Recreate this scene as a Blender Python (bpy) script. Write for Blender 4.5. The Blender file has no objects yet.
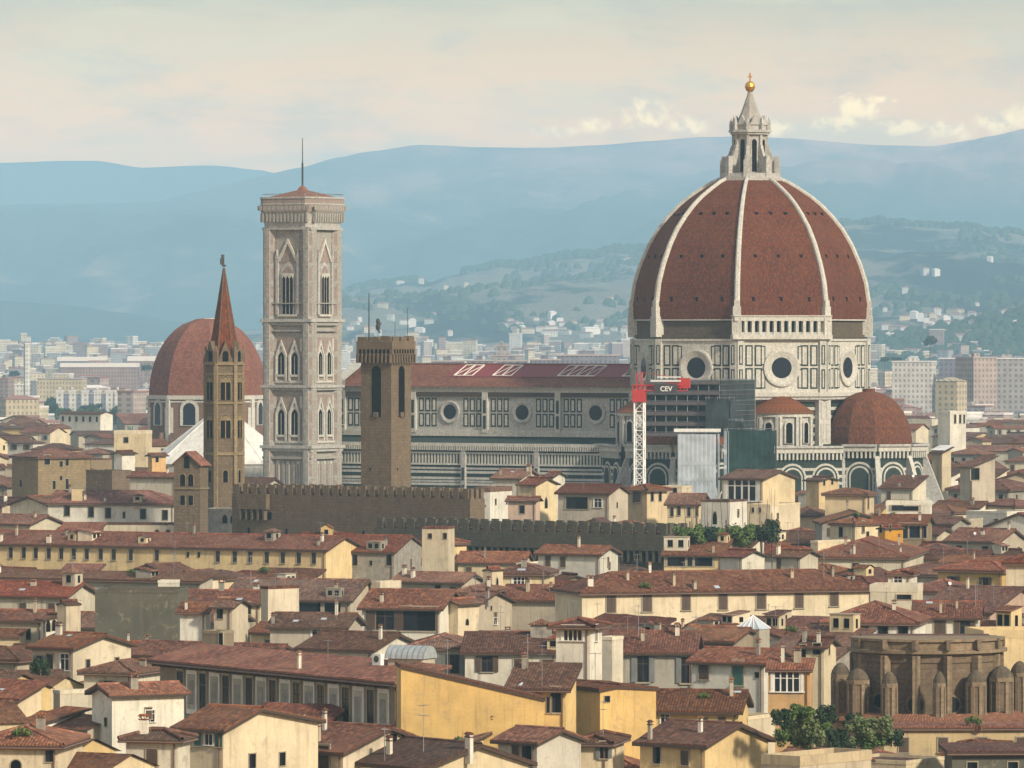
import bpy, math, random
from math import sin, cos, pi, radians, sqrt
from mathutils import Vector, Matrix, noise
C = bpy.context.scene
COL = C.collection
R = random.Random(7)
# ---------------------------------------------------------------- camera
F = 5800.0          # focal length in pixels of a 1024 px wide picture
HY = 337.0          # picture row of the horizon
CZ = 55.0           # camera height over the city floor
cam = bpy.data.cameras.new('camera')
cam.sensor_width = 36; cam.lens = 36*F/1024
cam.shift_y = (HY-384)/1024
cam.clip_start = 5; cam.clip_end = 120000
co = bpy.data.objects.new('camera', cam); COL.objects.link(co)
co.location = (0, 0, CZ); co.rotation_euler = (pi/2, 0, 0)
C.camera = co
# ---------------------------------------------------------------- sky, sun, exposure
SUN_TH, SUN_EL = 43.0, 30.0      # degrees to the right of straight-behind-the-camera, and up
def sunvec():
    a = radians(SUN_TH); e = radians(SUN_EL)
    return Vector((sin(a)*cos(e), -cos(a)*cos(e), sin(e)))
C.view_settings.view_transform = 'Standard'; C.view_settings.look = 'None'
C.view_settings.gamma = 1; C.view_settings.use_curve_mapping = False
C.view_settings.exposure = 0.17
C.cycles.use_denoising = True
C.cycles.volume_bounces = 2
C.cycles.max_bounces = 5
C.cycles.sample_clamp_indirect = 4
sl = bpy.data.lights.new('sun', 'SUN'); sl.energy = 4.5; sl.angle = radians(5); sl.color = (1, .87, .68)
so = bpy.data.objects.new('sun', sl); COL.objects.link(so)
so.rotation_euler = sunvec().to_track_quat('Z', 'Y').to_euler()
so.location = (0, 0, 900)

class N:
    """tiny wrapper for building node trees"""
    def __init__(s, nt): s.t = nt
    def n(s, ty, **k):
        x = s.t.nodes.new(ty)
        for a, b in k.items(): setattr(x, a, b)
        return x
    def l(s, a, b): s.t.links.new(a, b)
    def put(s, sock, v):
        if isinstance(v, bpy.types.NodeSocket): s.l(v, sock)
        elif v is not None:
            if isinstance(v, (tuple, list)) and len(v) == 3 and sock.type == 'RGBA': v = (*v, 1)
            sock.default_value = v
    def m(s, op, a, b=None, c=None, clamp=False):
        x = s.n('ShaderNodeMath', operation=op, use_clamp=clamp)
        s.put(x.inputs[0], a)
        if b is not None: s.put(x.inputs[1], b)
        if c is not None: s.put(x.inputs[2], c)
        return x.outputs[0]
    def vm(s, op, a, b=None, sc=None):
        x = s.n('ShaderNodeVectorMath', operation=op)
        s.put(x.inputs[0], a)
        if b is not None: s.put(x.inputs[1], b)
        if sc is not None: s.put(x.inputs[3], sc)
        return x.outputs[0]
    def mix(s, f, a, b, mode='MIX'):
        x = s.n('ShaderNodeMix', data_type='RGBA', blend_type=mode)
        s.put(x.inputs[0], f); s.put(x.inputs[6], a); s.put(x.inputs[7], b)
        return x.outputs[2]
    def noise(s, vec, scale, detail=3, rough=.55, dist=0, out=0):
        x = s.n('ShaderNodeTexNoise')
        s.put(x.inputs['Vector'], vec); x.inputs['Scale'].default_value = scale
        x.inputs['Detail'].default_value = detail; x.inputs['Roughness'].default_value = rough
        x.inputs['Distortion'].default_value = dist
        return x.outputs[out]
    def rng(s, v, a, b, c=0., d=1., smooth=False):
        x = s.n('ShaderNodeMapRange', interpolation_type='SMOOTHSTEP' if smooth else 'LINEAR')
        s.put(x.inputs[0], v)
        for i, q in enumerate((a, b, c, d)): s.put(x.inputs[i+1], q)
        return x.outputs[0]

W = bpy.data.worlds.new('World'); C.world = W; W.use_nodes = True
def build_world():
    t = W.node_tree; t.nodes.clear(); g = N(t)
    out = g.n('ShaderNodeOutputWorld'); bg = g.n('ShaderNodeBackground'); g.l(bg.outputs[0], out.inputs[0])
    bg.inputs[1].default_value = .081
    sky = g.n('ShaderNodeTexSky', sky_type='NISHITA', sun_disc=False)
    sky.sun_elevation = radians(SUN_EL)
    v = sunvec(); sky.sun_rotation = math.atan2(v.x, v.y)
    sky.air_density = 1.0; sky.dust_density = 1.5; sky.ozone_density = 1.0
    d = g.n('ShaderNodeTexCoord').outputs['Generated']
    sp = g.n('ShaderNodeSeparateXYZ'); g.l(d, sp.inputs[0])
    x, y, z = sp.outputs
    ysafe = g.m('MAXIMUM', g.m('ABSOLUTE', y), .05)
    U = g.m('DIVIDE', x, ysafe); V = g.m('DIVIDE', z, ysafe)     # direction slopes
    cv = g.n('ShaderNodeCombineXYZ'); g.l(g.m('MULTIPLY', U, 26), cv.inputs[0]); g.l(g.m('MULTIPLY', V, 120), cv.inputs[1]); g.l(y, cv.inputs[2])
    n1 = g.noise(cv.outputs[0], 1.0, 6, .55, .4)
    cv2 = g.n('ShaderNodeCombineXYZ'); g.l(g.m('MULTIPLY', U, 26), cv2.inputs[0]); g.l(g.m('ADD', g.m('MULTIPLY', V, 70), 7.), cv2.inputs[1]); g.l(y, cv2.inputs[2])
    n2 = g.noise(cv2.outputs[0], 1.7, 6, .6, .2)
    # veil of high cloud: grey-green overhead, cream towards the horizon
    low = g.rng(V, .032, .060, 1, 0, False)
    veil = g.mix(low, (9.6, 6.6, 2.0), (43, 16.6, .1))
    lit = g.rng(n1, .34, .74, -.3, 1., True)
    veil = g.mix(g.m('MULTIPLY', lit, .6, clamp=True), veil, (18.5, 12.2, 3.4))
    dark = g.rng(n2, .48, .72, 0, .38, True)
    veil = g.mix(dark, veil, (8.2, 5.3, 1.9))
    # heaps of cumulus standing over the far ridge: (x, y, radius) in slopes, soft shaded undersides
    fine = g.noise(cv.outputs[0], 6.0, 5, .62)
    cv3 = g.n('ShaderNodeCombineXYZ'); g.l(g.m('MULTIPLY', U, 300), cv3.inputs[0]); g.l(g.m('MULTIPLY', V, 300), cv3.inputs[1])
    puff = g.noise(cv3.outputs[0], 1.0, 5, .6, .3)
    heap = None
    for (px, py, rx, ry) in [(648, 116, 30, 17), (596, 124, 17, 10), (688, 127, 26, 10), (555, 132, 30, 7), (858, 108, 34, 14), (838, 122, 26, 12),
                             (905, 128, 34, 9), (946, 130, 36, 12), (1000, 122, 34, 14), (1040, 112, 30, 18), (770, 128, 34, 9), (885, 100, 14, 5)]:
        du = g.m('MULTIPLY', g.m('SUBTRACT', U, (px-512)/F), F/rx)
        dv = g.m('MULTIPLY', g.m('SUBTRACT', V, (HY-py)/F), F/ry)
        q = g.m('SUBTRACT', 1.0, g.m('SQRT', g.m('ADD', g.m('MULTIPLY', du, du), g.m('MULTIPLY', dv, dv))))
        heap = q if heap is None else g.m('SMOOTH_MAX', heap, q, .3)
    hm = g.rng(g.m('ADD', heap, g.m('MULTIPLY', g.m('SUBTRACT', puff, .5), 1.7)), -.15, .8, 0, 1, True)
    hcol = g.mix(g.rng(puff, .35, .6, 0, 1, True), (30, 15, 3.), (52., 31., 7.))
    hm = g.m('MULTIPLY', hm, g.m('GREATER_THAN', y, 0))
    cloud = g.mix(g.m('MULTIPLY', hm, .85), veil, hcol)
    # the clear sky shows between clouds higher up
    cover = g.rng(z, .08, .6, 1., .5)
    cold = g.mix(g.rng(z, .06, .12, 0, 1), cloud, (8.2, 8.4, 8.6))
    fin = g.mix(cover, sky.outputs[0], cold)
    g.l(fin, bg.inputs[0])
build_world()

# ---------------------------------------------------------------- materials
MATS = {}
def newmat(name):
    m = bpy.data.materials.new(name); m.use_nodes = True
    g = N(m.node_tree); b = m.node_tree.nodes['Principled BSDF']
    MATS[name] = m
    return m, g, b
def obj_co(g, off=True):
    tc = g.n('ShaderNodeTexCoord').outputs['Object']
    if off:
        r = g.n('ShaderNodeObjectInfo').outputs['Random']
        return g.vm('ADD', tc, g.vm('SCALE', (37., 53., 71.), None, r))
    return tc
def rgb(h):   # sRGB 0-255 -> linear
    return tuple(((c/255)/12.92 if c/255 <= .04045 else ((c/255+.055)/1.055)**2.4) for c in h)
def mul(c, k): return tuple(a*k for a in c)

def stucco(name, col, stain=.35, var=.2, rough=.9, tint=(.10, .085, .06)):
    m, g, b = newmat(name)
    p = obj_co(g)
    n1 = g.noise(p, .22, 6, .68)
    st = g.vm('MULTIPLY', p, (1.9, 1.9, .14)); n2 = g.noise(st, 1.0, 6, .7)
    n4 = g.noise(p, .55, 6, .75, .6)
    n3 = g.noise(p, 3.5, 3, .6)
    c = g.mix(g.rng(n1, .35, .65, 0, 1), mul(col, 1-var), mul(col, 1+var*.6))
    c = g.mix(g.rng(n2, .52, .8, 0, stain), c, mul(tint, 1.6))
    c = g.mix(g.rng(n3, .3, .7, 0, .22), c, mul(col, .62))
    c = g.mix(g.rng(n4, .56, .64, 0, stain*.55), c, mul(tint, 3.2))
    rv = g.n('ShaderNodeObjectInfo').outputs['Random']
    c = g.mix(1.0, c, g.n('ShaderNodeCombineColor').outputs[0], 'MIX') if False else c
    hv = g.n('ShaderNodeHueSaturation'); g.l(c, hv.inputs['Color']); g.l(g.rng(rv, 0, 1, .86, 1.1), hv.inputs['Value']); g.l(g.rng(g.m('FRACT', g.m('MULTIPLY', rv, 7.3)), 0, 1, .8, 1.15), hv.inputs['Saturation'])
    g.l(hv.outputs[0], b.inputs['Base Color']); b.inputs['Roughness'].default_value = rough
    b.inputs['Specular IOR Level'].default_value = .2
    bp = g.n('ShaderNodeBump'); bp.inputs['Strength'].default_value = .35; bp.inputs['Distance'].default_value = .06
    g.l(n3, bp.inputs['Height']); g.l(bp.outputs[0], b.inputs['Normal'])
    return m

def tiles(name, base=(.215, .082, .05), dark=(.095, .045, .034), light=(.37, .20, .12), age=.5):
    """fired-clay roof tiles laid in the UV map's metres"""
    m, g, b = newmat(name)
    uv = g.n('ShaderNodeUVMap').outputs[0]
    s = g.n('ShaderNodeSeparateXYZ'); g.l(uv, s.inputs[0])
    u = g.m('DIVIDE', s.outputs[0], .30); v = g.m('DIVIDE', s.outputs[1], .45)
    fu = g.m('FLOOR', u); fv = g.m('FLOOR', g.m('ADD', v, g.m('MULTIPLY', fu, .37)))
    cc = g.n('ShaderNodeCombineXYZ'); g.l(fu, cc.inputs[0]); g.l(fv, cc.inputs[1])
    wn = g.n('ShaderNodeTexWhiteNoise', noise_dimensions='3D'); g.l(cc.outputs[0], wn.inputs[0])
    r = g.n('ShaderNodeObjectInfo').outputs['Random']
    p = g.vm('ADD', uv, g.vm('SCALE', (91., 47., 0.), None, r))
    big = g.noise(p, .16, 4, .6); mid = g.noise(p, .9, 5, .7); sm = g.noise(g.vm('MULTIPLY', p, (1., .4, 1.)), 2.4, 5, .75)
    lich = g.noise(g.vm('MULTIPLY', p, (1., .6, 1.)), 1.3, 6, .8, .5)
    t = g.m('ADD', g.m('MULTIPLY', wn.outputs[0], .55), g.m('MULTIPLY', sm, .75))
    c = g.mix(g.rng(t, .35, .95, 0, 1), dark, base)
    c = g.mix(g.rng(t, .78, 1.15, 0, .85), c, light)
    c = g.mix(g.rng(mid, .48, .66, 0, age), c, (.075, .05, .04))
    c = g.mix(g.rng(big, .45, .7, 0, .45), c, mul(light, .75))
    c = g.mix(g.rng(lich, .58, .72, 0, age*1.1), c, (.30, .22, .145))
    c = g.mix(g.rng(g.m('ABSOLUTE', g.m('SINE', g.m('MULTIPLY', u, pi))), 0, .45, .55, 0), c, mul(dark, .6))
    hv = g.n('ShaderNodeHueSaturation'); g.l(c, hv.inputs['Color'])
    g.l(g.rng(r, 0, 1, .66, 1.45), hv.inputs['Value']); g.l(g.rng(g.m('FRACT', g.m('MULTIPLY', r, 23.1)), 0, 1, .493, .508), hv.inputs['Hue']); g.l(g.rng(g.m('FRACT', g.m('MULTIPLY', r, 9.7)), 0, 1, .82, 1.12), hv.inputs['Saturation'])
    g.l(hv.outputs[0], b.inputs['Base Color']); b.inputs['Roughness'].default_value = .88
    b.inputs['Specular IOR Level'].default_value = .25
    w = g.m('ABSOLUTE', g.m('SINE', g.m('MULTIPLY', u, pi)))
    ht = g.m('ADD', g.m('MULTIPLY', w, .6), g.m('MULTIPLY', g.m('FRACT', v), .4))
    bp = g.n('ShaderNodeBump'); bp.inputs['Strength'].default_value = .7; bp.inputs['Distance'].default_value = .12
    g.l(g.m('ADD', ht, g.m('MULTIPLY', sm, .8)), bp.inputs['Height']); g.l(bp.outputs[0], b.inputs['Normal'])
    return m

def stone(name, col, dark=.55, scale=1.0, bump=.5, courses=True):
    m, g, b = newmat(name)
    p = obj_co(g, False)
    n1 = g.noise(p, .35*scale, 5, .65); n2 = g.noise(p, 2.2*scale, 5, .7)
    st = g.vm('MULTIPLY', p, (1.2, 1.2, .1)); n3 = g.noise(st, 1.2*scale, 4, .6)
    c = g.mix(g.rng(n2, .3, .7, 0, 1), mul(col, dark), mul(col, 1.15))
    c = g.mix(g.rng(n1, .4, .7, 0, .45), c, mul(col, .62))
    c = g.mix(g.rng(n3, .5, .75, 0, .5), c, mul(col, .45))
    h = n2
    if courses:
        z = g.n('ShaderNodeSeparateXYZ'); g.l(p, z.inputs[0])
        fz = g.m('FRACT', g.m('DIVIDE', z.outputs[2], .55)); ln = g.m('LESS_THAN', fz, .14)
        row = g.m('FLOOR', g.m('DIVIDE', z.outputs[2], .55))
        col2 = g.m('FLOOR', g.m('ADD', g.m('DIVIDE', g.m('ADD', z.outputs[0], g.m('MULTIPLY', z.outputs[1], 1.3)), .9), g.m('MULTIPLY', row, .5)))
        cc = g.n('ShaderNodeCombineXYZ'); g.l(row, cc.inputs[0]); g.l(col2, cc.inputs[1])
        wn = g.n('ShaderNodeTexWhiteNoise', noise_dimensions='3D'); g.l(cc.outputs[0], wn.inputs[0])
        c = g.mix(g.m('MULTIPLY', wn.outputs[0], .42), c, mul(col, .5))
        c = g.mix(g.m('MULTIPLY', ln, .35), c, mul(col, .4))
    g.l(c, b.inputs['Base Color']); b.inputs['Roughness'].default_value = .92; b.inputs['Specular IOR Level'].default_value = .15
    bp = g.n('ShaderNodeBump'); bp.inputs['Strength'].default_value = bump; bp.inputs['Distance'].default_value = .15
    g.l(h, bp.inputs['Height']); g.l(bp.outputs[0], b.inputs['Normal'])
    return m

def plain(name, col, rough=.6, metal=0., var=.15, scale=1.5):
    m, g, b = newmat(name)
    n1 = g.noise(obj_co(g), scale, 3, .6)
    g.l(g.mix(g.rng(n1, .3, .7, 0, 1), mul(col, 1-var), mul(col, 1+var)), b.inputs['Base Color'])
    b.inputs['Roughness'].default_value = rough; b.inputs['Metallic'].default_value = metal
    return m

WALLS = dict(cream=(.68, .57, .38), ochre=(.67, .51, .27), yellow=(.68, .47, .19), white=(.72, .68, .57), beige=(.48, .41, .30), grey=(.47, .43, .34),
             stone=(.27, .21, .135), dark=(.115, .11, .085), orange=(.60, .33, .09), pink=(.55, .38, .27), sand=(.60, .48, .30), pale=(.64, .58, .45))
for k, v in WALLS.items():
    stucco(k, v, stain=.7 if k in ('cream', 'yellow', 'white', 'ochre') else .85)
tiles('roof_tile', (.225, .078, .036), (.07, .027, .017), (.36, .18, .10), .55); tiles('roof_tile_old', (.19, .072, .037), (.055, .027, .019), (.27, .17, .115), .75)
tiles('roof_tile_bright', (.215, .072, .04), (.085, .034, .025), (.40, .19, .11), .4)
tiles('dome_tile', (.215, .066, .028), (.105, .036, .02), (.31, .125, .065), .55)
stone('marble', (.65, .635, .57), .55, 1.1, .3, False)
stone('marble_grey', (.54, .53, .50), .5, .8, .3, False)
stone('marble_stained', (.44, .42, .38), .5, 1.2, .3, False)
stone('marble_pink', (.34, .27, .235), .7, .8, .25, False)
stone('marble_green', (.04, .058, .052), .7, .8, .25, False)
stone('marble_white', (.78, .76, .70), .85, .5, .1, False)
stone('masonry', (.22, .165, .11), .6, 1)
stone('masonry_light', (.34, .26, .15), .65, 1)
stone('masonry_dark', (.15, .12, .085), .6, 1)
stone('masonry_grey', (.135, .12, .09), .6, 1)
stone('masonry_brown', (.235, .175, .12), .5, 1); stone('masonry_brown_light', (.33, .25, .165), .5, 1)
stone('brick_drum', (.24, .155, .115), .7, 1)
stone('plaster_worn', (.36, .33, .28), .6, .5, .3, False)
plain('glass_dark', (.016, .018, .024), .18)
plain('glass_blue', (.012, .018, .03), .25); MATS['glass_blue'].node_tree.nodes['Principled BSDF'].inputs['Specular IOR Level'].default_value = .15; MATS['glass_dark'].node_tree.nodes['Principled BSDF'].inputs['Specular IOR Level'].default_value = .3
plain('void', (.010, .008, .008), .9); MATS['void'].node_tree.nodes['Principled BSDF'].inputs['Specular IOR Level'].default_value = 0
plain('shutter_brown', (.085, .052, .034), .7); plain('shutter_green', (.035, .12, .09), .6); plain('shutter_grey', (.17, .18, .175), .7)
plain('frame_white', (.70, .68, .62), .6); plain('frame_stone', (.34, .29, .21), .85)
plain('timber_dark', (.06, .038, .026), .85); plain('gutter', (.16, .085, .055), .5)
plain('metal_grey', (.30, .31, .32), .5, .6); plain('metal_dark', (.05, .05, .052), .6); plain('zinc', (.42, .46, .47), .45, .3)
plain('red_paint', (.50, .035, .03), .5); plain('red_sheet', (.22, .035, .04), .6); plain('white_paint', (.78, .78, .76), .5); plain('gold', (.75, .36, .06), .35, .7)
plain('net_dark', (.03, .042, .045), 1., 0, .6, .3); plain('net_green', (.018, .045, .042), 1., 0, .6, .25); plain('tarp', (.42, .47, .52), .8, 0, .25, .3)
plain('plank', (.13, .115, .12), .85); plain('bronze', (.04, .045, .04), .6)
plain('trunk', (.10, .075, .05), .9)
def leafmat(name, a, bcol):
    m, g, b = newmat(name)
    r = g.n('ShaderNodeTexCoord').outputs['Object']
    n1 = g.noise(r, 1.1, 3, .6)
    wn = g.n('ShaderNodeTexWhiteNoise', noise_dimensions='3D'); g.l(g.vm('SCALE', r, None, 2.), wn.inputs[0])
    g.l(g.mix(g.m('ADD', g.m('MULTIPLY', n1, .7), g.m('MULTIPLY', wn.outputs[0], .3)), a, bcol), b.inputs['Base Color'])
    b.inputs['Roughness'].default_value = .7; b.inputs['Specular IOR Level'].default_value = .2
leafmat('leaf', (.035, .065, .02), (.15, .22, .06)); leafmat('leaf_dark', (.018, .035, .02), (.05, .08, .035)); leafmat('leaf_olive', (.07, .10, .04), (.22, .26, .11))

# ---------------------------------------------------------------- mesh builder
class MB:
    def __init__(s, M=None): s.v = []; s.f = []; s.mi = []; s.uv = []; s.M = M or Matrix()
    def face(s, pts, m=0, uv=None):
        i = len(s.v)
        for p in pts: s.v.append((s.M @ Vector(p))[:])
        s.f.append(tuple(range(i, i+len(pts)))); s.mi.append(m)
        if uv is None:
            a = Vector(pts[0]); e = (Vector(pts[1])-a)
            if e.length < 1e-6: e = Vector((1, 0, 0))
            e.normalize(); n = e.cross(Vector(pts[-1])-a)
            if n.length < 1e-9: n = Vector((0, 0, 1))
            n.normalize(); w = n.cross(e)
            uv = [((Vector(p)-a).dot(e), (Vector(p)-a).dot(w)) for p in pts]
        s.uv.extend(uv)
    def box(s, x0, x1, y0, y1, z0, z1, m=0, bottom=True):
        a, b, c, d = (x0, y0), (x1, y0), (x1, y1), (x0, y1)
        for p, q in ((a, b), (b, c), (c, d), (d, a)):
            s.face([(*p, z0), (*q, z0), (*q, z1), (*p, z1)], m)
        s.face([(*a, z1), (*b, z1), (*c, z1), (*d, z1)], m)
        if bottom: s.face([(*d, z0), (*c, z0), (*b, z0), (*a, z0)], m)
    def prism(s, poly, z0, z1, m=0, top=True, mt=None, bottom=False):
        n = len(poly)
        for i in range(n):
            p, q = poly[i], poly[(i+1) % n]
            s.face([(*p, z0), (*q, z0), (*q, z1), (*p, z1)], m)
        if top: s.face([(*p, z1) for p in poly], m if mt is None else mt)
        if bottom: s.face([(*p, z0) for p in reversed(poly)], m)
    def loft(s, rings, m=0, cap=True, close=True):
        """rings: equal-length point lists"""
        n = len(rings[0])
        for a, b in zip(rings, rings[1:]):
            for i in range(n if close else n-1):
                j = (i+1) % n
                s.face([a[i], a[j], b[j], b[i]], m)
        if cap: s.face(rings[-1], m)
    def lathe(s, prof, cx=0, cy=0, n=16, m=0, a0=0, da=2*pi, cap=False):
        full = abs(da-2*pi) < 1e-6
        k = n if full else n+1
        rings = [[(cx+r*cos(a0+da*i/n), cy+r*sin(a0+da*i/n), z) for i in range(k)] for r, z in prof]
        s.loft(rings, m, cap, full)
    def tube(s, a, b, r, n=5, m=0, r2=None):
        a, b = Vector(a), Vector(b); d = (b-a).normalized()
        u = d.cross(Vector((0, 0, 1)) if abs(d.z) < .9 else Vector((1, 0, 0))).normalized(); w = d.cross(u)
        r2 = r if r2 is None else r2
        s.loft([[a+(u*cos(2*pi*i/n)+w*sin(2*pi*i/n))*r for i in range(n)], [b+(u*cos(2*pi*i/n)+w*sin(2*pi*i/n))*r2 for i in range(n)]], m)
    def extr(s, pts, y0, y1, m=0, mf=None):
        """polygon pts given as (x,z), extruded along y; y1 is the outward end"""
        n = len(pts)
        for i in range(n):
            p, q = pts[i], pts[(i+1) % n]
            s.face([(p[0], y0, p[1]), (q[0], y0, q[1]), (q[0], y1, q[1]), (p[0], y1, p[1])], m)
        s.face([(p[0], y1, p[1]) for p in pts], m if mf is None else mf)
    def build(s, name, mats, parent=None, smooth=False):
        me = bpy.data.meshes.new(name)
        me.from_pydata(s.v, [], s.f)
        for x in ([mats] if isinstance(mats, str) else mats): me.materials.append(MATS[x])
        me.polygons.foreach_set('material_index', s.mi)
        ul = me.uv_layers.new(name='UVMap'); ul.data.foreach_set('uv', [c for p in s.uv for c in p])
        if smooth: me.polygons.foreach_set('use_smooth', [True]*len(s.f))
        me.update()
        o = bpy.data.objects.new(name, me); COL.objects.link(o)
        if parent: o.parent = parent
        return o
def tag(o, label=None, cat=None, group=None, kind=None):
    if label: o['label'] = label
    if cat: o['category'] = cat
    if group: o['group'] = group
    if kind: o['kind'] = kind
    return o
def empty(name, loc, rz=0):
    o = bpy.data.objects.new(name, None); COL.objects.link(o); o.location = loc; o.rotation_euler = (0, 0, rz)
    o.empty_display_size = 1
    return o
def inst(name, me, parent, loc=(0, 0, 0), rz=0, scale=(1, 1, 1)):
    o = bpy.data.objects.new(name, me); COL.objects.link(o); o.parent = parent
    o.location = loc; o.rotation_euler = (0, 0, rz); o.scale = scale
    return o
def mesh_of(mb, name, mats):
    o = mb.build(name, mats); me = o.data; bpy.data.objects.remove(o); return me
def P(px, py, D): return Vector(((px-512)/F*D, D, CZ+(HY-py)/F*D))
def zat(py, D): return CZ+(HY-py)/F*D
def arch(w, h, n=8, pointed=False):
    """outline (x,z) of an arched opening, width w, total height h, base centre at origin"""
    r = w/2
    if pointed:
        hs = h-w*.87; pts = [(-r, 0), (r, 0)]
        for i in range(n//2+1):
            a = pi/3*i/(n//2); pts.append((-r+w*cos(a), hs+w*sin(a)))
        for i in range(n//2-1, -1, -1):
            a = pi/3*i/(n//2); pts.append((r-w*cos(a), hs+w*sin(a)))
        return pts
    hs = h-r
    return [(-r, 0), (r, 0)]+[(r*cos(pi*i/n), hs+r*sin(pi*i/n)) for i in range(n+1)]
def shift(pts, dx, dz): return [(x+dx, z+dz) for x, z in pts]
def ring(n, r, z, a0=0, cx=0, cy=0): return [(cx+r*cos(a0+2*pi*i/n), cy+r*sin(a0+2*pi*i/n), z) for i in range(n)]
def face_frame(ang, dist, cx=0, cy=0, z=0):
    """frame on a wall facing ang: x along the wall, y outwards, z up"""
    return Matrix.Translation((cx+dist*cos(ang), cy+dist*sin(ang), z)) @ Matrix.Rotation(ang-pi/2, 4, 'Z')
# ---------------------------------------------------------------- ground, hills, haze
def ground():
    m, g, b = newmat('ground')
    p = g.n('ShaderNodeTexCoord').outputs['Object']
    n1 = g.noise(p, .004, 5, .6); n2 = g.noise(p, .03, 4, .6)
    c = g.mix(g.rng(n1, .4, .6, 0, 1), (.10, .085, .07), (.05, .07, .04)); c = g.mix(g.rng(n2, .4, .7, 0, .6), c, (.14, .12, .10))
    g.l(c, b.inputs['Base Color']); b.inputs['Roughness'].default_value = .95
    mb = MB(); mb.face([(-17500, -400, 0), (17500, -400, 0), (17500, 32500, 0), (-17500, 32500, 0)])
    tag(mb.build('ground', 'ground'), kind='structure')
ground()
def hillmat(name, forest, field, far=1.0, fr=(.5, .6)):
    m, g, b = newmat(name)
    p = g.n('ShaderNodeTexCoord').outputs['Object']
    q = g.vm('MULTIPLY', p, (1, .35, 2.))
    n1 = g.noise(q, .0016*far, 6, .6, .8); n2 = g.noise(q, .008*far, 5, .65); n3 = g.noise(q, .03*far, 4, .7)
    vo = g.n('ShaderNodeTexVoronoi'); g.l(g.vm('MULTIPLY', q, (1, 1, 1.5)), vo.inputs['Vector']); vo.inputs['Scale'].default_value = -.2506*far
    ff = g.mix(vo.outputs['Color'], field, mul(field, .55)); 
    sv = g.n('ShaderNodeSeparateColor'); g.l(vo.outputs['Color'], sv.inputs[0])
    ff = g.mix(sv.outputs[0], field, mul(field, .6))
    w = g.rng(g.m('ADD', n1, g.m('MULTIPLY', g.m('SUBTRACT', n2, .5), .5)), fr[0], fr[1], 0, 1, True)
    c = g.mix(w, g.mix(g.rng(n3, .3, .7, 0, 1), mul(forest, .7), mul(forest, 1.3)), ff)
    if name == 'mountain_cover':     # pinkish sunlight painted into the high slopes' colour, towards one end of the range
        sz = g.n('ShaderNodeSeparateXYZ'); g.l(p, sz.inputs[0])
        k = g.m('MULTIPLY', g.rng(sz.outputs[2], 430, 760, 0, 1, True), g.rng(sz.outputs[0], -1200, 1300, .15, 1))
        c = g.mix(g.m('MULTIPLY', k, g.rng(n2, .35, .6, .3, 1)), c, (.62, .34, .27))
    g.l(c, b.inputs['Base Color']); b.inputs['Roughness'].default_value = 1; b.inputs['Specular IOR Level'].default_value = 0
def interp(tab, x):
    if x <= tab[0][0]: return tab[0][1]
    for (a, p), (b, q) in zip(tab, tab[1:]):
        if x <= b:
            t = (x-a)/(b-a); t = t*t*(3-2*t)*.5+t*.5
            return p+(q-p)*t
    return tab[-1][1]
class Hill:
    def __init__(s, name, prof, D, foot, mat, amp, seed, back=1.25, curve=1.2, freq=1.0, bumps=0.0):
        s.prof, s.D, s.foot, s.amp, s.seed, s.curve, s.freq, s.bumps = prof, D, foot, amp, seed, curve, freq, bumps
        nx, ny = 420, 74
        mb = MB(); V = []
        for j in range(ny):
            t = j/(ny-1)
            if t < .86: d = foot+(D-foot)*(t/.86)
            else: d = D+(D*(back-1))*(t-.86)/.14
            for i in range(nx):
                px = -420+1864*i/(nx-1)
                x = (px-512)/F*D*(.55+.45*d/D)
                V.append((x, d, s.h(x, d)))
        Fc = [(j*nx+i, j*nx+i+1, (j+1)*nx+i+1, (j+1)*nx+i) for j in range(ny-1) for i in range(nx-1)]
        me = bpy.data.meshes.new(name); me.from_pydata(V, [], Fc); me.materials.append(MATS[mat])
        me.polygons.foreach_set('use_smooth', [True]*len(Fc))
        s.o = bpy.data.objects.new(name, me); COL.objects.link(s.o); s.o['kind'] = 'structure'
    def h(s, x, d):
        px = 512+x/s.D*F
        top = CZ+(HY-interp(s.prof, px))/F*s.D
        top += s.bumps*noise.noise(Vector((x*.02, s.seed, 0)))*1.0
        if d <= s.D:
            t = max(0, (d-s.foot)/(s.D-s.foot)); k = t**s.curve; k = k*(1+.35*(1-t)*t*4*noise.fractal(Vector((x*.0009*s.freq, d*.0004*s.freq, s.seed)), 1., 2.1, 5))
            w = (1-t)*t*4*min(1, (1-t)*2.2)
            sp = noise.ridged_multi_fractal(Vector((x*.0011*s.freq, d*.0003*s.freq, s.seed+9)), 1., 2.1, 5, 1., 2.)
            return top*k + s.amp*w*(sp-1.2)
        return top*(1-.45*((d-s.D)/(s.D*.25)))
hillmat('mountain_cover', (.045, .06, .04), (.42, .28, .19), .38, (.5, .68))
hillmat('far_cover', (.05, .066, .05), (.16, .14, .1), .35, (.6, .8))
hillmat('slope_cover', (.026, .036, .034), (.24, .22, .17), 1.0, (.44, .52))
h_far = Hill('mountains_far', [(-420, 172), (-200, 168), (0, 160), (60, 158), (95, 158), (140, 165), (190, 163), (215, 163), (260, 168), (300, 178), (400, 200), (1500, 230)], 24500, 22000, 'far_cover', 70, 3.1)
h_main = Hill('mountains', [(-420, 214), (-100, 206), (0, 204), (60, 203), (120, 202), (160, 200), (200, 190), (250, 177), (300, 166), (340, 156), (370, 150), (420, 143), (470, 144), (540, 145), (600, 142), (650, 138), (700, 134), (740, 133), (780, 135), (830, 139), (880, 142), (930, 144), (975, 138), (1024, 134), (1100, 128), (1500, 140)], 21500, 14500, 'mountain_cover', 130, 1.7, curve=.9)
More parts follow.
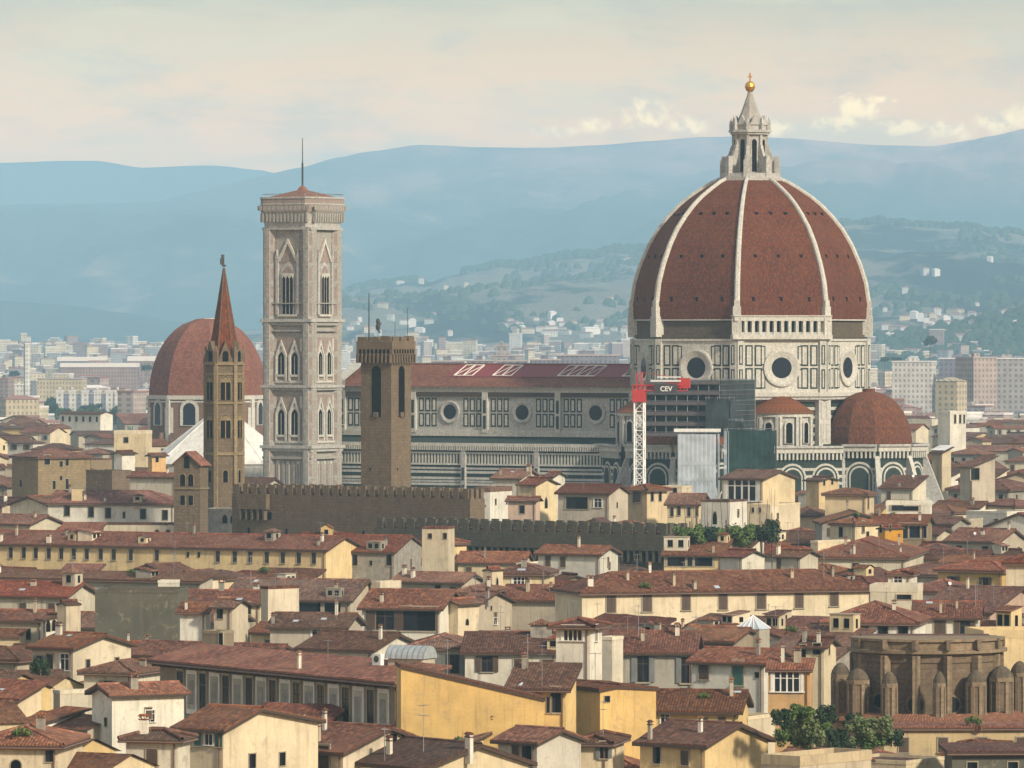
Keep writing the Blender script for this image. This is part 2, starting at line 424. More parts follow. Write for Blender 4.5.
h_low = Hill('low_mountains', [(-420, 296), (-100, 302), (0, 300), (60, 304), (120, 312), (180, 322), (260, 334), (320, 330), (420, 322), (1500, 325)], 13800, 12400, 'far_cover', 5, 5.5)
h_near = Hill('hills', [(-420, 345), (200, 340), (300, 322), (335, 300), (350, 290), (380, 285), (420, 281), (450, 275), (470, 270), (520, 263), (560, 257), (600, 251), (640, 248), (700, 240), (760, 232), (830, 226), (870, 222), (910, 224), (950, 227), (1000, 231), (1024, 233), (1100, 240), (1500, 236)], 12500, 7000, 'slope_cover', 15, 8.2, curve=1.05, freq=1.7, bumps=9)
h_spur = Hill('wooded_hill', [(-420, 352), (560, 352), (700, 346), (800, 343), (900, 338), (940, 330), (980, 322), (1024, 315), (1100, 306), (1500, 300)], 7700, 6800, 'slope_cover', 3, 12.2, freq=2.2, bumps=6)
m, g, b = newmat('haze')
m.node_tree.nodes.remove(b)
pv = g.n('ShaderNodeVolumePrincipled'); pv.inputs['Color'].default_value = (.43, .74, 1., 1); pv.inputs['Density'].default_value = 0.74e-4
pv.inputs['Anisotropy'].default_value = -.25
g.l(pv.outputs[0], m.node_tree.nodes['Material Output'].inputs['Volume'])
mb = MB(); mb.box(-18000, 18000, -500, 33000, -1, 1080)
tag(mb.build('haze', 'haze'), kind='stuff')
# ---------------------------------------------------------------- shared details
def opening(mb, M, w, h, x, z, ms, md, kind='round', proud=.12, border=.25, mull=0, depth=.0):
    """arched opening on a wall frame: a border standing proud and a dark recess; x,z of the sill centre"""
    old = mb.M; mb.M = M
    pt = kind == 'pointed'
    if kind == 'rect':
        o = [(-w/2-border, -border), (w/2+border, -border), (w/2+border, h+border), (-w/2-border, h+border)]; i = [(-w/2, 0), (w/2, 0), (w/2, h), (-w/2, h)]
    else:
        o = arch(w+2*border, h+border*1.2, 10, pt); i = shift(arch(w, h, 10, pt), 0, border*.2)
    mb.extr(shift(o, x, z), -.1, proud, ms)
    mb.extr(shift(i, x, z), -.1, proud+.01, md)
    for k in range(mull):
        u = x-w/2+w*(k+1)/(mull+1)
        mb.box(u-.09, u+.09, -.1, proud+.09, z, z+h*.72, ms)
    if mull:
        # tracery heads of the lights
        for k in range(mull+1):
            u = x-w/2+w*(k+.5)/(mull+1)
        mb.extr(shift([(-w/2, h*.74), (w/2, h*.74), (w*.42, h*.84), (0, h*.97), (-w*.42, h*.84)], x, z), -.1, proud+.07, ms)
    mb.M = old
def panels(mb, M, u0, u1, z0, z1, nu, nz, mg, mw, gap=.35, t=.22, skip=None):
    old = mb.M; mb.M = M
    du = (u1-u0)/nu; dz = (z1-z0)/nz
    for i in range(nu):
        for j in range(nz):
            a, b_, c, d = u0+i*du+gap/2, u0+(i+1)*du-gap/2, z0+j*dz+gap/2, z0+(j+1)*dz-gap/2
            if skip and skip((a+b_)/2, (c+d)/2, (b_-a)/2): continue
            mb.box(a, b_, -.05, .06, c, d, mg); mb.box(a+t, b_-t, -.05, .1, c+t, d-t, mw)
    mb.M = old
def oculus(mb, M, x, z, ro, ri, ms, md, n=28, lip=.5):
    old = mb.M; mb.M = M
    def rg(r, y): return [(x+r*cos(2*pi*i/n), y, z+r*sin(2*pi*i/n)) for i in range(n)]
    mb.loft([rg(ro, -.05), rg(ro, lip), rg(ro*.9, lip+.05), rg(ri*1.12, .22), rg(ri, .16)], ms, False)
    mb.face(rg(ri, .16), md)
    mb.M = old
def band(mb, poly, z0, z1, m, out=.3):
    """string course round a convex plan, standing proud of it"""
    cx = sum(p[0] for p in poly)/len(poly); cy = sum(p[1] for p in poly)/len(poly)
    q = []
    for x, y in poly:
        r = sqrt((x-cx)**2+(y-cy)**2); k = (r+out)/r; q.append((cx+(x-cx)*k, cy+(y-cy)*k))
    mb.prism(q, z0, z1, m, True, None, True)
def reg(n, r, a0, cx=0, cy=0): return [(cx+r*cos(a0+2*pi*i/n), cy+r*sin(a0+2*pi*i/n)) for i in range(n)]
TH = radians(-31)
# ================================================================ cathedral
def cathedral():
    D = 1320.; o = P(750, 337, D); root = empty('cathedral', (o.x, D, 0), TH)
    tag(root, 'great marble cathedral with a huge ribbed red octagonal dome and long nave', 'cathedral')
    R0 = 27.4; a0 = pi/8
    prof = [(0, 27.4), (3.5, 27.45), (8.7, 26.7), (13, 25.4), (17.8, 23.4), (21.5, 21.3), (24.6, 18.9), (27.2, 16.5), (29.2, 14.2), (31.3, 11.2), (32.8, 8.8), (33.8, 6.6)]
    ZS = 59.0; K = 31.9/33.8
    P2 = [(ZS+z*K, r*.985) for z, r in prof]
    # finer curve
    def rz(z):
        for (za, ra), (zb, rb) in zip(P2, P2[1:]):
            if z <= zb: return ra+(rb-ra)*(z-za)/(zb-za)
        return P2[-1][1]
    # dome shell
    dm = MB()
    for k in range(8):
        s = 0
        for (za, ra), (zb, rb) in zip(P2, P2[1:]):
            p = [(ra*cos(a0+(k+q)*pi/4), ra*sin(a0+(k+q)*pi/4), za) for q in (0, 1)]; q_ = [(rb*cos(a0+(k+q)*pi/4), rb*sin(a0+(k+q)*pi/4), zb) for q in (0, 1)]
            ds = sqrt((zb-za)**2+(ra-rb)**2); wa = ra*.383; wb = rb*.383
            dm.face([p[0], p[1], q_[1], q_[0]], 0, [(-wa, s), (wa, s), (wb, s+ds), (-wb, s+ds)]); s += ds
    dome = dm.build('dome', 'dome_tile', root)
    for k in range(8):
        rb_ = MB(); a = a0+k*pi/4; er = Vector((cos(a), sin(a), 0)); et = Vector((-sin(a), cos(a), 0)); rings = []
        for i, (z, r) in enumerate(P2):
            w = .66-.3*i/(len(P2)-1)
            j = min(i+1, len(P2)-1); jj = max(i-1, 0)
            t = Vector((P2[j][1]-P2[jj][1], 0, P2[j][0]-P2[jj][0])).normalized(); n = er*t.z+Vector((0, 0, -t.x))
            c = er*r+Vector((0, 0, z))
            rings.append([c-et*w-n*.6, c-et*w+n*.3, c-et*w*.5+n*.6, c+et*w*.5+n*.6, c+et*w+n*.3, c+et*w-n*.6])
        rb_.loft(rings, 0); 
        # foot block with little turret
        old = rb_.M; rb_.M = face_frame(a, 27.4)
        rb_.box(-1.05, 1.05, -1.8, .5, ZS-4, ZS+.6, 0); rb_.box(-.85, .85, -1.8, .4, ZS+.6, ZS+2.8, 0); rb_.box(-.6, .6, -2, .25, ZS+2.8, ZS+4.2, 0); rb_.M = old
        rb_.build('rib', 'marble', dome)
    for k in range(8):
        am = a0+(k+.5)*pi/4
        if k in (0, 1, 2, 3): continue
        for z, half in ((ZS+4.5, .55), (ZS+14, .5), (ZS+23.6, .42)):
            r = rz(z)*cos(pi/8)
            for q in (-1, 0, 1):
                x = q*rz(z)*.383*half*1.15
                hb = MB(); hb.M = face_frame(am, r-1.0); hb.box(x-.3, x+.3, 0, 1.1, z-.5, z+.5, 0); hb.box(x-.4, x+.4, 0, 1.22, z+.5, z+.62, 1)
                hb.build('vent_hole', ['void', 'dome_tile'], dome)
    # drum
    ZB, ZT = 42.6, 54.6; dr = MB(); poly = reg(8, 27.0, a0)
    dr.prism(poly, ZB, ZT+.0, 0)
    band(dr, poly, ZB-.9, ZB, 0, .9); band(dr, poly, ZB-1.6, ZB-.9, 2, .5); band(dr, poly, ZT-.5, ZT, 0, .35)
    ap = 27.0*cos(pi/8); hw = 27.0*sin(pi/8)
    for k in range(8):
        M = face_frame(k*pi/4, ap)
        panels(dr, M, -hw+1.7, hw-1.7, ZB+.6, ZT-1.2, 8, 2, 1, 0, .42, .36, lambda u, z, r: abs(u) < 4.9 and True)
        for sg in (-1, 1):
            dr.M = M; 
            for zz in (ZB+.9, ZB+6.1): 
                x = sg*4.3; dr.box(x-.55, x+.55, -.05, .06, zz, zz+4.3, 1); dr.box(x-.3, x+.3, -.05, .1, zz+.25, zz+4.05, 0)
            x = sg*(hw-.75); dr.box(x-.75, x+.75, -.1, .55, ZB, ZT, 0)
            for zz in (ZB+.8, ZB+6.2): dr.box(x-.42, x+.42, .5, .6, zz, zz+4.4, 1); dr.box(x-.16, x+.16, .5, .64, zz+.3, zz+4.1, 0)
            dr.M = Matrix()
    drum = dr.build('drum', ['marble', 'marble_green', 'marble_grey'], root)
    for k in range(8):
        ob = MB(); oculus(ob, face_frame(k*pi/4, ap), 0, 48.1, 4.2, 2.35, 0, 1); ob.build('round_window', ['marble', 'glass_blue'], drum)
    # raw masonry ring under the dome, gallery on one face
    rm = MB(); poly2 = reg(8, 26.2, a0); rm.prism(poly2, ZT, ZS+1.0, 0)
    band(rm, poly2, ZS-.3, ZS+.25, 1, .75); band(rm, poly2, ZT+.2, ZT+.9, 0, .5)
    rm.build('masonry_ring', ['masonry_dark', 'marble'], drum)
    ga = MB(); a = -pi/4; M = face_frame(a, 26.2*cos(pi/8)); ga.M = M; L = 10.6
    ga.box(-L-1, L+1, -.2, 1.9, ZT-.1, ZT+.9, 0); ga.box(-L, L, .2, 1.6, ZT+.9, ZT+1.5, 1)
    ga.box(-L-.6, L+.6, -.2, 1.8, ZS-.4, ZS+.6, 0); ga.box(-L-.9, L+.9, -.2, 2.0, ZS+.6, ZS+.85, 0)
    ga.box(-L, L, -.1, .35, ZT+.9, ZS-.3, 2)
    nb = 12; st = 2*(L-.4)/nb
    for i in range(nb+1):
        x = -L+.4+i*st; ga.box(x-.35, x+.35, .2, 1.7, ZT+.9, ZS-.3, 0)
        if i < nb:
            c = x+st/2; r = st/2-.33; zz = ZS-.4-r*.9
            pts = [(c-r-.05, ZS-.3), (c-r-.05, zz)]+[(c-r*cos(pi*t/6), zz+r*sin(pi*t/6)) for t in range(7)]+[(c+r+.05, zz), (c+r+.05, ZS-.3)]
            ga.extr(pts, .9, 1.6, 0)
    ga.M = Matrix(); ga.build('gallery', ['marble', 'marble_grey', 'void'], drum)
    # lantern
    z0 = P2[-1][0]; la = MB(); la.prism(reg(8, 7.4, a0), z0-.6, z0+.4, 0, True, None, True); la.prism(reg(8, 6.9, a0), z0+.4, z0+1.3, 0)
    la.prism(reg(8, 3.7, a0), z0+1.3, 101, 0)
    for k in range(8):
        a = k*pi/4; M = face_frame(a, 3.7*cos(pi/8)); opening(la, M, 1.15, 7.4, 0, z0+1.6, 0, 1, 'round', .12, .2)
        a = a0+k*pi/4; la.M = face_frame(a, 0)
        la.extr([(-.0, 0)], 0, 0) if False else None
        # scroll buttress: thin vertical wall shaped in section
        for sgn in (1,):
            sec = [(3.6, z0+.4), (6.6, z0+.4), (6.6, z0+4.1), (6.1, z0+4.8), (5.2, z0+5.2), (4.7, z0+6.3), (4.3, z0+7.6), (3.6, z0+8)]
            n = len(sec)
            L_ = [(-.36, y, z) for y, z in sec]; R_ = [(.36, y, z) for y, z in sec]
            la.face(L_, 0); la.face(R_[::-1], 0)
            for i in range(n): la.face([L_[i], L_[(i+1) % n], R_[(i+1) % n], R_[i]], 0)
        la.box(-.75, .75, 5.6, 6.8, z0+.4, z0+4.3, 0); la.box(-.5, .5, 5.8, 6.6, z0+4.3, z0+5.2, 0)
        la.box(-.3, .3, 3.3, 4.1, z0+1.3, 101, 0)
        la.M = Matrix()
    la.prism(reg(8, 4.5, a0), 101, 101.5, 0, True, None, True); la.prism(reg(8, 4.9, a0), 101.5, 102.1, 0, True, None, True)
    la.prism(reg(8, 3.9, a0), 102.1, 103.2, 0)
    for k in range(8):
        a = a0+k*pi/4; la.M = face_frame(a, 4.3); la.box(-.35, .35, -.4, .4, 102.1, 103.6, 0); la.loft([[(-.35, -.4, 103.6), (.35, -.4, 103.6), (.35, .4, 103.6), (-.35, .4, 103.6)], [(-.03, -.03, 105), (.03, -.03, 105), (.03, .03, 105), (-.03, .03, 105)]], 0); 
        la.M = face_frame(k*pi/4, 3.6); la.extr([(-1.2, 103.2), (1.2, 103.2), (0, 105.4)], -.3, .3, 0); la.M = Matrix()
    la.loft([ring(8, 3.5, 103.2, a0), ring(8, 2.1, 106, a0), ring(8, .95, 109.2, a0), ring(8, .45, 110.8, a0)], 2)
    lan = la.build('lantern', ['marble_grey', 'void', 'marble_stained'], root)
    ba = MB(); ba.lathe([(.0, 110.7), (.5, 110.75), (1.0, 111.3), (1.2, 112), (1.0, 112.7), (.5, 113.15), (.15, 113.2)], n=20); ba.build('golden_ball', 'gold', lan, True)
    cr = MB(); cr.box(-.12, .12, -.12, .12, 113.1, 115.1, 0); cr.box(-.55, .55, -.11, .11, 114.1, 114.35, 0); cr.build('cross', 'gold', lan)
    # crossing body under the drum
    bd = MB(); pb = reg(8, 26.0, a0); zz = 0; 
    bd.prism(pb, 0, ZB-1.6, 0)
    for i in range(16):
        z = 12+i*1.9; band(bd, pb, z, z+.7, 1 if i % 2 else 2, .06+.005*(i % 3))
    for k in range(8):
        M = face_frame(a0+k*pi/4, 26.0); bd.M = M; bd.box(-1.7, 1.7, -2.5, .7, 0, ZB-1.6, 2)
        for z in (31.5, 36.5): bd.box(-1.2, -.3, .7, .78, z, z+4, 1); bd.box(.3, 1.2, .7, .78, z, z+4, 1); bd.box(-1.0, -.5, .7, .84, z+.3, z+3.7, 2); bd.box(.5, 1.0, .7, .84, z+.3, z+3.7, 2)
        bd.M = Matrix()
    bd.build('crossing_wall', ['marble_green', 'marble_grey', 'marble'], root)
    # blind arches of the lower storey, used all round
    def lower_storey(mb, M, half, ztop, nar=3, big=True):
        old = mb.M; mb.M = M
        mb.box(-half, half, -.2, .9, ztop-1.1, ztop, 2); mb.box(-half, half, -.2, 1.3, ztop, ztop+.5, 0); mb.box(-half, half, -.2, .35, ztop-1.9, ztop-1.1, 1)
        n = int(half*2/.9)
        for i in range(n):
            x = -half+(i+.5)*2*half/n; mb.box(x-.2, x+.2, -.1, .75, ztop-2.6, ztop-1.1, 2)
        for z in [2+i*1.55 for i in range(int((ztop-5)/1.55))]: mb.box(-half, half, -.1, .06, z, z+.62, 2)
        w = 2*half/nar
        for i in range(nar):
            c = -half+(i+.5)*w; aw = min(w*.82, 7.4); h = ztop-3.4-10
            for t, (sc, mm) in enumerate(((1, 2), (.86, 1), (.74, 2), (.62, 1))):
                mb.extr(shift(arch(aw*sc, h-(1-sc)*aw*.55, 12), c, 10), -.1, .12+.06*t, mm)
            mb.extr(shift(arch(aw*.2, h*.62, 10, True), c, 10), -.1, .5, 3); 
            mb.extr(shift(arch(aw*.26, h*.66, 10, True), c, 9.7), -.1, .42, 2)
        mb.M = old
    mats4 = ['marble_grey', 'marble_green', 'marble', 'void']
    # three tribunes
    for a, nm in ((0, 'tribune'), (-pi/2, 'tribune'), (pi/2, 'tribune')):
        cx, cy = 30.4*cos(a), 30.4*sin(a)
        tb = MB(); pl = reg(10, 12.6, a+pi/10, cx, cy); tb.prism(pl, 0, 31.0, 1)
        for i in range(10):
            am = a+pi/10+(i+.5)*2*pi/10
            if cos(am-a) < -.2: continue
            lower_storey(tb, face_frame(am, 12.6*cos(pi/10), cx, cy), 12.6*sin(pi/10), 30.6, 1)
        for i in range(10):
            am = a+pi/10+i*2*pi/10
            if cos(am-a) < -.3: continue
            tb.M = face_frame(am, 12.2, cx, cy)      # radiating sloped buttress
            sec = [(0, 0), (7.2, 0), (7.2, 12.5), (.9, 28.5), (0, 28.5)]
            for sg in (-.55, .55):
                tb.face([(sg, y, z) for y, z in sec], 0)
            n = len(sec)
            for j in range(n):
                p, q = sec[j], sec[(j+1) % n]; tb.face([(-.55, *p), (-.55, *q), (.55, *q), (.55, *p)], 2)
            tb.M = Matrix()
        t_o = tb.build(nm, mats4, root)
        cb = MB(); pl2 = reg(10, 18.6, a+pi/10, cx, cy); cb.prism(pl2, 0, 15.5, 0, False)
        for z in (4, 7, 10, 13): band(cb, pl2, z, z+.8, 2, .08)
        band(cb, pl2, 15.2, 16, 2, .5)
        cb.loft([ring(10, 18.8, 16, a+pi/10, cx, cy), ring(10, 12.5, 19.5, a+pi/10, cx, cy)], 4, False)
        cb.build('chapel_ring', mats4+['marble_grey'], t_o)
        dt = MB(); n = 10; pr = [(9.9, 30.9), (9.8, 32.5), (9.4, 34.9), (8.5, 37.2), (7.1, 39.4), (5.4, 41.2), (2.9, 42.4), (1.6, 42.7)]
        s = 0
        for (ra, za), (rb, zb) in zip(pr, pr[1:]):
            ds = sqrt((ra-rb)**2+(za-zb)**2)
            for k in range(n):
                A = [a+pi/10+(k+q)*2*pi/n for q in (0, 1)]
                dt.face([(cx+ra*cos(A[0]), cy+ra*sin(A[0]), za), (cx+ra*cos(A[1]), cy+ra*sin(A[1]), za), (cx+rb*cos(A[1]), cy+rb*sin(A[1]), zb), (cx+rb*cos(A[0]), cy+rb*sin(A[0]), zb)], 0, [(-ra*.3, s), (ra*.3, s), (rb*.3, s+ds), (-rb*.3, s+ds)])
            s += ds
        dt.prism(reg(8, 1.5, 0, cx, cy), 42.4, 43.4, 0)
        dt.build('small_dome', 'dome_tile', t_o)
    # exedrae on the diagonal faces
    for a in (-pi/4, -3*pi/4, pi/4, 3*pi/4):
        cx, cy = 23.6*cos(a), 23.6*sin(a); ex = MB()
        ex.lathe([(7.0, 30.5), (7.0, 37.2)], cx, cy, 20, 0, a-pi/2, pi)
        ex.lathe([(7.5, 37.2), (7.5, 37.8), (7.9, 38.0)], cx, cy, 20, 2, a-pi/2, pi)
        ex.lathe([(7.9, 38.0), (4.2, 40.6), (.3, 42.9)], cx, cy, 20, 4, a-pi/2, pi)
        for i in range(5):
            am = a-pi/2+(i+.5)*pi/5; M = face_frame(am, 6.95, cx, cy)
            opening(ex, M, 1.5, 4.6, 0, 31.3, 2, 3, 'round', .5, .35); ex.M = M
            ex.box(-2.2, -1.6, 0, .5, 30.5, 37.2, 2); ex.box(1.6, 2.2, 0, .5, 30.5, 37.2, 2); ex.M = Matrix()
        # ground-floor body between the tribunes
        hx, hy = 27.5*cos(a), 27.5*sin(a)
        ex.M = Matrix.Translation((27.5*cos(a), 27.5*sin(a), 0)) @ Matrix.Rotation(a-pi/2, 4, 'Z'); ex.box(-11.5, 11.5, -6, 6, 0, 30.4, 1); ex.M = Matrix()
        lower_storey(ex, face_frame(a, 33.5), 11.5, 30.3, 3)
        ex.build('exedra', ['marble_grey', 'marble_green', 'marble', 'void', 'dome_tile'], root)
    # nave
    na = MB(); x0, x1 = -103, -22; cw, aw = 10.8, 20.5; ZE = 43.2
    na.box(x0, x1, -cw, cw, 0, ZE-.9, 0)
    for sg in (-1, 1):
        na.box(x0, x1, sg*cw-.35, sg*cw+.35, ZE-1.0, ZE-.2, 2); na.box(x0, x1, sg*cw-.8, sg*cw+.8, ZE-.2, ZE+.3, 0); na.box(x0, x1, sg*(cw+.25)-.3, sg*(cw+.25)+.3, ZE-2.0, ZE-1.0, 5)
        na.box(x0, x1, sg*(cw+.2)-.3, sg*(cw+.2)+.3, 32.0, 33.4, 2)
        na.box(x0, x1, sg*(cw+.1)-.2, sg*(cw+.1)+.2, 31.4, 32.0, 1)
    na.box(x0, x1, -aw, aw, 0, 29.9, 6)
    for sg in (-1, 1):
        na.box(x0, x1, sg*aw-.7, sg*aw+.7, 29.9, 30.6, 2); na.box(x0, x1, sg*aw-.35, sg*aw+.35, 29.0, 29.9, 1)
        na.face([(x0, sg*aw, 30.62), (x1, sg*aw, 30.62), (x1, sg*cw, 31.6), (x0, sg*cw, 31.6)], 6)
        for i in range(130):
            x = x0+(x1-x0)*(i+.5)/130; na.box(x-.16, x+.16, sg*(aw+.45)-.3, sg*(aw+.45)+.3, 28.9, 29.9, 2)
    M = Matrix.Translation((0, -cw, 0)) @ Matrix.Rotation(pi, 4, 'Z')      # outwards is -y
    Mx = lambda x: -x
    ocs = [-34.3-19.6*i for i in range(4)]
    xs = [-24.5-19.6*i for i in range(5)]
    ob_l = []
    for i in range(4):
        c = ocs[i]
        panels(na, M, Mx(c)-8.7, Mx(c)+8.7, 34.0, 41.0, 10, 2, 1, 2, .4, .33, lambda u, z, r, c=c: abs(u-Mx(c)) < 3.4)
    for x in xs: 
        na.box(x-.75, x+.75, -cw-.7, -cw, 32.8, ZE-1, 2); 
        for zz in (33.8, 37.4): na.box(x-.35, x+.35, -cw-.78, -cw-.6, zz, zz+3, 1)
        na.box(x-.6, x+.6, -aw-.6, -aw+.2, 0, 29.2, 0); 
        for zz in (10, 14, 18, 22): na.box(x-.3, x+.3, -aw-.66, -aw-.5, zz, zz+3, 1)
    M2 = Matrix.Translation((0, -aw, 0)) @ Matrix.Rotation(pi, 4, 'Z'); na.M = M2
    n = 92
    for i in range(n):
        u = 24.5+78*(i+.5)/n; na.box(u-.22, u+.22, -.05, .16, 25.9, 28.1, 2)
    na.box(24, 103, -.05, .3, 28.1, 28.5, 2); na.box(24, 103, -.05, .3, 25.5, 25.9, 2); na.box(24, 103, -.05, .07, 25.9, 28.1, 1)
    for z in (23.6, 22.2, 20.8, 18.2, 16.9): na.box(24, 103, -.05, .1, z, z+.55, 2)
    for z in (24.5, 21.5, 19.4): na.box(24, 103, -.05, .08, z, z+.5, 0)
    for i in range(44): 
        u = 25+78*(i+.5)/44; na.box(u-.62, u+.62, -.05, .12, 8, 16.4, 2); na.box(u-.36, u+.36, -.05, .17, 8.3, 16.0, 1); na.box(u-.14, u+.14, -.05, .2, 8.6, 15.7, 0)
    na.M = Matrix()
    nave = na.build('nave_wall', ['marble_grey', 'marble_green', 'marble', 'void', 'dome_tile', 'timber_dark', 'marble_green'], root)
    for c in ocs:
        ob = MB(); oculus(ob, M, Mx(c), 37.6, 2.65, 1.75, 0, 1, 24, .3); ob.build('round_window', ['marble_grey', 'glass_blue'], nave)
    nr = MB(); Y = cw+1.2; zr = 48.6; sl_ = sqrt(Y*Y+(zr-ZE)**2)
    for sg in (-1, 1): nr.face([(x0-1, sg*Y, ZE+.3), (x1+3, sg*Y, ZE+.3), (x1+3, 0, zr), (x0-1, 0, zr)], 0, [(0, 0), (84, 0), (84, sl_), (0, sl_)])
    for s_ in (x0-.9, x1+2.9): nr.face([(s_, -Y, ZE+.3), (s_, Y, ZE+.3), (s_, 0, zr)], 0)
    nr.box(x0-1, x1+3, -.3, .3, zr-.1, zr+.25, 0)
    nrf = nr.build('nave_roof', 'dome_tile', root)
    # repair sheeting on the roof with white frames
    sh = MB(); nrm = Vector((0, -(zr-ZE), Y)).normalized()
    def rp(x, t, h): 
        y = -Y+t*Y; z = ZE+.3+t*(zr-ZE-.3); return (x, y-abs(nrm.y)*h, z+nrm.z*h)
    sh.face([rp(-77, .42, .12), rp(x1, .42, .12), rp(x1, 1, .12), rp(-77, 1, .12)], 0)
    for xc, w_, n_ in ((-72.5, 5, 2), (-62, 5, 2), (-42, 10, 4), (-27.2, 5, 2)):
        for t in (.45, .92): sh.tube(rp(xc-w_/2, t, .25), rp(xc+w_/2, t, .25), .16, 4, 1)
        for i in range(n_+1):
            x = xc-w_/2+w_*i/n_; sh.tube(rp(x, .45, .25), rp(x, .92, .25), .14, 4, 1)
            if i < n_: sh.tube(rp(x, .45, .25), rp(x+w_/n_, .92, .25), .10, 4, 1)
    sh.build('repair_cover', ['red_sheet', 'frame_white'], nrf)
    # west front, a screen wall with gable
    fr = MB(); pts = [(-20.5, 0), (20.5, 0), (20.5, 33), (11.5, 34.5), (11.5, 45), (0, 50.5), (-11.5, 45), (-11.5, 34.5), (-20.5, 33)]
    fr.M = face_frame(pi, 103); fr.extr(pts, -1.0, 2.2, 0); fr.M = Matrix(); fr.build('west_front', ['marble'], root)
cathedral()
# ================================================================ campanile
def campanile():
    D = 1347.; o = P(302.5, 337, D); root = empty('bell_tower', (o.x, D, 0), TH)
    tag(root, 'tall square marble bell tower with pointed windows and a pole on its low red roof', 'bell tower')
    w = 11.9/2; sh = MB(); sh.prism([(-w, -w), (w, -w), (w, w), (-w, w)], 0, 80.4, 5)
    zc = lambda y: zat(y, D)
    mats = ['marble_grey', 'marble_pink', 'marble_green', 'void', 'marble', 'marble_stained']
    for sx in (-1, 1):
        for sy in (-1, 1):
            pl = reg(8, 1.75, pi/8, sx*(w-.6), sy*(w-.6)); sh.prism(pl, 0, 80.4, 5)
            for zz in [18+i*4.1 for i in range(15)]: band(sh, pl, zz, zz+.3, 5, .07)
            for q in range(8):
                M = face_frame(q*pi/4, 1.75*cos(pi/8), sx*(w-.6), sy*(w-.6)); sh.M = M
                for zz in [18.5+i*4.1 for i in range(15)]: sh.box(-.32, .32, -.02, .05, zz+.4, zz+3.2, 1 if q % 2 else 5)
                sh.M = Matrix()
    sq = [(-w-.8, -w-.8), (w+.8, -w-.8), (w+.8, w+.8), (-w-.8, w+.8)]
    for y0, y1, ot in ((319, 322, .9), (322, 325.5, .3), (330, 331.5, .2), (385, 387.5, .8), (387.5, 390, .3), (445, 448, .9), (448, 451, .4), (456, 458.5, .3), (228, 230.5, .4), (303, 304, .15)):
        band(sh, sq, zc(y1), zc(y0), 0 if ot > .35 else 5, ot-.3)
    for k in range(4):
        M = face_frame(k*pi/2, w)
        # top stage
        z0, z1 = zc(319), zc(229)
        sh.M = M
        for z in [z0+2.2+i*3.3 for i in range(6)]:
            for sg in (-1, 1):
                sh.box(sg*3.6-.55, sg*3.6+.55, 0, .08, z, z+2.4, 1); sh.box(sg*3.6-.3, sg*3.6+.3, 0, .13, z+.3, z+2.1, 5)
        sh.extr([(-3.3, zc(263)), (3.3, zc(263)), (3.3, zc(259)), (0, zc(237)), (-3.3, zc(259))], -.1, .1, 1)
        sh.extr([(-3.0, zc(262)), (-2.3, zc(262)), (0, zc(244)), (2.3, zc(262)), (3.0, zc(262)), (0, zc(239))], -.1, .45, 4)
        for sg in (-1, 1): sh.box(sg*2.9-.35, sg*2.9+.35, 0, .5, z0+1, zc(259), 0); sh.extr([(sg*2.9-.45, zc(259)), (sg*2.9+.45, zc(259)), (sg*2.9, zc(250))], 0, .6, 0)
        sh.box(-2.6, 2.6, 0, .6, zc(316.5), zc(314.5), 4)
        sh.extr(shift(arch(4.6, zc(262)-zc(314.5), 10, True), 0, zc(314.5)), -.1, .2, 0)
        sh.extr(shift(arch(3.9, zc(264)-zc(314.5)-.4, 10, True), 0, zc(314.5)), -.1, .27, 1)
        sh.box(-1.7, 1.7, -.1, .33, zc(314), zc(277), 3)
        for x in (-1.55, -.52, .52, 1.55): sh.box(x-.08, x+.08, 0, .4, zc(314), zc(276), 5)
        for x in (-1.03, 0, 1.03): sh.extr([(x-.5, zc(279)), (x-.3, zc(277.6)), (x, zc(276)), (x+.3, zc(277.6)), (x+.5, zc(279)), (x+.5, zc(273.5)), (x-.5, zc(273.5))], .1, .48, 4)
        # two lower stages with paired windows
        for yt, yb, yg in ((336, 383, 0), (393, 443, 0)):
            za, zb = zc(yb), zc(yt)
            sh.box(-4.3, 4.3, 0, .05, za, zb, 5)
            sh.box(-4.0, 4.0, 0, .09, za+.3, zb-.3, 1)
            for sg in (-1, 1):
                cx = sg*1.85; zt = zb-3.0; sb = za+2.0
                for xx in (cx-1.35, cx+1.35): sh.box(xx-.22, xx+.22, 0, .5, za+.6, zt-1.4, 4)
                sh.extr([(cx-1.7, zt-1.9), (cx-1.2, zt-1.9), (cx, zt+.9), (cx+1.2, zt-1.9), (cx+1.7, zt-1.9), (cx, zt+2.1)], 0, .42, 4)
                sh.extr(shift(arch(2.3, zt+.1-sb, 10, True), cx, sb), 0, .2, 4)
                sh.extr(shift(arch(1.6, zt-.7-sb, 10, True), cx, sb), 0, .26, 3)
                sh.box(cx-.07, cx+.07, 0, .34, sb, zt-1.7, 5); sh.box(cx-1.3, cx+1.3, 0, .5, sb-.5, sb, 4)
            sh.box(-4.0, 4.0, 0, .3, za+.1, za+.6, 4); sh.box(-4.0, -3.3, 0, .2, zb-3.5, zb-.6, 4); sh.box(3.3, 4.0, 0, .2, zb-3.5, zb-.6, 4)
        # statues' niches stage
        za, zb = zc(500), zc(459)
        for i in range(7): x = -4.2+i*1.4; sh.box(x-.42, x+.42, 0, .25, za, zb-.4, 4 if i % 2 else 5); sh.box(x-.2, x+.2, 0, .3, za, zb-1.0, 1)
        sh.M = Matrix()
    shaft = sh.build('shaft', mats, root)
    cn = MB(); zt = 80.4
    c8 = [(-w-.7, -w-.7), (w+.7, -w-.7), (w+.7, w+.7), (-w-.7, w+.7)]
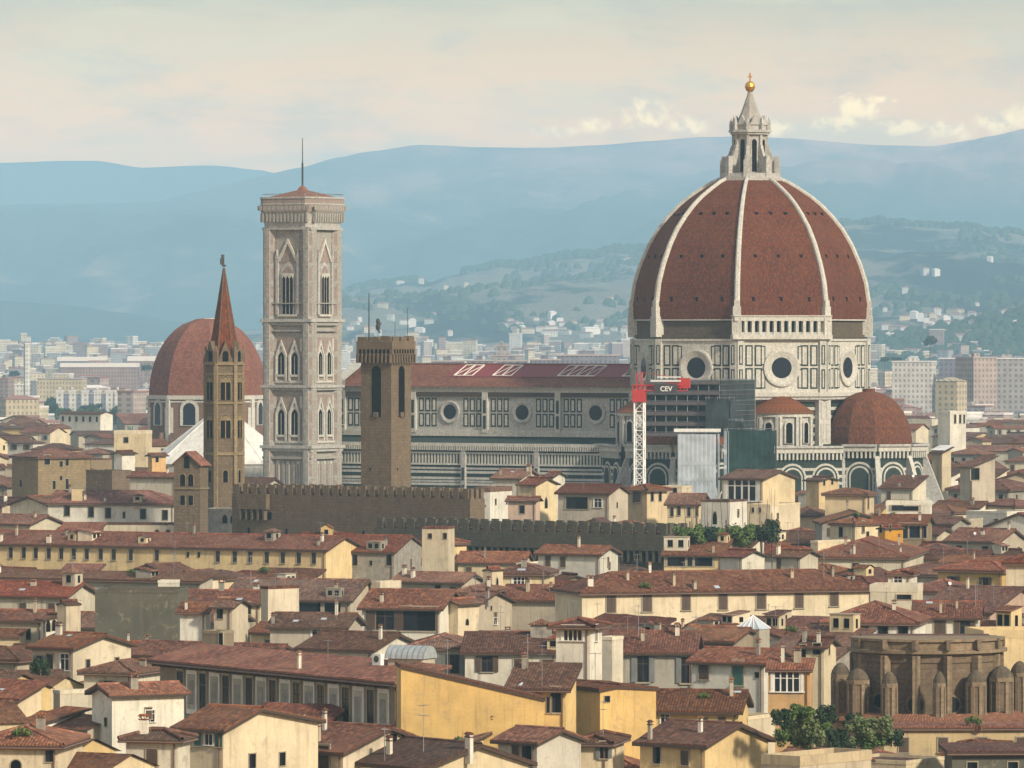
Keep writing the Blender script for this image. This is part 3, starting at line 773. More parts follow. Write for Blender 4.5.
    def chsq(h, c): return [(-h, -h+c), (-h+c, -h), (h-c, -h), (h, -h+c), (h, h-c), (h-c, h), (-h+c, h), (-h, h-c)]
    def rg8(h, c, z): return [(x, y, z) for x, y in chsq(h, c)]
    cn.loft([rg8(w+1.0, 1.6, zt-.6), rg8(w+1.1, 1.7, zt+.6), rg8(w+1.5, 2.0, zt+3.1), rg8(w+1.8, 2.1, zt+3.5), rg8(w+1.9, 2.1, zt+3.6)], 0, False)
    cn.loft([rg8(w+1.9, 2.1, zt+3.6), rg8(w+1.9, 2.1, zt+6.9)], 1, True)
    cn.loft([rg8(w+2.0, 2.15, zt+5.2), rg8(w+2.0, 2.15, zt+5.5)], 0, True); cn.loft([rg8(w+2.05, 2.15, zt+6.6), rg8(w+2.05, 2.15, zt+7.0)], 0, True)
    for k in range(4):
        cn.M = face_frame(k*pi/2, w+.9)
        for i in range(13): x = -w+i*w/6; cn.box(x-.22, x+.22, 0, .8, zt+1.2, zt+3.3, 2)
        cn.M = face_frame(k*pi/2, w+1.9)
        for i in range(12): x = -w-.6+i*(2*w+1.2)/11; cn.box(x-.42, x+.42, -.05, .05, zt+3.9, zt+5.0, 2)
        cn.M = Matrix()
    # railing
    ra = chsq(w+1.6, 2)
    for i in range(8):
        a_, b_ = ra[i], ra[(i+1) % 8]; cn.tube((*a_, zt+7.7), (*b_, zt+7.7), .06, 4, 3); cn.tube((*a_, zt+7), (*a_, zt+7.8), .07, 4, 3)
    cn.build('crown_cornice', ['marble_grey', 'marble_pink', 'marble_stained', 'metal_grey'], root)
    rf = MB(); h = w+1.4
    rf.loft([rg8(h, 1.8, zt+6.7), rg8(h*.5, .8, zt+7.9), rg8(1.0, .3, zt+8.7), rg8(.7, .2, zt+9.3), rg8(.1, .02, zt+9.9)], 0)
    rfo = rf.build('roof', 'dome_tile', root)
    pm = MB(); pm.tube((0, 0, zt+9.3), (0, 0, zt+15), .22, 6); pm.tube((0, 0, zt+15), (0, 0, zat(138, D)), .12, 6, 0, .08); pm.build('flag_pole', 'bronze', rfo)
campanile()
# ================================================================ old civic tower (battlements, tall bell openings)
def merlons(mb, a, b, z0, z1, th, n, m=0, fill=.58):
    a, b = Vector(a), Vector(b); d = b-a; L = d.length; d.normalize(); ang = math.atan2(d.y, d.x)
    old = mb.M; mb.M = old @ Matrix.Translation((a.x, a.y, 0)) @ Matrix.Rotation(ang, 4, 'Z'); s = L/n
    for i in range(n): mb.box(i*s+s*(1-fill)/2, i*s+s*(1+fill)/2, 0, th, z0+R.uniform(-.05, .05), z1+R.uniform(-.1, .1), m)
    mb.M = old
def civic_tower():
    D = 1045.; o = P(386, 337, D); th = radians(-32); root = empty('battlement_tower', (o.x, D, 0), th)
    tag(root, 'brown stone tower with square battlements and two tall arched bell openings', 'tower')
    w = 6.5/2; sh = MB(); sh.prism([(-w, -w), (w, -w), (w, w), (-w, w)], 0, zat(352, D), 0)
    for k in range(4):
        M = face_frame(k*pi/2, w)
        opening(sh, M, 2.0, zat(366, D)-zat(417, D), -.1, zat(417, D), 0, 1, 'round', .05, .18)
        sh.M = M
        sh.box(-.5, .5, -.1, .3, zat(417, D), zat(412, D), 0)
        for (x, z) in ((-1.9, 24), (1.2, 31), (.4, 27), (-2, 20)): sh.box(x-.15, x+.15, 0, .03, z, z+.5, 1)
        sh.M = Matrix()
    sh.build('shaft', ['masonry', 'void'], root)
    t = MB(); v = w+.6; zb, zt = zat(354, D), zat(341, D); t.box(-v, v, -v, v, zb, zt, 0)
    for k in range(4):
        t.M = face_frame(k*pi/2, w)
        for i in range(9): x = -v+.4+i*(2*v-.8)/8; t.extr([(x-.16, zb-1.6), (x+.16, zb-1.6), (x+.16, zb), (x-.16, zb)], 0, .85, 0)
        t.M = face_frame(k*pi/2, v)
        for i in range(8): x = -v+.85+i*(2*v-1.7)/7; t.extr(shift(arch(.5, .8, 6), x, zb+.1), -.02, .03, 1)
        t.M = Matrix()
    for a, b_ in (((-v, -v), (v, -v)), ((v, -v), (v, v)), ((v, v), (-v, v)), ((-v, v), (-v, -v))):
        merlons(t, (*a, 0), (*b_, 0), zt, zat(336.5, D), .5, 3, 0, .72)
    t.build('battlement', ['masonry', 'void'], root)
    ar = MB(); zt2 = zat(337, D)
    ar.tube((-w, -w*.2, zt), (-w, -w*.2, zat(293, D)), .13, 5, 0, .08); ar.build('mast', 'bronze', root)
    for px, y in ((395, 322), (407.5, 308)):
        a2 = MB(); q = Vector((P(px, 337, D).x-o.x, 0, 0)); q.rotate(Matrix.Rotation(-th, 3, 'Z')); a2.tube((q.x, q.y, zt), (q.x, q.y, zat(y, D)), .06, 4); a2.build('aerial', 'metal_dark', root)
    li = MB(); q = Vector((P(378, 337, D).x-o.x, 0, 0)); q.rotate(Matrix.Rotation(-th, 3, 'Z'))
    li.tube((q.x, q.y, zt), (q.x, q.y, zat(331, D)), .05, 4); z = zat(331, D)
    li.M = Matrix.Translation((q.x, q.y, z)); li.lathe([(.05, 0), (.35, .3), (.45, .9), (.3, 1.4), (.42, 1.7), (.25, 2.2), (.03, 2.3)], n=8); li.tube((0, 0, .9), (.7, 0, 1.4), .14, 5); li.tube((0, 0, .2), (.45, 0, -.3), .16, 5)
    li.build('lion_vane', 'bronze', root)
civic_tower()
# ================================================================ hexagonal spire
def spire():
    D = 1100.; cx = 224.; o = P(cx, 337, D); root = empty('spire_tower', (o.x, D, 0), radians(8))
    tag(root, 'slender six-sided brown stone tower with a tall pointed red spire', 'church spire')
    r = 19.3/F*D; zc = lambda y: zat(y, D); b = MB(); pl = reg(6, r, 0)
    b.prism(pl, 0, zc(363), 0)
    for y0, y1, ot in ((362, 365, .35), (373, 375, .2), (402, 404, .3), (427, 429, .15), (452, 455, .3)): band(b, pl, zc(y1), zc(y0), 2, ot)
    for k in range(6):
        a = pi/6+k*pi/3; M = face_frame(a, r*cos(pi/6))
        for yt, yb, ww in ((376, 400, 1.9), (414, 438, 1.9)):
            opening(b, M, ww, zc(yt)-zc(yb), 0, zc(yb), 2, 1, 'pointed', .12, .2, 1)
        for yt, yb in ((470, 482),): opening(b, M, .9, zc(yt)-zc(yb), 0, zc(yb), 2, 1, 'round', .08, .15)
        b.M = face_frame(k*pi/3, r); b.box(-.35, .35, -.6, .22, 0, zc(363), 2); b.M = Matrix()
    b.build('tower_wall', ['masonry', 'void', 'masonry_light'], root)
    s = MB(); zb = zc(363)
    for k in range(6):
        a = pi/6+k*pi/3; s.M = face_frame(a, r*cos(pi/6)*.98)          # gables at the spire foot
        s.extr([(-1.6, zb), (1.6, zb), (0, zc(341))], -1.2, .05, 1); s.extr(shift(arch(1.1, 2.0, 8), 0, zb+.3), 0, .12, 2)
        s.M = face_frame(k*pi/3, r*.97); s.box(-.42, .42, -.42, .42, zb, zc(352), 1); s.loft([[(-.42, -.42, zc(352)), (.42, -.42, zc(352)), (.42, .42, zc(352)), (-.42, .42, zc(352))], [(-.03, -.03, zc(345)), (.03, -.03, zc(345)), (.03, .03, zc(345)), (-.03, .03, zc(345))]], 1)
        s.M = Matrix()
    rg = [ring(6, r*.86, zb), ring(6, r*.52, zc(325)), ring(6, r*.27, zc(297)), ring(6, .12, zc(268))]
    s.loft(rg, 0)
    for k in range(6):
        pr = [Vector(q[k]) for q in rg]
        for a_, b_ in zip(pr, pr[1:]): s.tube(a_, b_, .13, 4, 1, .1)
    s.build('spire', ['dome_tile', 'masonry', 'void'], root)
    v = MB(); v.tube((0, 0, zc(268)), (0, 0, zc(254)), .06, 4); v.M = Matrix.Translation((-.25, 0, zc(262))); v.box(-.5, .3, -.08, .08, -.5, .7, 0); v.box(-.3, .15, -.1, .1, .7, 1.4, 0); v.box(-.15, .6, -.06, .06, -.9, -.5, 0); v.build('weather_vane', 'bronze', root)
spire()
# ================================================================ great brick dome of the other church
def brick_dome():
    D = 1610.; o = P(208, 337, D); root = empty('domed_chapel', (o.x, D, 0), radians(6))
    tag(root, 'smooth red dome on a brick drum with tall white framed arched windows', 'church')
    zc = lambda y: zat(y, D); r = 56.5/F*D; pl = reg(8, r/cos(pi/8)*.965, 0); b = MB(); a0 = 0
    b.prism(pl, 0, zc(396), 0); band(b, pl, zc(399), zc(395), 1, .5); band(b, pl, zc(402), zc(400.5), 1, .2)
    for k in range(8):
        am = pi/8+k*pi/4; M = face_frame(am, r*.965)
        opening(b, M, 3.6, zc(402)-zc(424), 0, zc(425), 1, 2, 'round', .3, .9)
        b.M = M; 
        for sg in (-1, 1): b.box(sg*5.4-.6, sg*5.4+.6, 0, .35, zc(440), zc(407), 1)
        b.box(-5, 5, 0, 2.0, 0, zc(432), 0); b.M = face_frame(k*pi/4, r/cos(pi/8)*.965); b.box(-.6, .6, -.5, .4, 0, zc(398), 1); b.M = Matrix()
    b.build('drum', ['brick_drum', 'marble', 'glass_blue'], root)
    d = MB(); H = zc(319)-zc(396); pr = [(r*(1-.008*i) if False else r*cos(math.asin(min(1, (i/14)*.985)))**.92, zc(396)+H*(i/14)) for i in range(15)]
    s = 0
    for (ra, za), (rb, zb) in zip(pr, pr[1:]):
        ds = sqrt((ra-rb)**2+(za-zb)**2)
        for k in range(8):
            A = [(k+q)*pi/4 for q in (0, 1)]; c_ = 1/cos(pi/8)*.965
            d.face([(ra*c_*cos(A[0]), ra*c_*sin(A[0]), za), (ra*c_*cos(A[1]), ra*c_*sin(A[1]), za), (rb*c_*cos(A[1]), rb*c_*sin(A[1]), zb), (rb*c_*cos(A[0]), rb*c_*sin(A[0]), zb)], 0, [(-ra*.38, s), (ra*.38, s), (rb*.38, s+ds), (-rb*.38, s+ds)])
        s += ds
    d.build('dome', 'dome_tile', root, False)
    l = MB(); l.prism(reg(8, 2.4, pi/8), zc(321), zc(318), 0); l.prism(reg(8, 3.0, pi/8), zc(327), zc(325), 0) ; l.build('lantern_stub', 'marble', root)
brick_dome()
# ================================================================ white pyramid roof of the baptistery
def baptistery():
    D = 1425.; o = P(222, 337, D); root = empty('octagonal_baptistery', (o.x, D, 0), radians(14))
    tag(root, 'white marble pyramid roof with a small lantern behind the brown spire tower', 'baptistery')
    zc = lambda y: zat(y, D); pl = reg(8, 18.2, pi/8); b = MB(); b.prism(pl, 0, zc(463), 0)
    for z in (6, 10, 14, 18): band(b, pl, z, z+1, 1, .08)
    b.build('wall', ['marble', 'marble_green'], root)
    r_ = MB(); za, zt = zc(463), zc(410); r_.loft([ring(8, 18.6, za, pi/8), ring(8, 1.6, zt, pi/8)], 0)
    for k in range(8):
        a = pi/8+k*pi/4; r_.tube((18.6*cos(a), 18.6*sin(a), za), (1.6*cos(a), 1.6*sin(a), zt), .22, 4, 0)
    rf = r_.build('roof', 'marble_white', root)
    l = MB(); l.prism(reg(8, 2.0, pi/8), zt-.4, zt+.6, 0)
    for k in range(8): a = k*pi/4+pi/8; l.tube((1.5*cos(a), 1.5*sin(a), zt+.6), (1.5*cos(a), 1.5*sin(a), zt+4), .22, 5, 0)
    l.prism(reg(8, .9, 0), zt+.6, zt+4, 1); l.prism(reg(8, 1.9, pi/8), zt+4, zt+4.6, 0, True, None, True); l.loft([ring(8, 1.7, zt+4.6, pi/8), ring(8, 1.2, zt+6), ring(8, .3, zt+7.2)], 0)
    l.lathe([(.1, zt+7.2), (.55, zt+7.7), (.1, zt+8.3)], n=8, m=2); l.build('lantern', ['marble_white', 'marble_grey', 'gold'], rf)
baptistery()
# ================================================================ houses
def winmesh(kind):
    """unit window: width 1, height 1, sill at z=0, outward = -y"""
    mb = MB()
    if kind == 'arch':
        o = arch(1.25, 1.12, 8); i = arch(1, 1, 8)
        mb.M = Matrix.Rotation(pi, 4, 'Z'); mb.extr(o, -.1, .06, 0); mb.extr(i, -.1, .07, 1); mb.M = Matrix()
        return mesh_of(mb, 'window', ['frame_stone', 'void'])
    if kind == 'round':
        mb.M = Matrix.Rotation(pi, 4, 'Z'); c = [(.5*cos(2*pi*i/16), .5+.5*sin(2*pi*i/16)) for i in range(16)]; mb.extr([(x*1.22, .5+(z-.5)*1.22) for x, z in c], -.1, .08, 0); mb.extr(c, -.1, .1, 1); mb.M = Matrix()
        return mesh_of(mb, 'window', ['frame_stone', 'void'])
    if kind == 'hole':
        mb.box(-.5, .5, -.03, .1, 0, 1, 1); mb.box(-.6, .6, -.12, .1, -.07, 0, 0); mb.box(-.6, -.5, -.07, .1, 0, 1.0, 0); mb.box(.5, .6, -.07, .1, 0, 1.0, 0); mb.box(-.6, .6, -.09, .1, 1.0, 1.07, 0); mb.box(-.5, -.05, -.05, -.02, 0, 1, 2)
        return mesh_of(mb, 'window', ['frame_stone', 'void', 'glass_dark'])
    fr = {'glass': 'frame_white', 'quad': 'frame_white', 'green': 'frame_white', 'grey': 'frame_stone', 'brown': 'frame_stone', 'closed': 'frame_stone', 'gclosed': 'frame_stone', 'stone': 'frame_stone'}[kind]
    sh = {'green': 'shutter_green', 'gclosed': 'shutter_green', 'grey': 'shutter_grey', 'brown': 'shutter_brown', 'closed': 'shutter_brown'}.get(kind, 'shutter_brown')
    g = .1
    for a in ((-.5-g, -.5, -.03, 1.03), (.5, .5+g, -.03, 1.03)): mb.box(a[0], a[1], -.1, .05, a[2], a[3], 0)
    mb.box(-.5-g, .5+g, -.12, .05, 1.0, 1.07, 0); mb.box(-.5-g*1.5, .5+g*1.5, -.2, .05, -.06, 0, 0)
    mb.box(-.5, .5, -.02, .05, 0, 1, 1)
    if kind in ('closed', 'gclosed'):
        for s in (-.49, .01):
            mb.box(s, s+.48, -.075, 0, .01, .99, 2)
            for q in range(9): mb.box(s+.06, s+.42, -.095, -.07, .06+q*.1, .11+q*.1, 2)
    else:
        mb.box(-.03, .03, -.05, 0, 0, 1, 3); mb.box(-.5, -.44, -.05, 0, 0, 1, 3); mb.box(.44, .5, -.05, 0, 0, 1, 3); mb.box(-.5, .5, -.045, 0, .68, .72, 3)
    if kind == 'quad':
        for x in (-.26, .2): mb.box(x, x+.05, -.06, 0, 0, 1, 3)
    if kind in ('green', 'grey', 'brown'):
        for s in (-1, 1):
            a, b = sorted((s*.52, s*1.0)); mb.box(a, b, -.17, -.12, .0, 1, 2)
            for q in range(9): mb.box(a+.05, b-.05, -.19, -.16, .06+q*.1, .11+q*.1, 2)
    return mesh_of(mb, 'window', [fr, 'glass_dark', sh, 'frame_white' if kind in ('glass', 'quad', 'green') else 'timber_dark'])
WM = {k: winmesh(k) for k in ('arch', 'round', 'hole', 'glass', 'quad', 'green', 'grey', 'brown', 'closed', 'gclosed', 'stone')}
def chimmesh(v):
    mb = MB(); w, d, h = [(.5, .4, 1.3), (.9, .45, 1.5), (.4, .4, 1.9)][v]
    mb.box(-w/2, w/2, -d/2, d/2, -1.5, h, 0); mb.box(-w/2-.08, w/2+.08, -d/2-.08, d/2+.08, h, h+.1, 1)
    for x in ((-w/2+.08,), (w/2-.08,)): mb.box(x[0]-.07, x[0]+.07, -d/2, d/2, h+.1, h+.35, 0)
    mb.loft([[(-w/2-.15, -d/2-.15, h+.35), (w/2+.15, -d/2-.15, h+.35), (w/2+.15, d/2+.15, h+.35), (-w/2-.15, d/2+.15, h+.35)], [(-w/2, -.02, h+.62), (w/2, -.02, h+.62), (w/2, .02, h+.62), (-w/2, .02, h+.62)]], 1)
    return mb
CH = [[mesh_of(chimmesh(v), 'chimney', [m_, 'roof_tile']) for m_ in ('beige', 'white', 'plaster_worn')] for v in range(3)]
def antmesh(v):
    mb = MB(); h = [3.0, 4.2][v]; mb.tube((0, 0, -.5), (0, 0, h), .035, 4); mb.tube((-.6, 0, h-.15), (.6, 0, h-.15), .025, 4)
    for i in range(6): mb.tube((-.5+i*.2, -.35+.04*i, h-.15), (-.5+i*.2, .35-.04*i, h-.15), .018, 3)
    if v: mb.tube((0, -.5, h-1.0), (0, .5, h-1.0), .025, 4); [mb.tube((-.3, -.4+i*.2, h-1.), (.3, -.4+i*.2, h-1.), .018, 3) for i in range(5)]
    return mb
AN = [mesh_of(antmesh(v), 'antenna', 'metal_grey') for v in (0, 1)]
mb = MB(); mb.tube((0, 0, -.4), (0, 0, .9), .05, 5); mb.M = Matrix.Translation((0, -.1, 1.1)) @ Matrix.Rotation(radians(65), 4, 'X'); mb.lathe([(.02, -.12), (.28, -.06), (.45, .05), (.43, .06), (.26, -.03)], n=14); mb.tube((0, 0, -.1), (0, .1, .4), .025, 4)
DISH = mesh_of(mb, 'satellite_dish', 'white_paint')
mb = MB(); mb.box(-.5, .5, -.5, .5, .0, .16, 0); mb.box(-.43, .43, -.43, .43, .1, .19, 1); SKY_L = mesh_of(mb, 'skylight', ['metal_dark', 'tarp'])
mb = MB(); mb.box(-.5, .5, -.5, .5, .0, .1, 0); mb.box(-.5, .5, -.02, .02, .1, .13, 0); AWN = mesh_of(mb, 'white_canopy', ['white_paint'])

def cabmesh(v):
    r_ = random.Random(40+v); mb = MB(); w, d, h = r_.uniform(1.6, 4.2), r_.uniform(1.6, 3.0), r_.uniform(1.3, 2.7); kind = v % 4
    mb.box(-w/2, w/2, -d/2, d/2, -2.2, h, 0)
    if kind == 0: mb.face([(-w/2-.3, -d/2-.35, h-.12), (w/2+.3, -d/2-.35, h-.12), (w/2+.3, d/2+.2, h+.55), (-w/2-.3, d/2+.2, h+.55)], 1); mb.face([(-w/2-.3, -d/2-.35, h-.28), (w/2+.3, -d/2-.35, h-.28), (w/2+.3, -d/2-.35, h-.12), (-w/2-.3, -d/2-.35, h-.12)], 1); mb.face([(w/2, -d/2, h), (w/2, d/2, h), (w/2, d/2, h+.5)], 0)
    elif kind == 1:
        q = w*.22; mb.extr([(-w/2, h), (w/2, h), (0, h+q)], d/2, -d/2, 0)
        for sg in (-1, 1): mb.face([(sg*(w/2+.3), -d/2-.3, h-.1), (sg*(w/2+.3), d/2+.3, h-.1), (0, d/2+.3, h+q+.1), (0, -d/2-.3, h+q+.1)], 1)
    elif kind == 2: mb.box(-w/2-.12, w/2+.12, -d/2-.12, d/2+.12, h, h+.12, 3)
    else: mb.loft([[(-w/2-.35, -d/2-.35, h-.05), (w/2+.35, -d/2-.35, h-.05), (w/2+.35, d/2+.35, h-.05), (-w/2-.35, d/2+.35, h-.05)], [(-.1, -.1, h+.6), (.1, -.1, h+.6), (.1, .1, h+.6), (-.1, .1, h+.6)]], 1)
    n = 1 if w < 2.6 else 2
    for i in range(n):
        x = (i-(n-1)/2)*w*.45; mb.box(x-.42, x+.42, -d/2-.05, -d/2+.1, h*.22, h*.78, 2); mb.box(x-.5, x+.5, -d/2-.09, -d/2, h*.16, h*.22, 3)
    mb.box(w/2-.05, w/2+.04, -.3, .3, h*.2, h*.75, 2)
    return mb
CB = [[mesh_of(cabmesh(v), 'dormer', [m_, 'roof_tile', 'void', 'frame_stone']) for m_ in ('cream', 'white', 'grey', 'plaster_worn', 'ochre')] for v in range(8)]
mb = MB()
for i_ in range(7): mb.tube((-1.5+i_*.5, 0, 0), (-1.5+i_*.5, 0, .9), .03, 4)
mb.tube((-1.5, 0, .9), (1.5, 0, .9), .035, 4); mb.box(-1.6, 1.6, -.3, 1.4, -1.5, 0, 1); RAIL = mesh_of(mb, 'roof_terrace', ['metal_dark', 'plaster_worn'])
mb = MB()
for a_, b__, c_, rr_ in ((-.5, 0, .35, .4), (.1, .1, .5, .5), (.6, 0, .3, .35)):
    r9 = random.Random(int(rr_*100))
    for i_ in range(90):
        v9 = Vector((r9.gauss(0, 1), r9.gauss(0, 1), r9.gauss(0, 1))).normalized(); p9 = Vector((a_, b__, c_+.3))+v9*rr_*r9.uniform(.5, 1.1); t9 = v9.orthogonal().normalized(); w9 = v9.cross(t9); mb.face([p9-t9*.12, p9-w9*.09, p9+t9*.12, p9+w9*.09], 0)
mb.box(-.9, .9, -.2, .3, -.3, .25, 1); PLANTER = mesh_of(mb, 'potted_plants', ['leaf', 'roof_tile'])
HOUSES = []          # records used for layout and labels
ROOFNAME = {'L': 'gabled', 'R': 'gabled', 'H': 'hipped', 'F': 'flat', 'S': 'lean-to', 'D': 'lean-to', 'SR': 'lean-to'}
class House: pass
def mk_house(C0, w, d, h, th, roof, wall, rt='roof_tile', pitch=.33, over=.55, name='house', at='F', ridge=.5, chim=None, hi=None, detail=1):
    """C0: world xy of the front corner. at='F': the corner is the right end of the front; 'B': its left end"""
    H = House(); H.w, H.d, H.h, H.th, H.roof, H.wall = w, d, h, th, roof, wall
    c, s_ = cos(th), sin(th)
    cx, cy = (-w/2, d/2) if at == 'F' else (w/2, d/2)
    H.x = C0[0]+cx*c-cy*s_; H.y = C0[1]+cx*s_+cy*c
    root = empty(name, (H.x, H.y, 0), th); H.root = root
    H.Mw = Matrix.Translation((H.x, H.y, 0)) @ Matrix.Rotation(th, 4, 'Z'); H.Mi = H.Mw.inverted()
    a, b = w/2, d/2; o = over; t = .22
    if roof in ('H',):
        if w >= d: rr = (a-b*.95); apx = [(-rr, 0), (rr, 0)]
        else: rr = (b-a*.95); apx = [(0, -rr), (0, rr)]
        top = h+min(a, b)*pitch
    P_ = []   # top polys with z
    A, B = a+o, b+o; ze = h-o*pitch
    if roof == 'L':
        zr = h+pitch*2*b*ridge; yr = -b+2*b*ridge; zf = h-o*pitch; kb = (zr-h)/(b-yr) if b-yr > .1 else 0; zb = h-o*kb
        P_ = [[(-A, -B, zf), (A, -B, zf), (A, yr, zr), (-A, yr, zr)], [(A, B, zb), (-A, B, zb), (-A, yr, zr), (A, yr, zr)]]
        gab = [[(a, -b, 0), (a, b, 0), (a, b, h), (a, yr, zr-.1), (a, -b, h)], [(-a, b, 0), (-a, -b, 0), (-a, -b, h), (-a, yr, zr-.1), (-a, b, h)], [(-a, -b, 0), (a, -b, 0), (a, -b, h), (-a, -b, h)], [(a, b, 0), (-a, b, 0), (-a, b, h), (a, b, h)]]
    elif roof == 'R':
        zr = h+pitch*a*2*ridge; xr = -a+2*a*ridge; kb = (zr-h)/(a-xr); zb = h-o*kb
        P_ = [[(-A, B, ze), (-A, -B, ze), (xr, -B, zr), (xr, B, zr)], [(A, -B, zb), (A, B, zb), (xr, B, zr), (xr, -B, zr)]]
        gab = [[(-a, -b, 0), (a, -b, 0), (a, -b, h), (xr, -b, zr-.1), (-a, -b, h)], [(a, b, 0), (-a, b, 0), (-a, b, h), (xr, b, zr-.1), (a, b, h)], [(a, -b, 0), (a, b, 0), (a, b, h), (a, -b, h)], [(-a, b, 0), (-a, -b, 0), (-a, -b, h), (-a, b, h)]]
    elif roof in ('S', 'D'):      # S rises away from the viewer, D rises towards him
        q = pitch if roof == 'S' else -pitch; z0, z1 = (h, h+q*d) if roof == 'S' else (h, h+q*d)
        P_ = [[(-A, -B, z0-o*q), (A, -B, z0-o*q), (A, B, z1+o*q), (-A, B, z1+o*q)]]
        gab = [[(a, -b, 0), (a, b, 0), (a, b, z1-.1), (a, -b, z0-.1)], [(-a, b, 0), (-a, -b, 0), (-a, -b, z0-.1), (-a, b, z1-.1)], [(-a, -b, 0), (a, -b, 0), (a, -b, z0-.1), (-a, -b, z0-.1)], [(a, b, 0), (-a, b, 0), (-a, b, z1-.1), (a, b, z1-.1)]]
    elif roof == 'SR':            # falls towards +x
        q = pitch; z0 = h+q*w
        P_ = [[(-A, -B, z0+o*q), (A, -B, h-o*q), (A, B, h-o*q), (-A, B, z0+o*q)]]
        gab = [[(a, -b, 0), (a, b, 0), (a, b, h-.1), (a, -b, h-.1)], [(-a, b, 0), (-a, -b, 0), (-a, -b, z0-.1), (-a, b, z0-.1)], [(-a, -b, 0), (a, -b, 0), (a, -b, h-.1), (-a, -b, z0-.1)], [(a, b, 0), (-a, b, 0), (-a, b, z0-.1), (a, b, h-.1)]]
    elif roof == 'H':
        if w >= d:
            l, r = (-(a-b), 0, h+b*pitch), (a-b, 0, h+b*pitch)
            P_ = [[(-A, -B, ze), (A, -B, ze), r, l], [(A, -B, ze), (A, B, ze), r], [(A, B, ze), (-A, B, ze), l, r], [(-A, B, ze), (-A, -B, ze), l]]
        else:
            l, r = (0, -(b-a), h+a*pitch), (0, b-a, h+a*pitch)
            P_ = [[(-A, -B, ze), (A, -B, ze), l], [(A, -B, ze), (A, B, ze), r, l], [(A, B, ze), (-A, B, ze), r], [(-A, B, ze), (-A, -B, ze), l, r]]
        gab = None
    else:
        gab = None
    wb = MB()
    if gab is None:
        wb.box(-a, a, -b, b, 0, h-.02 if roof != 'F' else h, 0)
    else:
        for g_ in gab: wb.face(g_, 0)
    H.wallo = wb.build('wall', wall, root)
    rb = MB()
    if roof == 'F':
        # terrace with parapet
        p = .9 if over > .3 else .35
        for q in ((-a-.05, a+.05, -b-.05, -b+.25), (-a-.05, a+.05, b-.25, b+.05), (-a-.05, -a+.25, -b+.25, b-.25), (a-.25, a+.05, -b+.25, b-.25)): rb.box(*q, h-.02, h+p, 0)
        rb.box(-a+.25, a-.25, -b+.25, b-.25, h, h+.06, 1)
        H.polys = [[(-a, -b, h+.06), (a, -b, h+.06), (a, b, h+.06), (-a, b, h+.06)]]
        H.roofo = rb.build('roof', [wall if rt == 'roof_tile' else rt, 'roof_tile_old'], root); H.top = h+p
    else:
        edges = {}
        for p in P_:
            v0 = Vector(p[0]); e = (Vector(p[1])-v0).normalized(); n = e.cross(Vector(p[-1])-v0).normalized(); wv = n.cross(e)
            off = R.uniform(0, 40)
            if detail and len(p) in (3, 4) and w*d > 30:
                Pv = [Vector(x) for x in p]; P3 = Pv[3] if len(p) == 4 else Pv[2]
                nu, nv = max(2, min(26, int((Pv[1]-Pv[0]).length/1.1))), max(2, min(12, int((P3-Pv[0]).length/1.2))); G = []
                for jv in range(nv+1):
                    for iu in range(nu+1):
                        aa, bb = iu/nu, jv/nv; q = Pv[0].lerp(Pv[1], aa).lerp(P3.lerp(Pv[2], aa), bb); f0 = q.copy()
                        q = q+Vector((0, 0, .03+.10*(1+noise.noise(Vector((q.x*.35+off, q.y*.35, h))))+.05*(1+noise.noise(Vector((q.x*1.4+off, q.y*1.4, 3.)))))); G.append((q, f0))
                uvf = lambda x: (off+(x-v0).dot(e), (x-v0).dot(wv))
                for jv in range(nv):
                    for iu in range(nu):
                        k_ = [jv*(nu+1)+iu, jv*(nu+1)+iu+1, (jv+1)*(nu+1)+iu+1, (jv+1)*(nu+1)+iu]; rb.face([G[z_][0] for z_ in k_], 0, [uvf(G[z_][1]) for z_ in k_])
                        if jv == 0: rb.face([G[k_[0]][1], G[k_[1]][1], G[k_[1]][0], G[k_[0]][0]], 0)
                        if jv == nv-1: rb.face([G[k_[3]][1], G[k_[2]][1], G[k_[2]][0], G[k_[3]][0]], 0)
                        if iu == 0: rb.face([G[k_[0]][1], G[k_[3]][1], G[k_[3]][0], G[k_[0]][0]], 0)
                        if iu == nu-1: rb.face([G[k_[1]][1], G[k_[2]][1], G[k_[2]][0], G[k_[1]][0]], 0)
            else: rb.face(p, 0, [(off+(Vector(x)-v0).dot(e), (Vector(x)-v0).dot(wv)) for x in p])
            rb.face([(x[0], x[1], x[2]-t) for x in reversed(p)], 1)
            for i in range(len(p)):
                k1 = (p[i], p[(i+1) % len(p)]); edges[k1] = 1
        for (p, q) in edges:
            if (q, p) not in edges: rb.face([(p[0], p[1], p[2]-t), (q[0], q[1], q[2]-t), q, p], 1 if detail else 0)
        if detail and roof in ('L', 'R', 'H'):      # ridge tiles
            for p in P_[:1] if roof != 'H' else P_:
                if roof == 'H':
                    rb.tube(Vector(p[1])+Vector((0, 0, .12)), Vector(p[2])+Vector((0, 0, .12)), .2, 5, 2)
                if len(p) == 4: rb.tube(Vector(p[2])+Vector((0, 0, .12)), Vector(p[3])+Vector((0, 0, .12)), .22, 5, 2)
        H.polys = P_; H.top = max(x[2] for p in P_ for x in p)
        H.roofo = rb.build('roof', [rt, 'timber_dark', 'roof_tile_bright'], root)
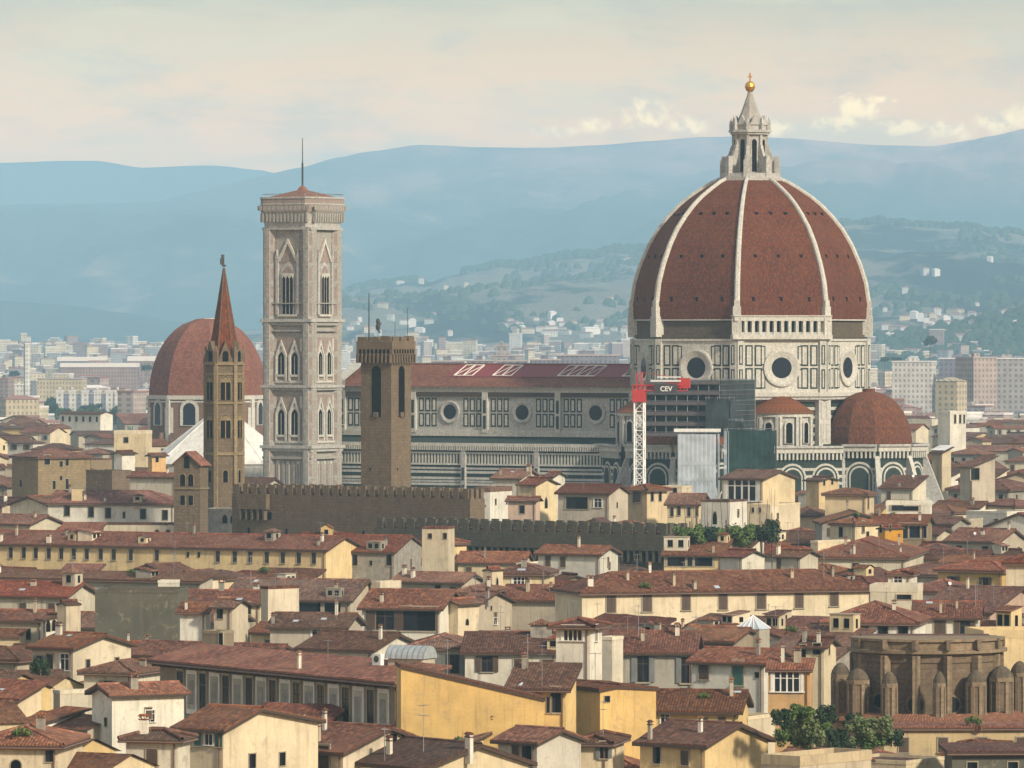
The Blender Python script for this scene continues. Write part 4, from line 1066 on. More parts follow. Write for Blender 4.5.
        if detail:
            gb = MB()
            for p in P_:
                if abs(p[0][2]-p[1][2]) < .01: gb.tube((p[0][0], p[0][1], p[0][2]-t), (p[1][0], p[1][1], p[1][2]-t), .09, 5, 0)
            if gb.v and roof in ('L', 'H', 'S'):
                gb.build('gutter', 'gutter', H.roofo) if roof != 'L' else None
                dp = MB(); dp.tube((a-.35, -b-.12, 0), (a-.35, -b-.12, h-.3), .07, 5, 0); dp.build('downpipe', 'gutter', H.wallo)
    H.D = H.y; H.nw = 0
    return H
def ray_local(H, px, py):
    o = H.Mi @ Vector((0, 0, CZ)); q = H.Mi @ P(px, py, 1000.); return o, (q-o).normalized()
def hit_wall(H, px, py):
    o, d = ray_local(H, px, py); best = None
    for (ax, val, sg) in ((1, -H.d/2, -1), (0, H.w/2, 1), (0, -H.w/2, -1)):
        if d[ax]*sg >= 0: continue
        t = (val-o[ax])/d[ax]; p = o+d*t
        lim = H.w/2 if ax == 1 else H.d/2; oth = p[0] if ax == 1 else p[1]
        if abs(oth) <= lim+.3 and (best is None or t < best[0]): best = (t, p, ax, sg)
    return best
def add_win(H, px, py, w=1.1, h=1.8, kind='stone'):
    """window centred on that picture position"""
    b = hit_wall(H, px, py)
    if not b: return
    t, p, ax, sg = b; rz = 0 if ax == 1 else (pi/2 if sg > 0 else -pi/2)
    o = inst('window', WM[kind], H.root, (p[0], p[1], p[2]-h/2), rz, (w, 1, h)); H.nw += 1
    return o
def auto_win(H, face, n, rows=1, kind='stone', w=1.0, h=1.6, drop=1.5, skip=.0, step=3.4):
    L = H.w if face == 'f' else H.d
    for r_ in range(rows):
        for i in range(n):
            if R.random() < skip: continue
            u = -L/2+L*(i+.5)/n; z = H.h-drop-h-r_*step
            if face == 'f': inst('window', WM[kind], H.root, (u, -H.d/2, z), 0, (w, 1, h))
            elif face == 'r': inst('window', WM[kind], H.root, (H.w/2, u, z), pi/2, (w, 1, h))
            else: inst('window', WM[kind], H.root, (-H.w/2, u, z), -pi/2, (w, 1, h))
            H.nw += 1
def hit_roof(H, px, py):
    o, d = ray_local(H, px, py); best = None
    for p in H.polys:
        v = [Vector(x) for x in p]; n = (v[1]-v[0]).cross(v[2]-v[0]).normalized()
        if n.z < 0: n = -n
        if n.dot(d) >= -1e-6: continue
        t = (v[0]-o).dot(n)/d.dot(n); q = o+d*t
        ins = True; m = len(v); sgn = None
        for i in range(m):
            e = v[(i+1) % m]-v[i]; c_ = e.x*(q.y-v[i].y)-e.y*(q.x-v[i].x)
            if sgn is None: sgn = c_ > 0
            elif (c_ > 0) != sgn: ins = False; break
        if ins and (best is None or t < best[0]): best = (t, q, n)
    return best
def on_roof(H, px, py, what, sx=1., sy=1., v=0):
    b = hit_roof(H, px, py)
    if not b: return None
    t, q, n = b
    if what == 'chimney': return inst('chimney', CH[v % 3][(v//3) % 3], H.roofo, q, R.choice((0, pi/2)), (sx, sx, sy))
    if what == 'antenna': return inst('antenna', AN[v % 2], H.roofo, q, R.uniform(0, 3), (sx, sx, sx))
    if what == 'dish': return inst('satellite_dish', DISH, H.roofo, q, -H.th+R.uniform(-.3, .3), (sx, sx, sx))
    if what == 'dormer': return inst('dormer', CB[v % 8][(v//8) % 5], H.roofo, q, R.choice((0, 0, pi/2, -.2)), (sx, sx, sy))
    if what == 'terrace' and H.roof != 'F': what = 'skylight'; sx = sy = .7
    if what == 'terrace': return inst('roof_terrace', RAIL, H.roofo, q, 0, (sx, sx, sx))
    if what == 'plants': return inst('potted_plants', PLANTER, H.roofo, q, R.uniform(-.5, .5), (sx, sx, sx))
    me = {'skylight': SKY_L, 'canopy': AWN}[what]
    o = inst('skylight' if what == 'skylight' else 'white_canopy', me, H.roofo, q)
    o.rotation_mode = 'QUATERNION'; o.rotation_quaternion = Vector((0, 0, 1)).rotation_difference(n); o.scale = (sx, sy, 1); return o
NAMES = dict(cream='cream', ochre='ochre', yellow='yellow', white='white', beige='beige', grey='grey', stone='stone', dark='dark grey', orange='orange', pink='pink', sand='sandy', pale='pale')
def B(label, xl, xm, xr, ye, roof='L', wall='cream', yb=None, th=-31, D=None, h=20., dep=None, wid=None, wins=(), roofs=(), name='house', cat='house', rt=None, pitch=.29, over=.55, ridge=.5, auto=None, nch=None, group=None):
    """a house from picture measurements: xl, xm, xr = left end, nearest corner, right end of the eaves (row ye at xm)"""
    t = radians(th); 
    if D is None: D = (CZ-h)*F/(ye-HY)
    else: h = CZ-(ye-HY)/F*D
    kx = lambda p: (p-512)/F
    Xc = kx(xm)*D
    if th <= 0:
        w = wid or (Xc-kx(xl)*D)/(cos(t)-kx(xl)*sin(t)*1.0)
        d = dep or ((kx(xr)*D-Xc)/max(.05, (-sin(t)-kx(xr)*cos(t))))
        at = 'F'
    else:
        w = wid or (kx(xr)*D-Xc)/(cos(t)-kx(xr)*sin(t))
        d = dep or ((Xc-kx(xl)*D)/max(.05, (sin(t)+kx(xl)*cos(t))))
        at = 'B'
    if dep and dep > 9: d = 9+(dep-9)*.5
    d = max(2.5, min(60, abs(d))); w = max(1.5, min(90, abs(w)))
    H = mk_house((Xc, D), w, d, h, t, roof, wall, rt or R.choice(('roof_tile', 'roof_tile', 'roof_tile_old')), pitch, over, name, at, ridge)
    tag(H.root, label, cat, group)
    for q in wins:
        if isinstance(q, str): continue
        add_win(H, *q)
    if auto:
        for q in auto: auto_win(H, *q[:2], **(q[2] if len(q) > 2 else {}))
    for q in roofs: on_roof(H, q[1], q[2], q[0], *q[3:])
    H.vis = (min(xl, xm), max(xr, xm), ye, yb or ye+14); H.label = label; H.px = (xl+max(xr, xm))/2; H.py = ye; H.hand = True
    if name == 'house' and nch is None: nch = 2 if w*d > 90 else 1
    rr = (min(xl, xm), max(xr, xm))
    for i in range(nch or 0):
        for _ in range(8):
            o = on_roof(H, R.uniform(rr[0]+2, rr[1]-2), ye-R.uniform(2, 60*(600/D)), R.choice(('chimney', 'chimney', 'chimney', 'antenna')), .85, .8, v=R.randrange(9))
            if o: break
    HOUSES.append(H)
    return H
# ================================================================ battlemented palace walls
def palace_wall(label, x0, x1, y0, y1, D0, D1, dep, mat_, nm, corb, seed, corb_x=None):
    a = P(x0, y0, D0); b_ = P(x1, y1, D1); d = Vector((b_.x-a.x, b_.y-a.y, 0)); L = d.length; ang = math.atan2(d.y, d.x)
    root = empty('battlemented_palace', ((a.x+b_.x)/2, (a.y+b_.y)/2, 0), ang); tag(root, label, 'palace')
    zt = a.z-1.5; mb = MB(); h = L/2; mb.box(-h, h, 0, dep, 0, zt, 0)
    for q in range(int(L/9)): x = -h+4+q*9; mb.box(x-.25, x+.25, -.03, .05, zt-7, zt-6, 1)
    if corb:
        lo, hi = (-h, h) if corb_x is None else corb_x(h)
        n = int((hi-lo)/1.25)
        for i in range(n):
            x = lo+(i+.5)*(hi-lo)/n; mb.box(x-.2, x+.2, -.95, 0, zt-4.6, zt-2.7, 0); mb.box(x+.2, x+(hi-lo)/n-.2, -.12, -.05, zt-4.4, zt-3.2, 1)
        mb.box(lo, hi, -1.0, .02, zt-2.7, zt+.02, 0)
    mb.build('wall', [mat_, 'void'], root)
    t = MB(); oy = -1.0 if corb and corb_x is None else 0
    merlons(t, (-h, oy, 0), (h, oy, 0), zt, zt+1.75, .6, nm, 0, .56); merlons(t, (-h, dep-.6, 0), (h, dep-.6, 0), zt, zt+1.75, .6, nm, 0, .56)
    merlons(t, (h, oy, 0), (h, dep, 0), zt, zt+1.75, .6, max(3, int(dep/3.4)), 0, .56)
    t.build('battlement', mat_, root)
    r_ = MB(); r_.box(-h+.7, h-.7, .8, dep-.8, zt, zt+.35, 0); r_.build('roof', 'roof_tile_old', root)
    H = House(); H.root = root; H.Mw = Matrix.Translation((root.location.x, root.location.y, 0)) @ Matrix.Rotation(ang, 4, 'Z') @ Matrix.Translation((0, dep/2, 0)); H.Mi = H.Mw.inverted(); H.w, H.d, H.h, H.top = L, dep, zt, zt+1.7
    H.x, H.y, _ = H.Mw.translation; H.vis = (x0, x1, min(y0, y1), max(y0, y1)+15); H.hand = True; H.D = H.y; H.px = (x0+x1)/2; H.py = y0; H.label = label; H.wall = 'stone'; H.roof = 'F'; HOUSES.append(H)
palace_wall('brown stone palace wall with worn battlements below the cathedral nave', 232, 470, 485, 486, 1035, 1000, 4, 'masonry', 26, True, 1, lambda h: (-h+2, -h+9))
palace_wall('dark grey battlemented palace wall with a row of corbel arches', 378, 672, 519, 520, 985, 950, 5, 'masonry_grey', 27, True, 2)

# ---------------------------------------------------------------- nearest rows (bottom of the picture)
g_, br, st, ho, ar_, gl, cl = 'green', 'brown', 'stone', 'hole', 'arch', 'glass', 'closed'
B('cream house with a dark red hipped roof in the lower left corner', -28, 58, 62, 744, 'H', 'cream', 790, -8, wins=[(50, 756, .8, 1.0, ho), (16, 765, .9, .9, ar_)], dep=11, nch=1)
B('yellow gable house with green shuttered windows near the bottom edge', 178, 223, 318, 729, 'L', 'cream', 790, -34, ridge=.36, wins=[(187, 738, .8, 1.6, 'gclosed'), (198, 737, .8, 1.6, 'gclosed'), (209, 737, .9, 1.4, gl), (219, 738, .8, 1.6, 'gclosed'), (252, 761, 1.0, 1.3, ho), (282, 759, .9, 1.2, ho)], nch=0)
B('small red roofed block just below the wide cream house', 62, 140, 150, 756, 'S', 'cream', 790, -8, dep=8, h=14, nch=1)
B('wide cream stuccoed house with one square window high on its bright wall', 92, 112, 184, 694, 'R', 'white', 738, -62, pitch=.28, wins=[(150, 716, 1.0, 1.1, gl), (106, 722, .6, .8, ho)], ridge=.5, h=21)
B('dark red hipped roof tucked between the wide cream house and the green-shuttered gable', 126, 178, 190, 738, 'H', 'pale', 770, -14, nch=2)
B('low cream building with a shallow roof at the left edge', -30, 18, 56, 698, 'S', 'cream', 720, -30, wins=[(10, 710, .6, 1.0, ho), (2, 712, .5, .9, ho)], wid=16, dep=4)
B('cream garden wall block standing between two low houses', 56, 60, 92, 694, 'F', 'pale', 720, -60, dep=8, nch=0, over=.2, wins=[(80, 716, .9, 1.1, cl)])
B('pale terrace block with a dark doorway above the corner house', 20, 40, 84, 722, 'S', 'white', 745, -50, pitch=.2, wins=[(82, 740, .9, 2.2, ho)], h=18, nch=0)
B('ochre gabled house with shaded windows and a broad sunlit end wall', 32, 73, 131, 648, 'L', 'cream', 674, -36, pitch=.24, wins=[(40, 664, .9, 1.9, 'grey'), (50, 663, 1.0, 2.0, st), (65, 662, 1.3, 1.8, 'glass')], nch=1)
B('low dark roofed house behind the ochre gabled house', 84, 132, 165, 672, 'H', 'pale', 690, -20, roofs=[('canopy', 103, 674, 3.5, 2)], nch=1, h=19)
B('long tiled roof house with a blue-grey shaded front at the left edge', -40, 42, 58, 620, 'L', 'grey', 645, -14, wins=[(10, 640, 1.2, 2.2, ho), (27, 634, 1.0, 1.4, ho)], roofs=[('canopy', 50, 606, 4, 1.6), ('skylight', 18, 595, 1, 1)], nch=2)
B('small white house with two arched openings beside the long tiled roof', 42, 46, 59, 618, 'L', 'white', 634, -60, wins=[(48, 626, .6, 1.4, ar_), (54, 625, .6, 1.4, ar_)], h=20.5, nch=0)
B('broad weathered roof with a cream chimney stack in front of the long yellow building', -20, 66, 96, 596, 'L', 'pale', 612, -20, h=20, nch=3, rt='roof_tile_bright')
B('tall cream stack with a pointed top beside the dark stucco block', 60, 66, 76, 604, 'R', 'cream', 626, -40, h=23, nch=0, over=.1)
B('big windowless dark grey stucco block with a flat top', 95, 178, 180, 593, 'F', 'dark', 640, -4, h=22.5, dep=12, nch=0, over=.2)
B('small flat white cabin on top of the dark stucco block', 158, 176, 177, 583, 'F', 'white', 593, -6, D=800, dep=3, nch=0, over=.1)
# painted palace with its yellow side wall
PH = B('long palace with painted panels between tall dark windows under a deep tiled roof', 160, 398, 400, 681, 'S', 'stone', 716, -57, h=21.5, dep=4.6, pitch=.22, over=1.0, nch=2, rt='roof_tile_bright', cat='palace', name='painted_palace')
def painted():
    L = PH.w; n = 9
    for i in range(n):
        u = L/2-2.6-i*(L-4.6)/n; z = PH.h-5.0
        o = inst('window', WM['stone'], PH.root, (u-2.4, -PH.d/2, z-.1), 0, (1.35, 1, 4.0))
        p = MB(); p.box(u-1.05, u+1.05, -PH.d/2-.1, -PH.d/2, z-.4, z+4.1, 0); p.box(u-.8, u+.8, -PH.d/2-.14, -PH.d/2, z+.1, z+3.7, 1); p.box(u-.55, u+.55, -PH.d/2-.17, -PH.d/2-.1, z+.6, z+3.1, 2)
        p.build('painted_panel', ['marble_white', 'grey', 'plaster_worn'], PH.root)
    q = MB(); q.box(-L/2, L/2, -PH.d/2-.35, -PH.d/2, PH.h-6.0, PH.h-5.5, 0); q.box(-L/2, L/2, -PH.d/2-.2, -PH.d/2, PH.h-8.8, PH.h-8.5, 0)
    for i in range(int(L/1.1)): x = -L/2+i*1.1; q.box(x, x+.16, -PH.d/2-1.0, -PH.d/2, PH.h-.75, PH.h-.45, 1)
    q.build('string_course', ['plaster_worn', 'timber_dark'], PH.root)
painted()
B('tall plain yellow wall building falling in a long slope beside the painted palace', 399, 401, 546, 700, 'SR', 'yellow', 735, 6, D=553, wid=13.7, dep=5, pitch=.235, nch=1, over=.15)
B('plain yellow house end with a narrow dark doorway', 543, 600, 656, 690, 'R', 'yellow', 740, 28, h=20.5, pitch=.16, over=.2, wins=[(607, 699, .6, .6, ho), (575, 712, .6, .9, ho)], ridge=.3, nch=2)
B('low yellow wall house with a shaded loggia under a thin tiled roof', 510, 566, 572, 688, 'S', 'ochre', 726, -10, h=21.2, dep=6, wins=[(556, 700, 1.0, 2.4, ho), (549, 705, .5, 1.5, ho)], nch=2)
B('little dark opening dormer block with a tiled cap behind the yellow walls', 540, 565, 572, 672, 'F', 'grey', 682, -14, D=610, dep=5, over=.2, wins=[(553, 676, 1.9, .8, ho)], nch=0)
# bottom middle gables
B('low house with a brown planked front below the painted palace', 290, 343, 400, 752, 'L', 'cream', 790, -40, h=17, wins=[(322, 763, 1.8, 3.2, cl), (308, 765, 1.2, 3, ho), (393, 739, 1., 1., ho)], dep=16, pitch=.3, nch=1)
B('narrow cream gabled house with a red tiled slope near the bottom edge', 345, 425, 505, 768, 'L', 'cream', 800, -52, h=16, pitch=.3, dep=15, nch=1, wins=[(440, 776, .8, 1.2, ho)])
B('cream gabled house beside a small shrub at the bottom edge', 425, 470, 520, 741, 'L', 'cream', 790, -48, h=16.5, pitch=.3, dep=11, nch=2, wins=[(478, 752, .6, 1.3, ho)])
B('grey gabled house with dark doors at the bottom edge', 498, 537, 581, 742, 'L', 'grey', 790, -42, h=17, pitch=.3, wins=[(527, 754, 1.2, 2.2, ho), (516, 753, .9, 2, cl)], nch=1)
B('small cream house with a dark red hipped roof in front of the yellow gable', 575, 608, 614, 742, 'H', 'cream', 760, -12, h=16.5, wins=[(604, 750, .8, 1.6, 'grey')], dep=8, nch=1)
B('broad dark red roof rising from the bottom edge below the yellow gable', 536, 640, 668, 770, 'H', 'pale', 800, -12, h=13, dep=14, nch=2, pitch=.36)
B('low red roofed annexe at the foot of the plain yellow gable', 612, 642, 650, 748, 'S', 'cream', 760, -6, h=13.5, dep=6, nch=0)
B('cream house with a narrow mauve door and orange red roof', 640, 705, 768, 745, 'L', 'ochre', 790, -36, h=16.5, pitch=.3, wins=[(685, 758, .9, 1.4, cl), (657, 753, .8, 2.0, ho), (764, 761, .8, 1.2, gl)], nch=1, rt='roof_tile_bright')
B('orange walled building beneath the roof garden', 762, 800, 905, 766, 'F', 'sand', 800, -40, h=15.5, over=.5, dep=13, nch=0, wins=[(790, 779, 1, 1, ho)])
B('long low tiled house with ochre wall below the grey shuttered house', 655, 738, 760, 711, 'L', 'ochre', 728, -8, h=17.5, dep=12, pitch=.3, wins=[(665, 720, .9, 1.4, 'glass'), (704, 723, .8, 1.0, cl), (722, 722, .8, 1.0, cl)], nch=1)
B('cream low house with a curved parapet near the orange house', 712, 748, 772, 720, 'F', 'cream', 745, -30, h=16, over=.2, dep=6, wins=[(730, 722, .8, 1.2, cl)], nch=0)
# ---------------------------------------------------------------- second belt
B('white house with large dark windows under a broad tiled roof', 362, 440, 460, 608, 'L', 'white', 640, -16, h=20.5, dep=12, pitch=.36, wins=[(385, 620, 2.5, 2.5, 'brown'), (419, 619, 4.4, 3.0, ho), (450, 620, .9, 1.9, ho)], nch=1)
B('cream gable house joined to the white house with large windows', 443, 458, 479, 603, 'R', 'cream', 635, -38, h=21, wins=[(467, 622, .6, .8, ar_)], nch=0)
B('grey stucco house with a little roof and one shuttered window', 458, 478, 512, 603, 'L', 'beige', 630, -30, h=20, wins=[(495, 621, 1.0, .9, gl), (491, 608, .4, .6, ho)], nch=2)
B('house with a pair of grey shuttered windows beneath a wide hipped roof', 408, 466, 470, 647, 'H', 'pale', 671, -6, h=19, wins=[(455, 664, 1.1, 2.2, 'grey')], nch=1, dep=14)
B('pale house with brown shuttered windows beside the hipped roof', 465, 556, 566, 652, 'L', 'pale', 672, -4, h=19, wins=[(487, 664, 1.3, 1.8, 'brown'), (521, 664, 1.6, 1.2, 'closed'), (548, 664, 1.5, 1.0, 'closed')], nch=2, dep=15)
B('slender white tower house with a wide top window and tiled cap', 556, 590, 602, 625, 'H', 'white', 672, -18, h=26, wins=[(573, 633, 2.1, 1.5, 'quad'), (596, 633, 1.0, 1.6, gl)], nch=0, over=.7, pitch=.25)
B('grey house with blue-grey shutters folded open', 610, 693, 700, 652, 'L', 'grey', 688, -5, h=20, wins=[(643, 669, 1.3, 2.9, 'grey'), (686, 670, 1.1, 2.9, 'grey'), (620, 670, .7, 1.6, ho)], nch=3, dep=16)
B('white house with a green balcony door and a small closed window', 692, 764, 797, 663, 'L', 'white', 705, -30, h=20, wins=[(704, 672, 1.2, 1.6, 'closed'), (738, 673, 1.3, 2.6, 'gclosed'), (757, 675, .5, .6, ho)], nch=1, roofs=[('canopy', 719, 636, 1.7, 1.7)])
B('narrow white stair wall between the tower house and the grey house', 604, 612, 618, 640, 'F', 'pale', 680, -30, h=22, over=.1, nch=0)
B('narrow shaded house with a brown window behind the tower house', 590, 604, 606, 650, 'S', 'pink', 672, -10, D=655, dep=7, nch=1, wins=[(600, 664, .8, 1.4, cl)])
def roof_light():
    o = P(753, 633, 672); root = empty('roof_light', o, radians(-30)); tag(root, 'white framed glass pyramid roof light standing on the tiles above the green door', 'roof light')
    b = MB(); b.box(-1.5, 1.5, -1.3, 1.3, -2.5, .5, 0); b.build('base', 'grey', root); g_ = MB(); g_.loft([[(-1.6, -1.4, .5), (1.6, -1.4, .5), (1.6, 1.4, .5), (-1.6, 1.4, .5)], [(-.03, -.03, 2.0), (.03, -.03, 2.0), (.03, .03, 2.0), (-.03, .03, 2.0)]], 0)
    for x, y in ((-1.6, -1.4), (1.6, -1.4), (1.6, 1.4), (-1.6, 1.4), (0, -1.4), (.8, -1.4), (-.8, -1.4)): g_.tube((x, y, .52), (0, 0, 2.03), .07, 4, 1)
    g_.build('glass_pyramid', ['tarp', 'white_paint'], root)
    c = P(411, 661, 574); root = empty('attic_vault', c, radians(-25)); tag(root, 'barrel shaped pale zinc roofed attic beside the yellow wall', 'attic')
    b = MB(); b.box(-1.9, 1.9, -1.3, 1.5, -3, .3, 0); b.build('wall', 'grey', root); v = MB(); n = 10
    v.loft([[(x, -1.6*cos(pi*i/n), .3+1.25*sin(pi*i/n)) for i in range(n+1)] for x in (-2.1, 2.1)], 0, False, False); v.face([(2.1, -1.6*cos(pi*i/n), .3+1.25*sin(pi*i/n)) for i in range(n+1)], 0); v.face([(-2.1, -1.6*cos(pi*i/n), .3+1.25*sin(pi*i/n)) for i in range(n+1)], 0)
    for k in range(8): x = -2.1+k*.6; v.loft([[(x+dx, -1.64*cos(pi*i/n), .3+1.29*sin(pi*i/n)) for i in range(n+1)] for dx in (0, .07)], 1, False, False)
    v.build('vault', ['zinc', 'metal_grey'], root)
    c = P(378, 659, 566); root = empty('air_conditioner', c, radians(-40)); tag(root, 'white air conditioning unit on the roof edge of the painted palace', 'air conditioner')
    b = MB(); b.box(-.55, .55, -.25, .25, -.6, .5, 0); b.build('casing', 'white_paint', root); f_ = MB(); f_.M = Matrix.Translation((0, -.26, 0)) @ Matrix.Rotation(pi/2, 4, 'X'); f_.prism(reg(14, .33, 0), 0, .03, 0); f_.build('fan_grille', 'metal_dark', root)
roof_light()
B('long cream house with a row of shuttered windows under a long hipped roof', 575, 582, 872, 592, 'H', 'cream', 625, 17, h=21, dep=15, pitch=.36, wins=[(611, 604, 1.3, 2.3, cl), (647, 603, 1.3, 2.3, cl), (686, 602, 1.2, 2.2, cl), (723, 601, 1.2, 2.3, cl), (761, 600, 1.3, 2.4, cl), (799, 599, 1.2, 2.4, cl), (834, 598, 1.2, 2.2, cl)], nch=5)
B('cream house with a wide window and tiled hip beside the gabled chapel house', 497, 546, 550, 573, 'H', 'cream', 600, -8, h=22, wins=[(521, 583, 2.3, 1.6, 'quad')], nch=1, dep=9)
B('small cream house with a rounded gable and two narrow windows', 484, 492, 503, 570, 'R', 'cream', 597, -34, h=23, wins=[(489, 582, .5, 1.2, ar_), (497, 583, .5, 1.4, ar_)], nch=0, over=.1)
B('dark roofed house with low cream walls beside the wide window house', 500, 570, 580, 600, 'L', 'beige', 616, -14, h=19, wins=[(566, 614, 1.8, 1., ho)], nch=2, dep=13)
B('low house with a white skylight under the cream rounded gable', 455, 478, 502, 592, 'H', 'cream', 600, -14, D=785, roofs=[('canopy', 478, 584, 3.0, 1.6)], nch=1)
B('house with broken terracotta roof in front of the stained grey gable', 394, 462, 482, 582, 'L', 'beige', 598, -24, h=19.5, wins=[(438, 589, .9, 1.1, ho), (453, 590, .9, 1.0, cl)], nch=2, rt='roof_tile_bright')
B('cream walled roof terrace behind the white house with large windows', 372, 380, 430, 588, 'F', 'cream', 600, -34, D=800, nch=0, dep=5)
B('pale plaster house with two dark windows below the battlemented wall', 330, 394, 488, 552, 'L', 'plaster_worn', 583, -20, h=20.2, dep=21, pitch=.30, wins=[(330, 558, .8, 1.7, ho), (355, 560, .9, 1.8, ho), (389, 560, .9, 1.8, ho), (371, 563, .5, .8, ho), (447, 557, .7, 1.5, ho)], nch=2, over=.4)
B('cream roof cabin with two little windows on the stained grey gable', 422, 448, 453, 529, 'F', 'cream', 540, -14, D=900, nch=0, over=.2, dep=4, wins=[(430, 536, .6, .8, ho), (445, 536, .6, .9, ho)])
YH = B('very long yellow house with a regular row of windows under one even roof', -60, 326, 334, 549.5, 'L', 'ochre', 568, -27, h=20.8, dep=15, pitch=.30, wins=[(x, 547.+x*.019+5.4, .75, 1.75, st) for x in (11, 24, 36, 49, 61.5, 74, 87, 101, 114, 131, 157, 218, 235, 250.5, 267, 283, 299, 314)]+[(188, 554.5, .5, .8, ho), (199, 554.7, .5, .8, ho)], nch=5)
B('low dark roofed range along the foot of the long yellow house', -60, 200, 215, 581, 'S', 'beige', 590, -24, h=19.3, dep=4, pitch=.2, nch=4, rt='roof_tile_old')
B('small gabled cottage roof stepping up to the long yellow house', 172, 200, 225, 577, 'R', 'cream', 590, -30, D=890, nch=1)
B('broad mottled roof house with a dark shaded loggia', 225, 350, 368, 600, 'L', 'beige', 612, -18, h=19, dep=17, pitch=.36, rt='roof_tile_old', wins=[(320, 607, 6, 1.6, ho), (300, 607, 6, 1.4, ho)], nch=3)
B('tall blank cream wall house beside the broad mottled roof', 262, 268, 299, 589, 'F', 'cream', 615, -50, h=22, nch=0, over=.1)
B('cream house with a long tiled roof and one round window', 178, 260, 266, 603, 'L', 'cream', 622, -8, h=19.7, dep=9, wins=[(248, 608, .8, 1.6, 'stone')], nch=2)
B('little cream gable with a round window behind the dark stucco block', 178, 188, 197, 600, 'R', 'cream', 620, -16, D=745, nch=0, wins=[(184, 601, .7, .9, 'round')])
B('low white porch roof beside the cream round window gable', 180, 206, 208, 611, 'S', 'white', 620, -8, D=725, nch=0, dep=3)
B('cream cottage with a dark door below the long tiled roof', 214, 232, 248, 606, 'L', 'cream', 618, -20, D=722, nch=1, wins=[(220, 613, .8, 1.4, ho)])
B('pale low house with dark gable beside the white kiosk', 183, 225, 250, 622, 'L', 'grey', 640, -22, h=18, nch=2, wins=[(205, 630, 1.2, 1., ho)])
B('small stone kiosk with one bright white side and dark door', 202, 220, 232, 634, 'F', 'stone', 646, -36, D=655, nch=0, over=.1, wins=[(221, 641, .6, 1.8, ho)])
B('low house with two tiny skylights and a grey window', 270, 345, 362, 627, 'L', 'beige', 642, -12, h=19, wins=[(318, 633, 1.6, 1.2, 'glass'), (345, 634, .6, 1.6, ho)], nch=3, roofs=[('skylight', 296, 622, .8, .8), ('skylight', 324, 620, .8, .8)])
B('dark red low roof tucked behind the painted palace', 300, 372, 420, 650, 'L', 'pale', 660, -30, h=18, nch=2)
# ---------------------------------------------------------------- right hand side, second belt
B('bright orange house with a white framed window of four lights', 768, 810, 832, 669, 'S', 'orange', 705, -8, h=20, wins=[(787, 682, 2.9, 2.0, 'quad'), (823, 682, 1.0, 2.1, 'quad')], dep=3.2, nch=2, over=.3)
B('narrow cream house with a dark window beside the white gable', 800, 824, 836, 646, 'L', 'cream', 664, -18, h=20, wins=[(803, 651, .7, 1.4, ho), (817, 649, .9, 1.3, ho), (829, 650, .6, 1.0, ho)], nch=2)
B('white house with grey shutters and a covered balcony under a wide dark roof', 824, 915, 980, 622, 'H', 'white', 640, -10, h=20.5, wins=[(863, 630, 1.3, 1.9, cl), (883, 631, 1.2, 1.7, ho), (903, 631, 1.2, 1.8, ho), (940, 629, 1.4, 1.9, cl), (965, 629, 1.4, 2.1, 'brown')], nch=2, dep=16, pitch=.36, roofs=[('canopy', 868, 603, 3, 1)])
B('white house wing with an arched shutter window beside the covered balcony', 915, 978, 985, 617, 'L', 'white', 640, -6, D=716, wins=[(940, 628, 1.4, 1.9, cl), (965, 629, 1.3, 2.1, 'brown')], nch=1, dep=12)
B('white penthouse with a square window and railed roof terrace', 888, 911, 917, 574, 'H', 'white', 590, -12, D=745, wins=[(898, 581, 1.1, 1.1, gl)], nch=0, over=.3, pitch=.2)
B('flat cream terrace below the white penthouse', 870, 917, 926, 592, 'F', 'pale', 600, -10, D=735, nch=0, dep=7, wins=[(904, 597, 1.8, .6, ho)])
B('orange ochre house with a balustraded terrace at the right edge', 980, 984, 1060, 638, 'F', 'ochre', 660, 10, h=19, nch=0, wid=17, dep=9)
B('low tiled house with a pink wall behind the balustraded terrace', 920, 990, 1050, 612, 'L', 'pink', 622, -30, h=19, nch=2)
B('flat roofed dark walled depot with an orange tiled edge at the lower right', 900, 952, 1075, 752, 'S', 'dark', 790, 4, h=14.5, dep=5, wid=20, pitch=.06, nch=0, rt='roof_tile_bright')
B('long low orange tiled roof below the brown church apse', 880, 884, 1080, 728, 'S', 'sand', 745, 3, h=15.2, dep=3.5, pitch=.06, nch=0, rt='roof_tile_bright', over=.3)
# ---------------------------------------------------------------- third belt, under the cathedral
B('ochre house with a tiled hip roof and tall paired windows', 627, 647, 667, 489, 'H', 'ochre', 517, -42, D=1085, wins=[(637, 496, 1.9, 2.3, cl), (652, 496, .8, 1.9, ho), (660, 496, .8, 1.9, ho)], nch=0, over=.8, pitch=.26)
B('small cream terrace house with a low roof behind the ochre house', 660, 682, 692, 488, 'F', 'cream', 500, -20, D=1110, nch=0, over=.2, wins=[(675, 492, .8, 1.6, ho)])
B('cream house with four narrow windows and a smooth tiled roof', 667, 699, 702, 504, 'L', 'cream', 518, -12, D=1070, wins=[(672, 512, .6, 1.6, st), (679, 511, .6, 1.6, st), (689, 512, .6, 1.6, st), (697, 512, .5, 1.5, st)], nch=0, dep=13)
B('white flat topped block with one narrow arched window', 701, 729, 747, 502, 'F', 'white', 532, -30, D=1050, wins=[(715, 518, .8, 2.2, ar_), (738, 514, .5, 1.2, ho)], nch=0, over=.1)
B('dark glazed loggia house with a cream gabled end', 722, 763, 795, 479, 'L', 'cream', 505, -30, D=1105, wins=[(742, 490, 6.6, 4.0, 'quad')], nch=0, pitch=.2, over=.5)
B('low cream annexe with two small windows under the glazed loggia', 748, 770, 800, 506, 'F', 'cream', 520, -30, D=1080, wins=[(753, 510, .5, .9, ho), (760, 510, .5, .9, ho)], nch=0, over=.1)
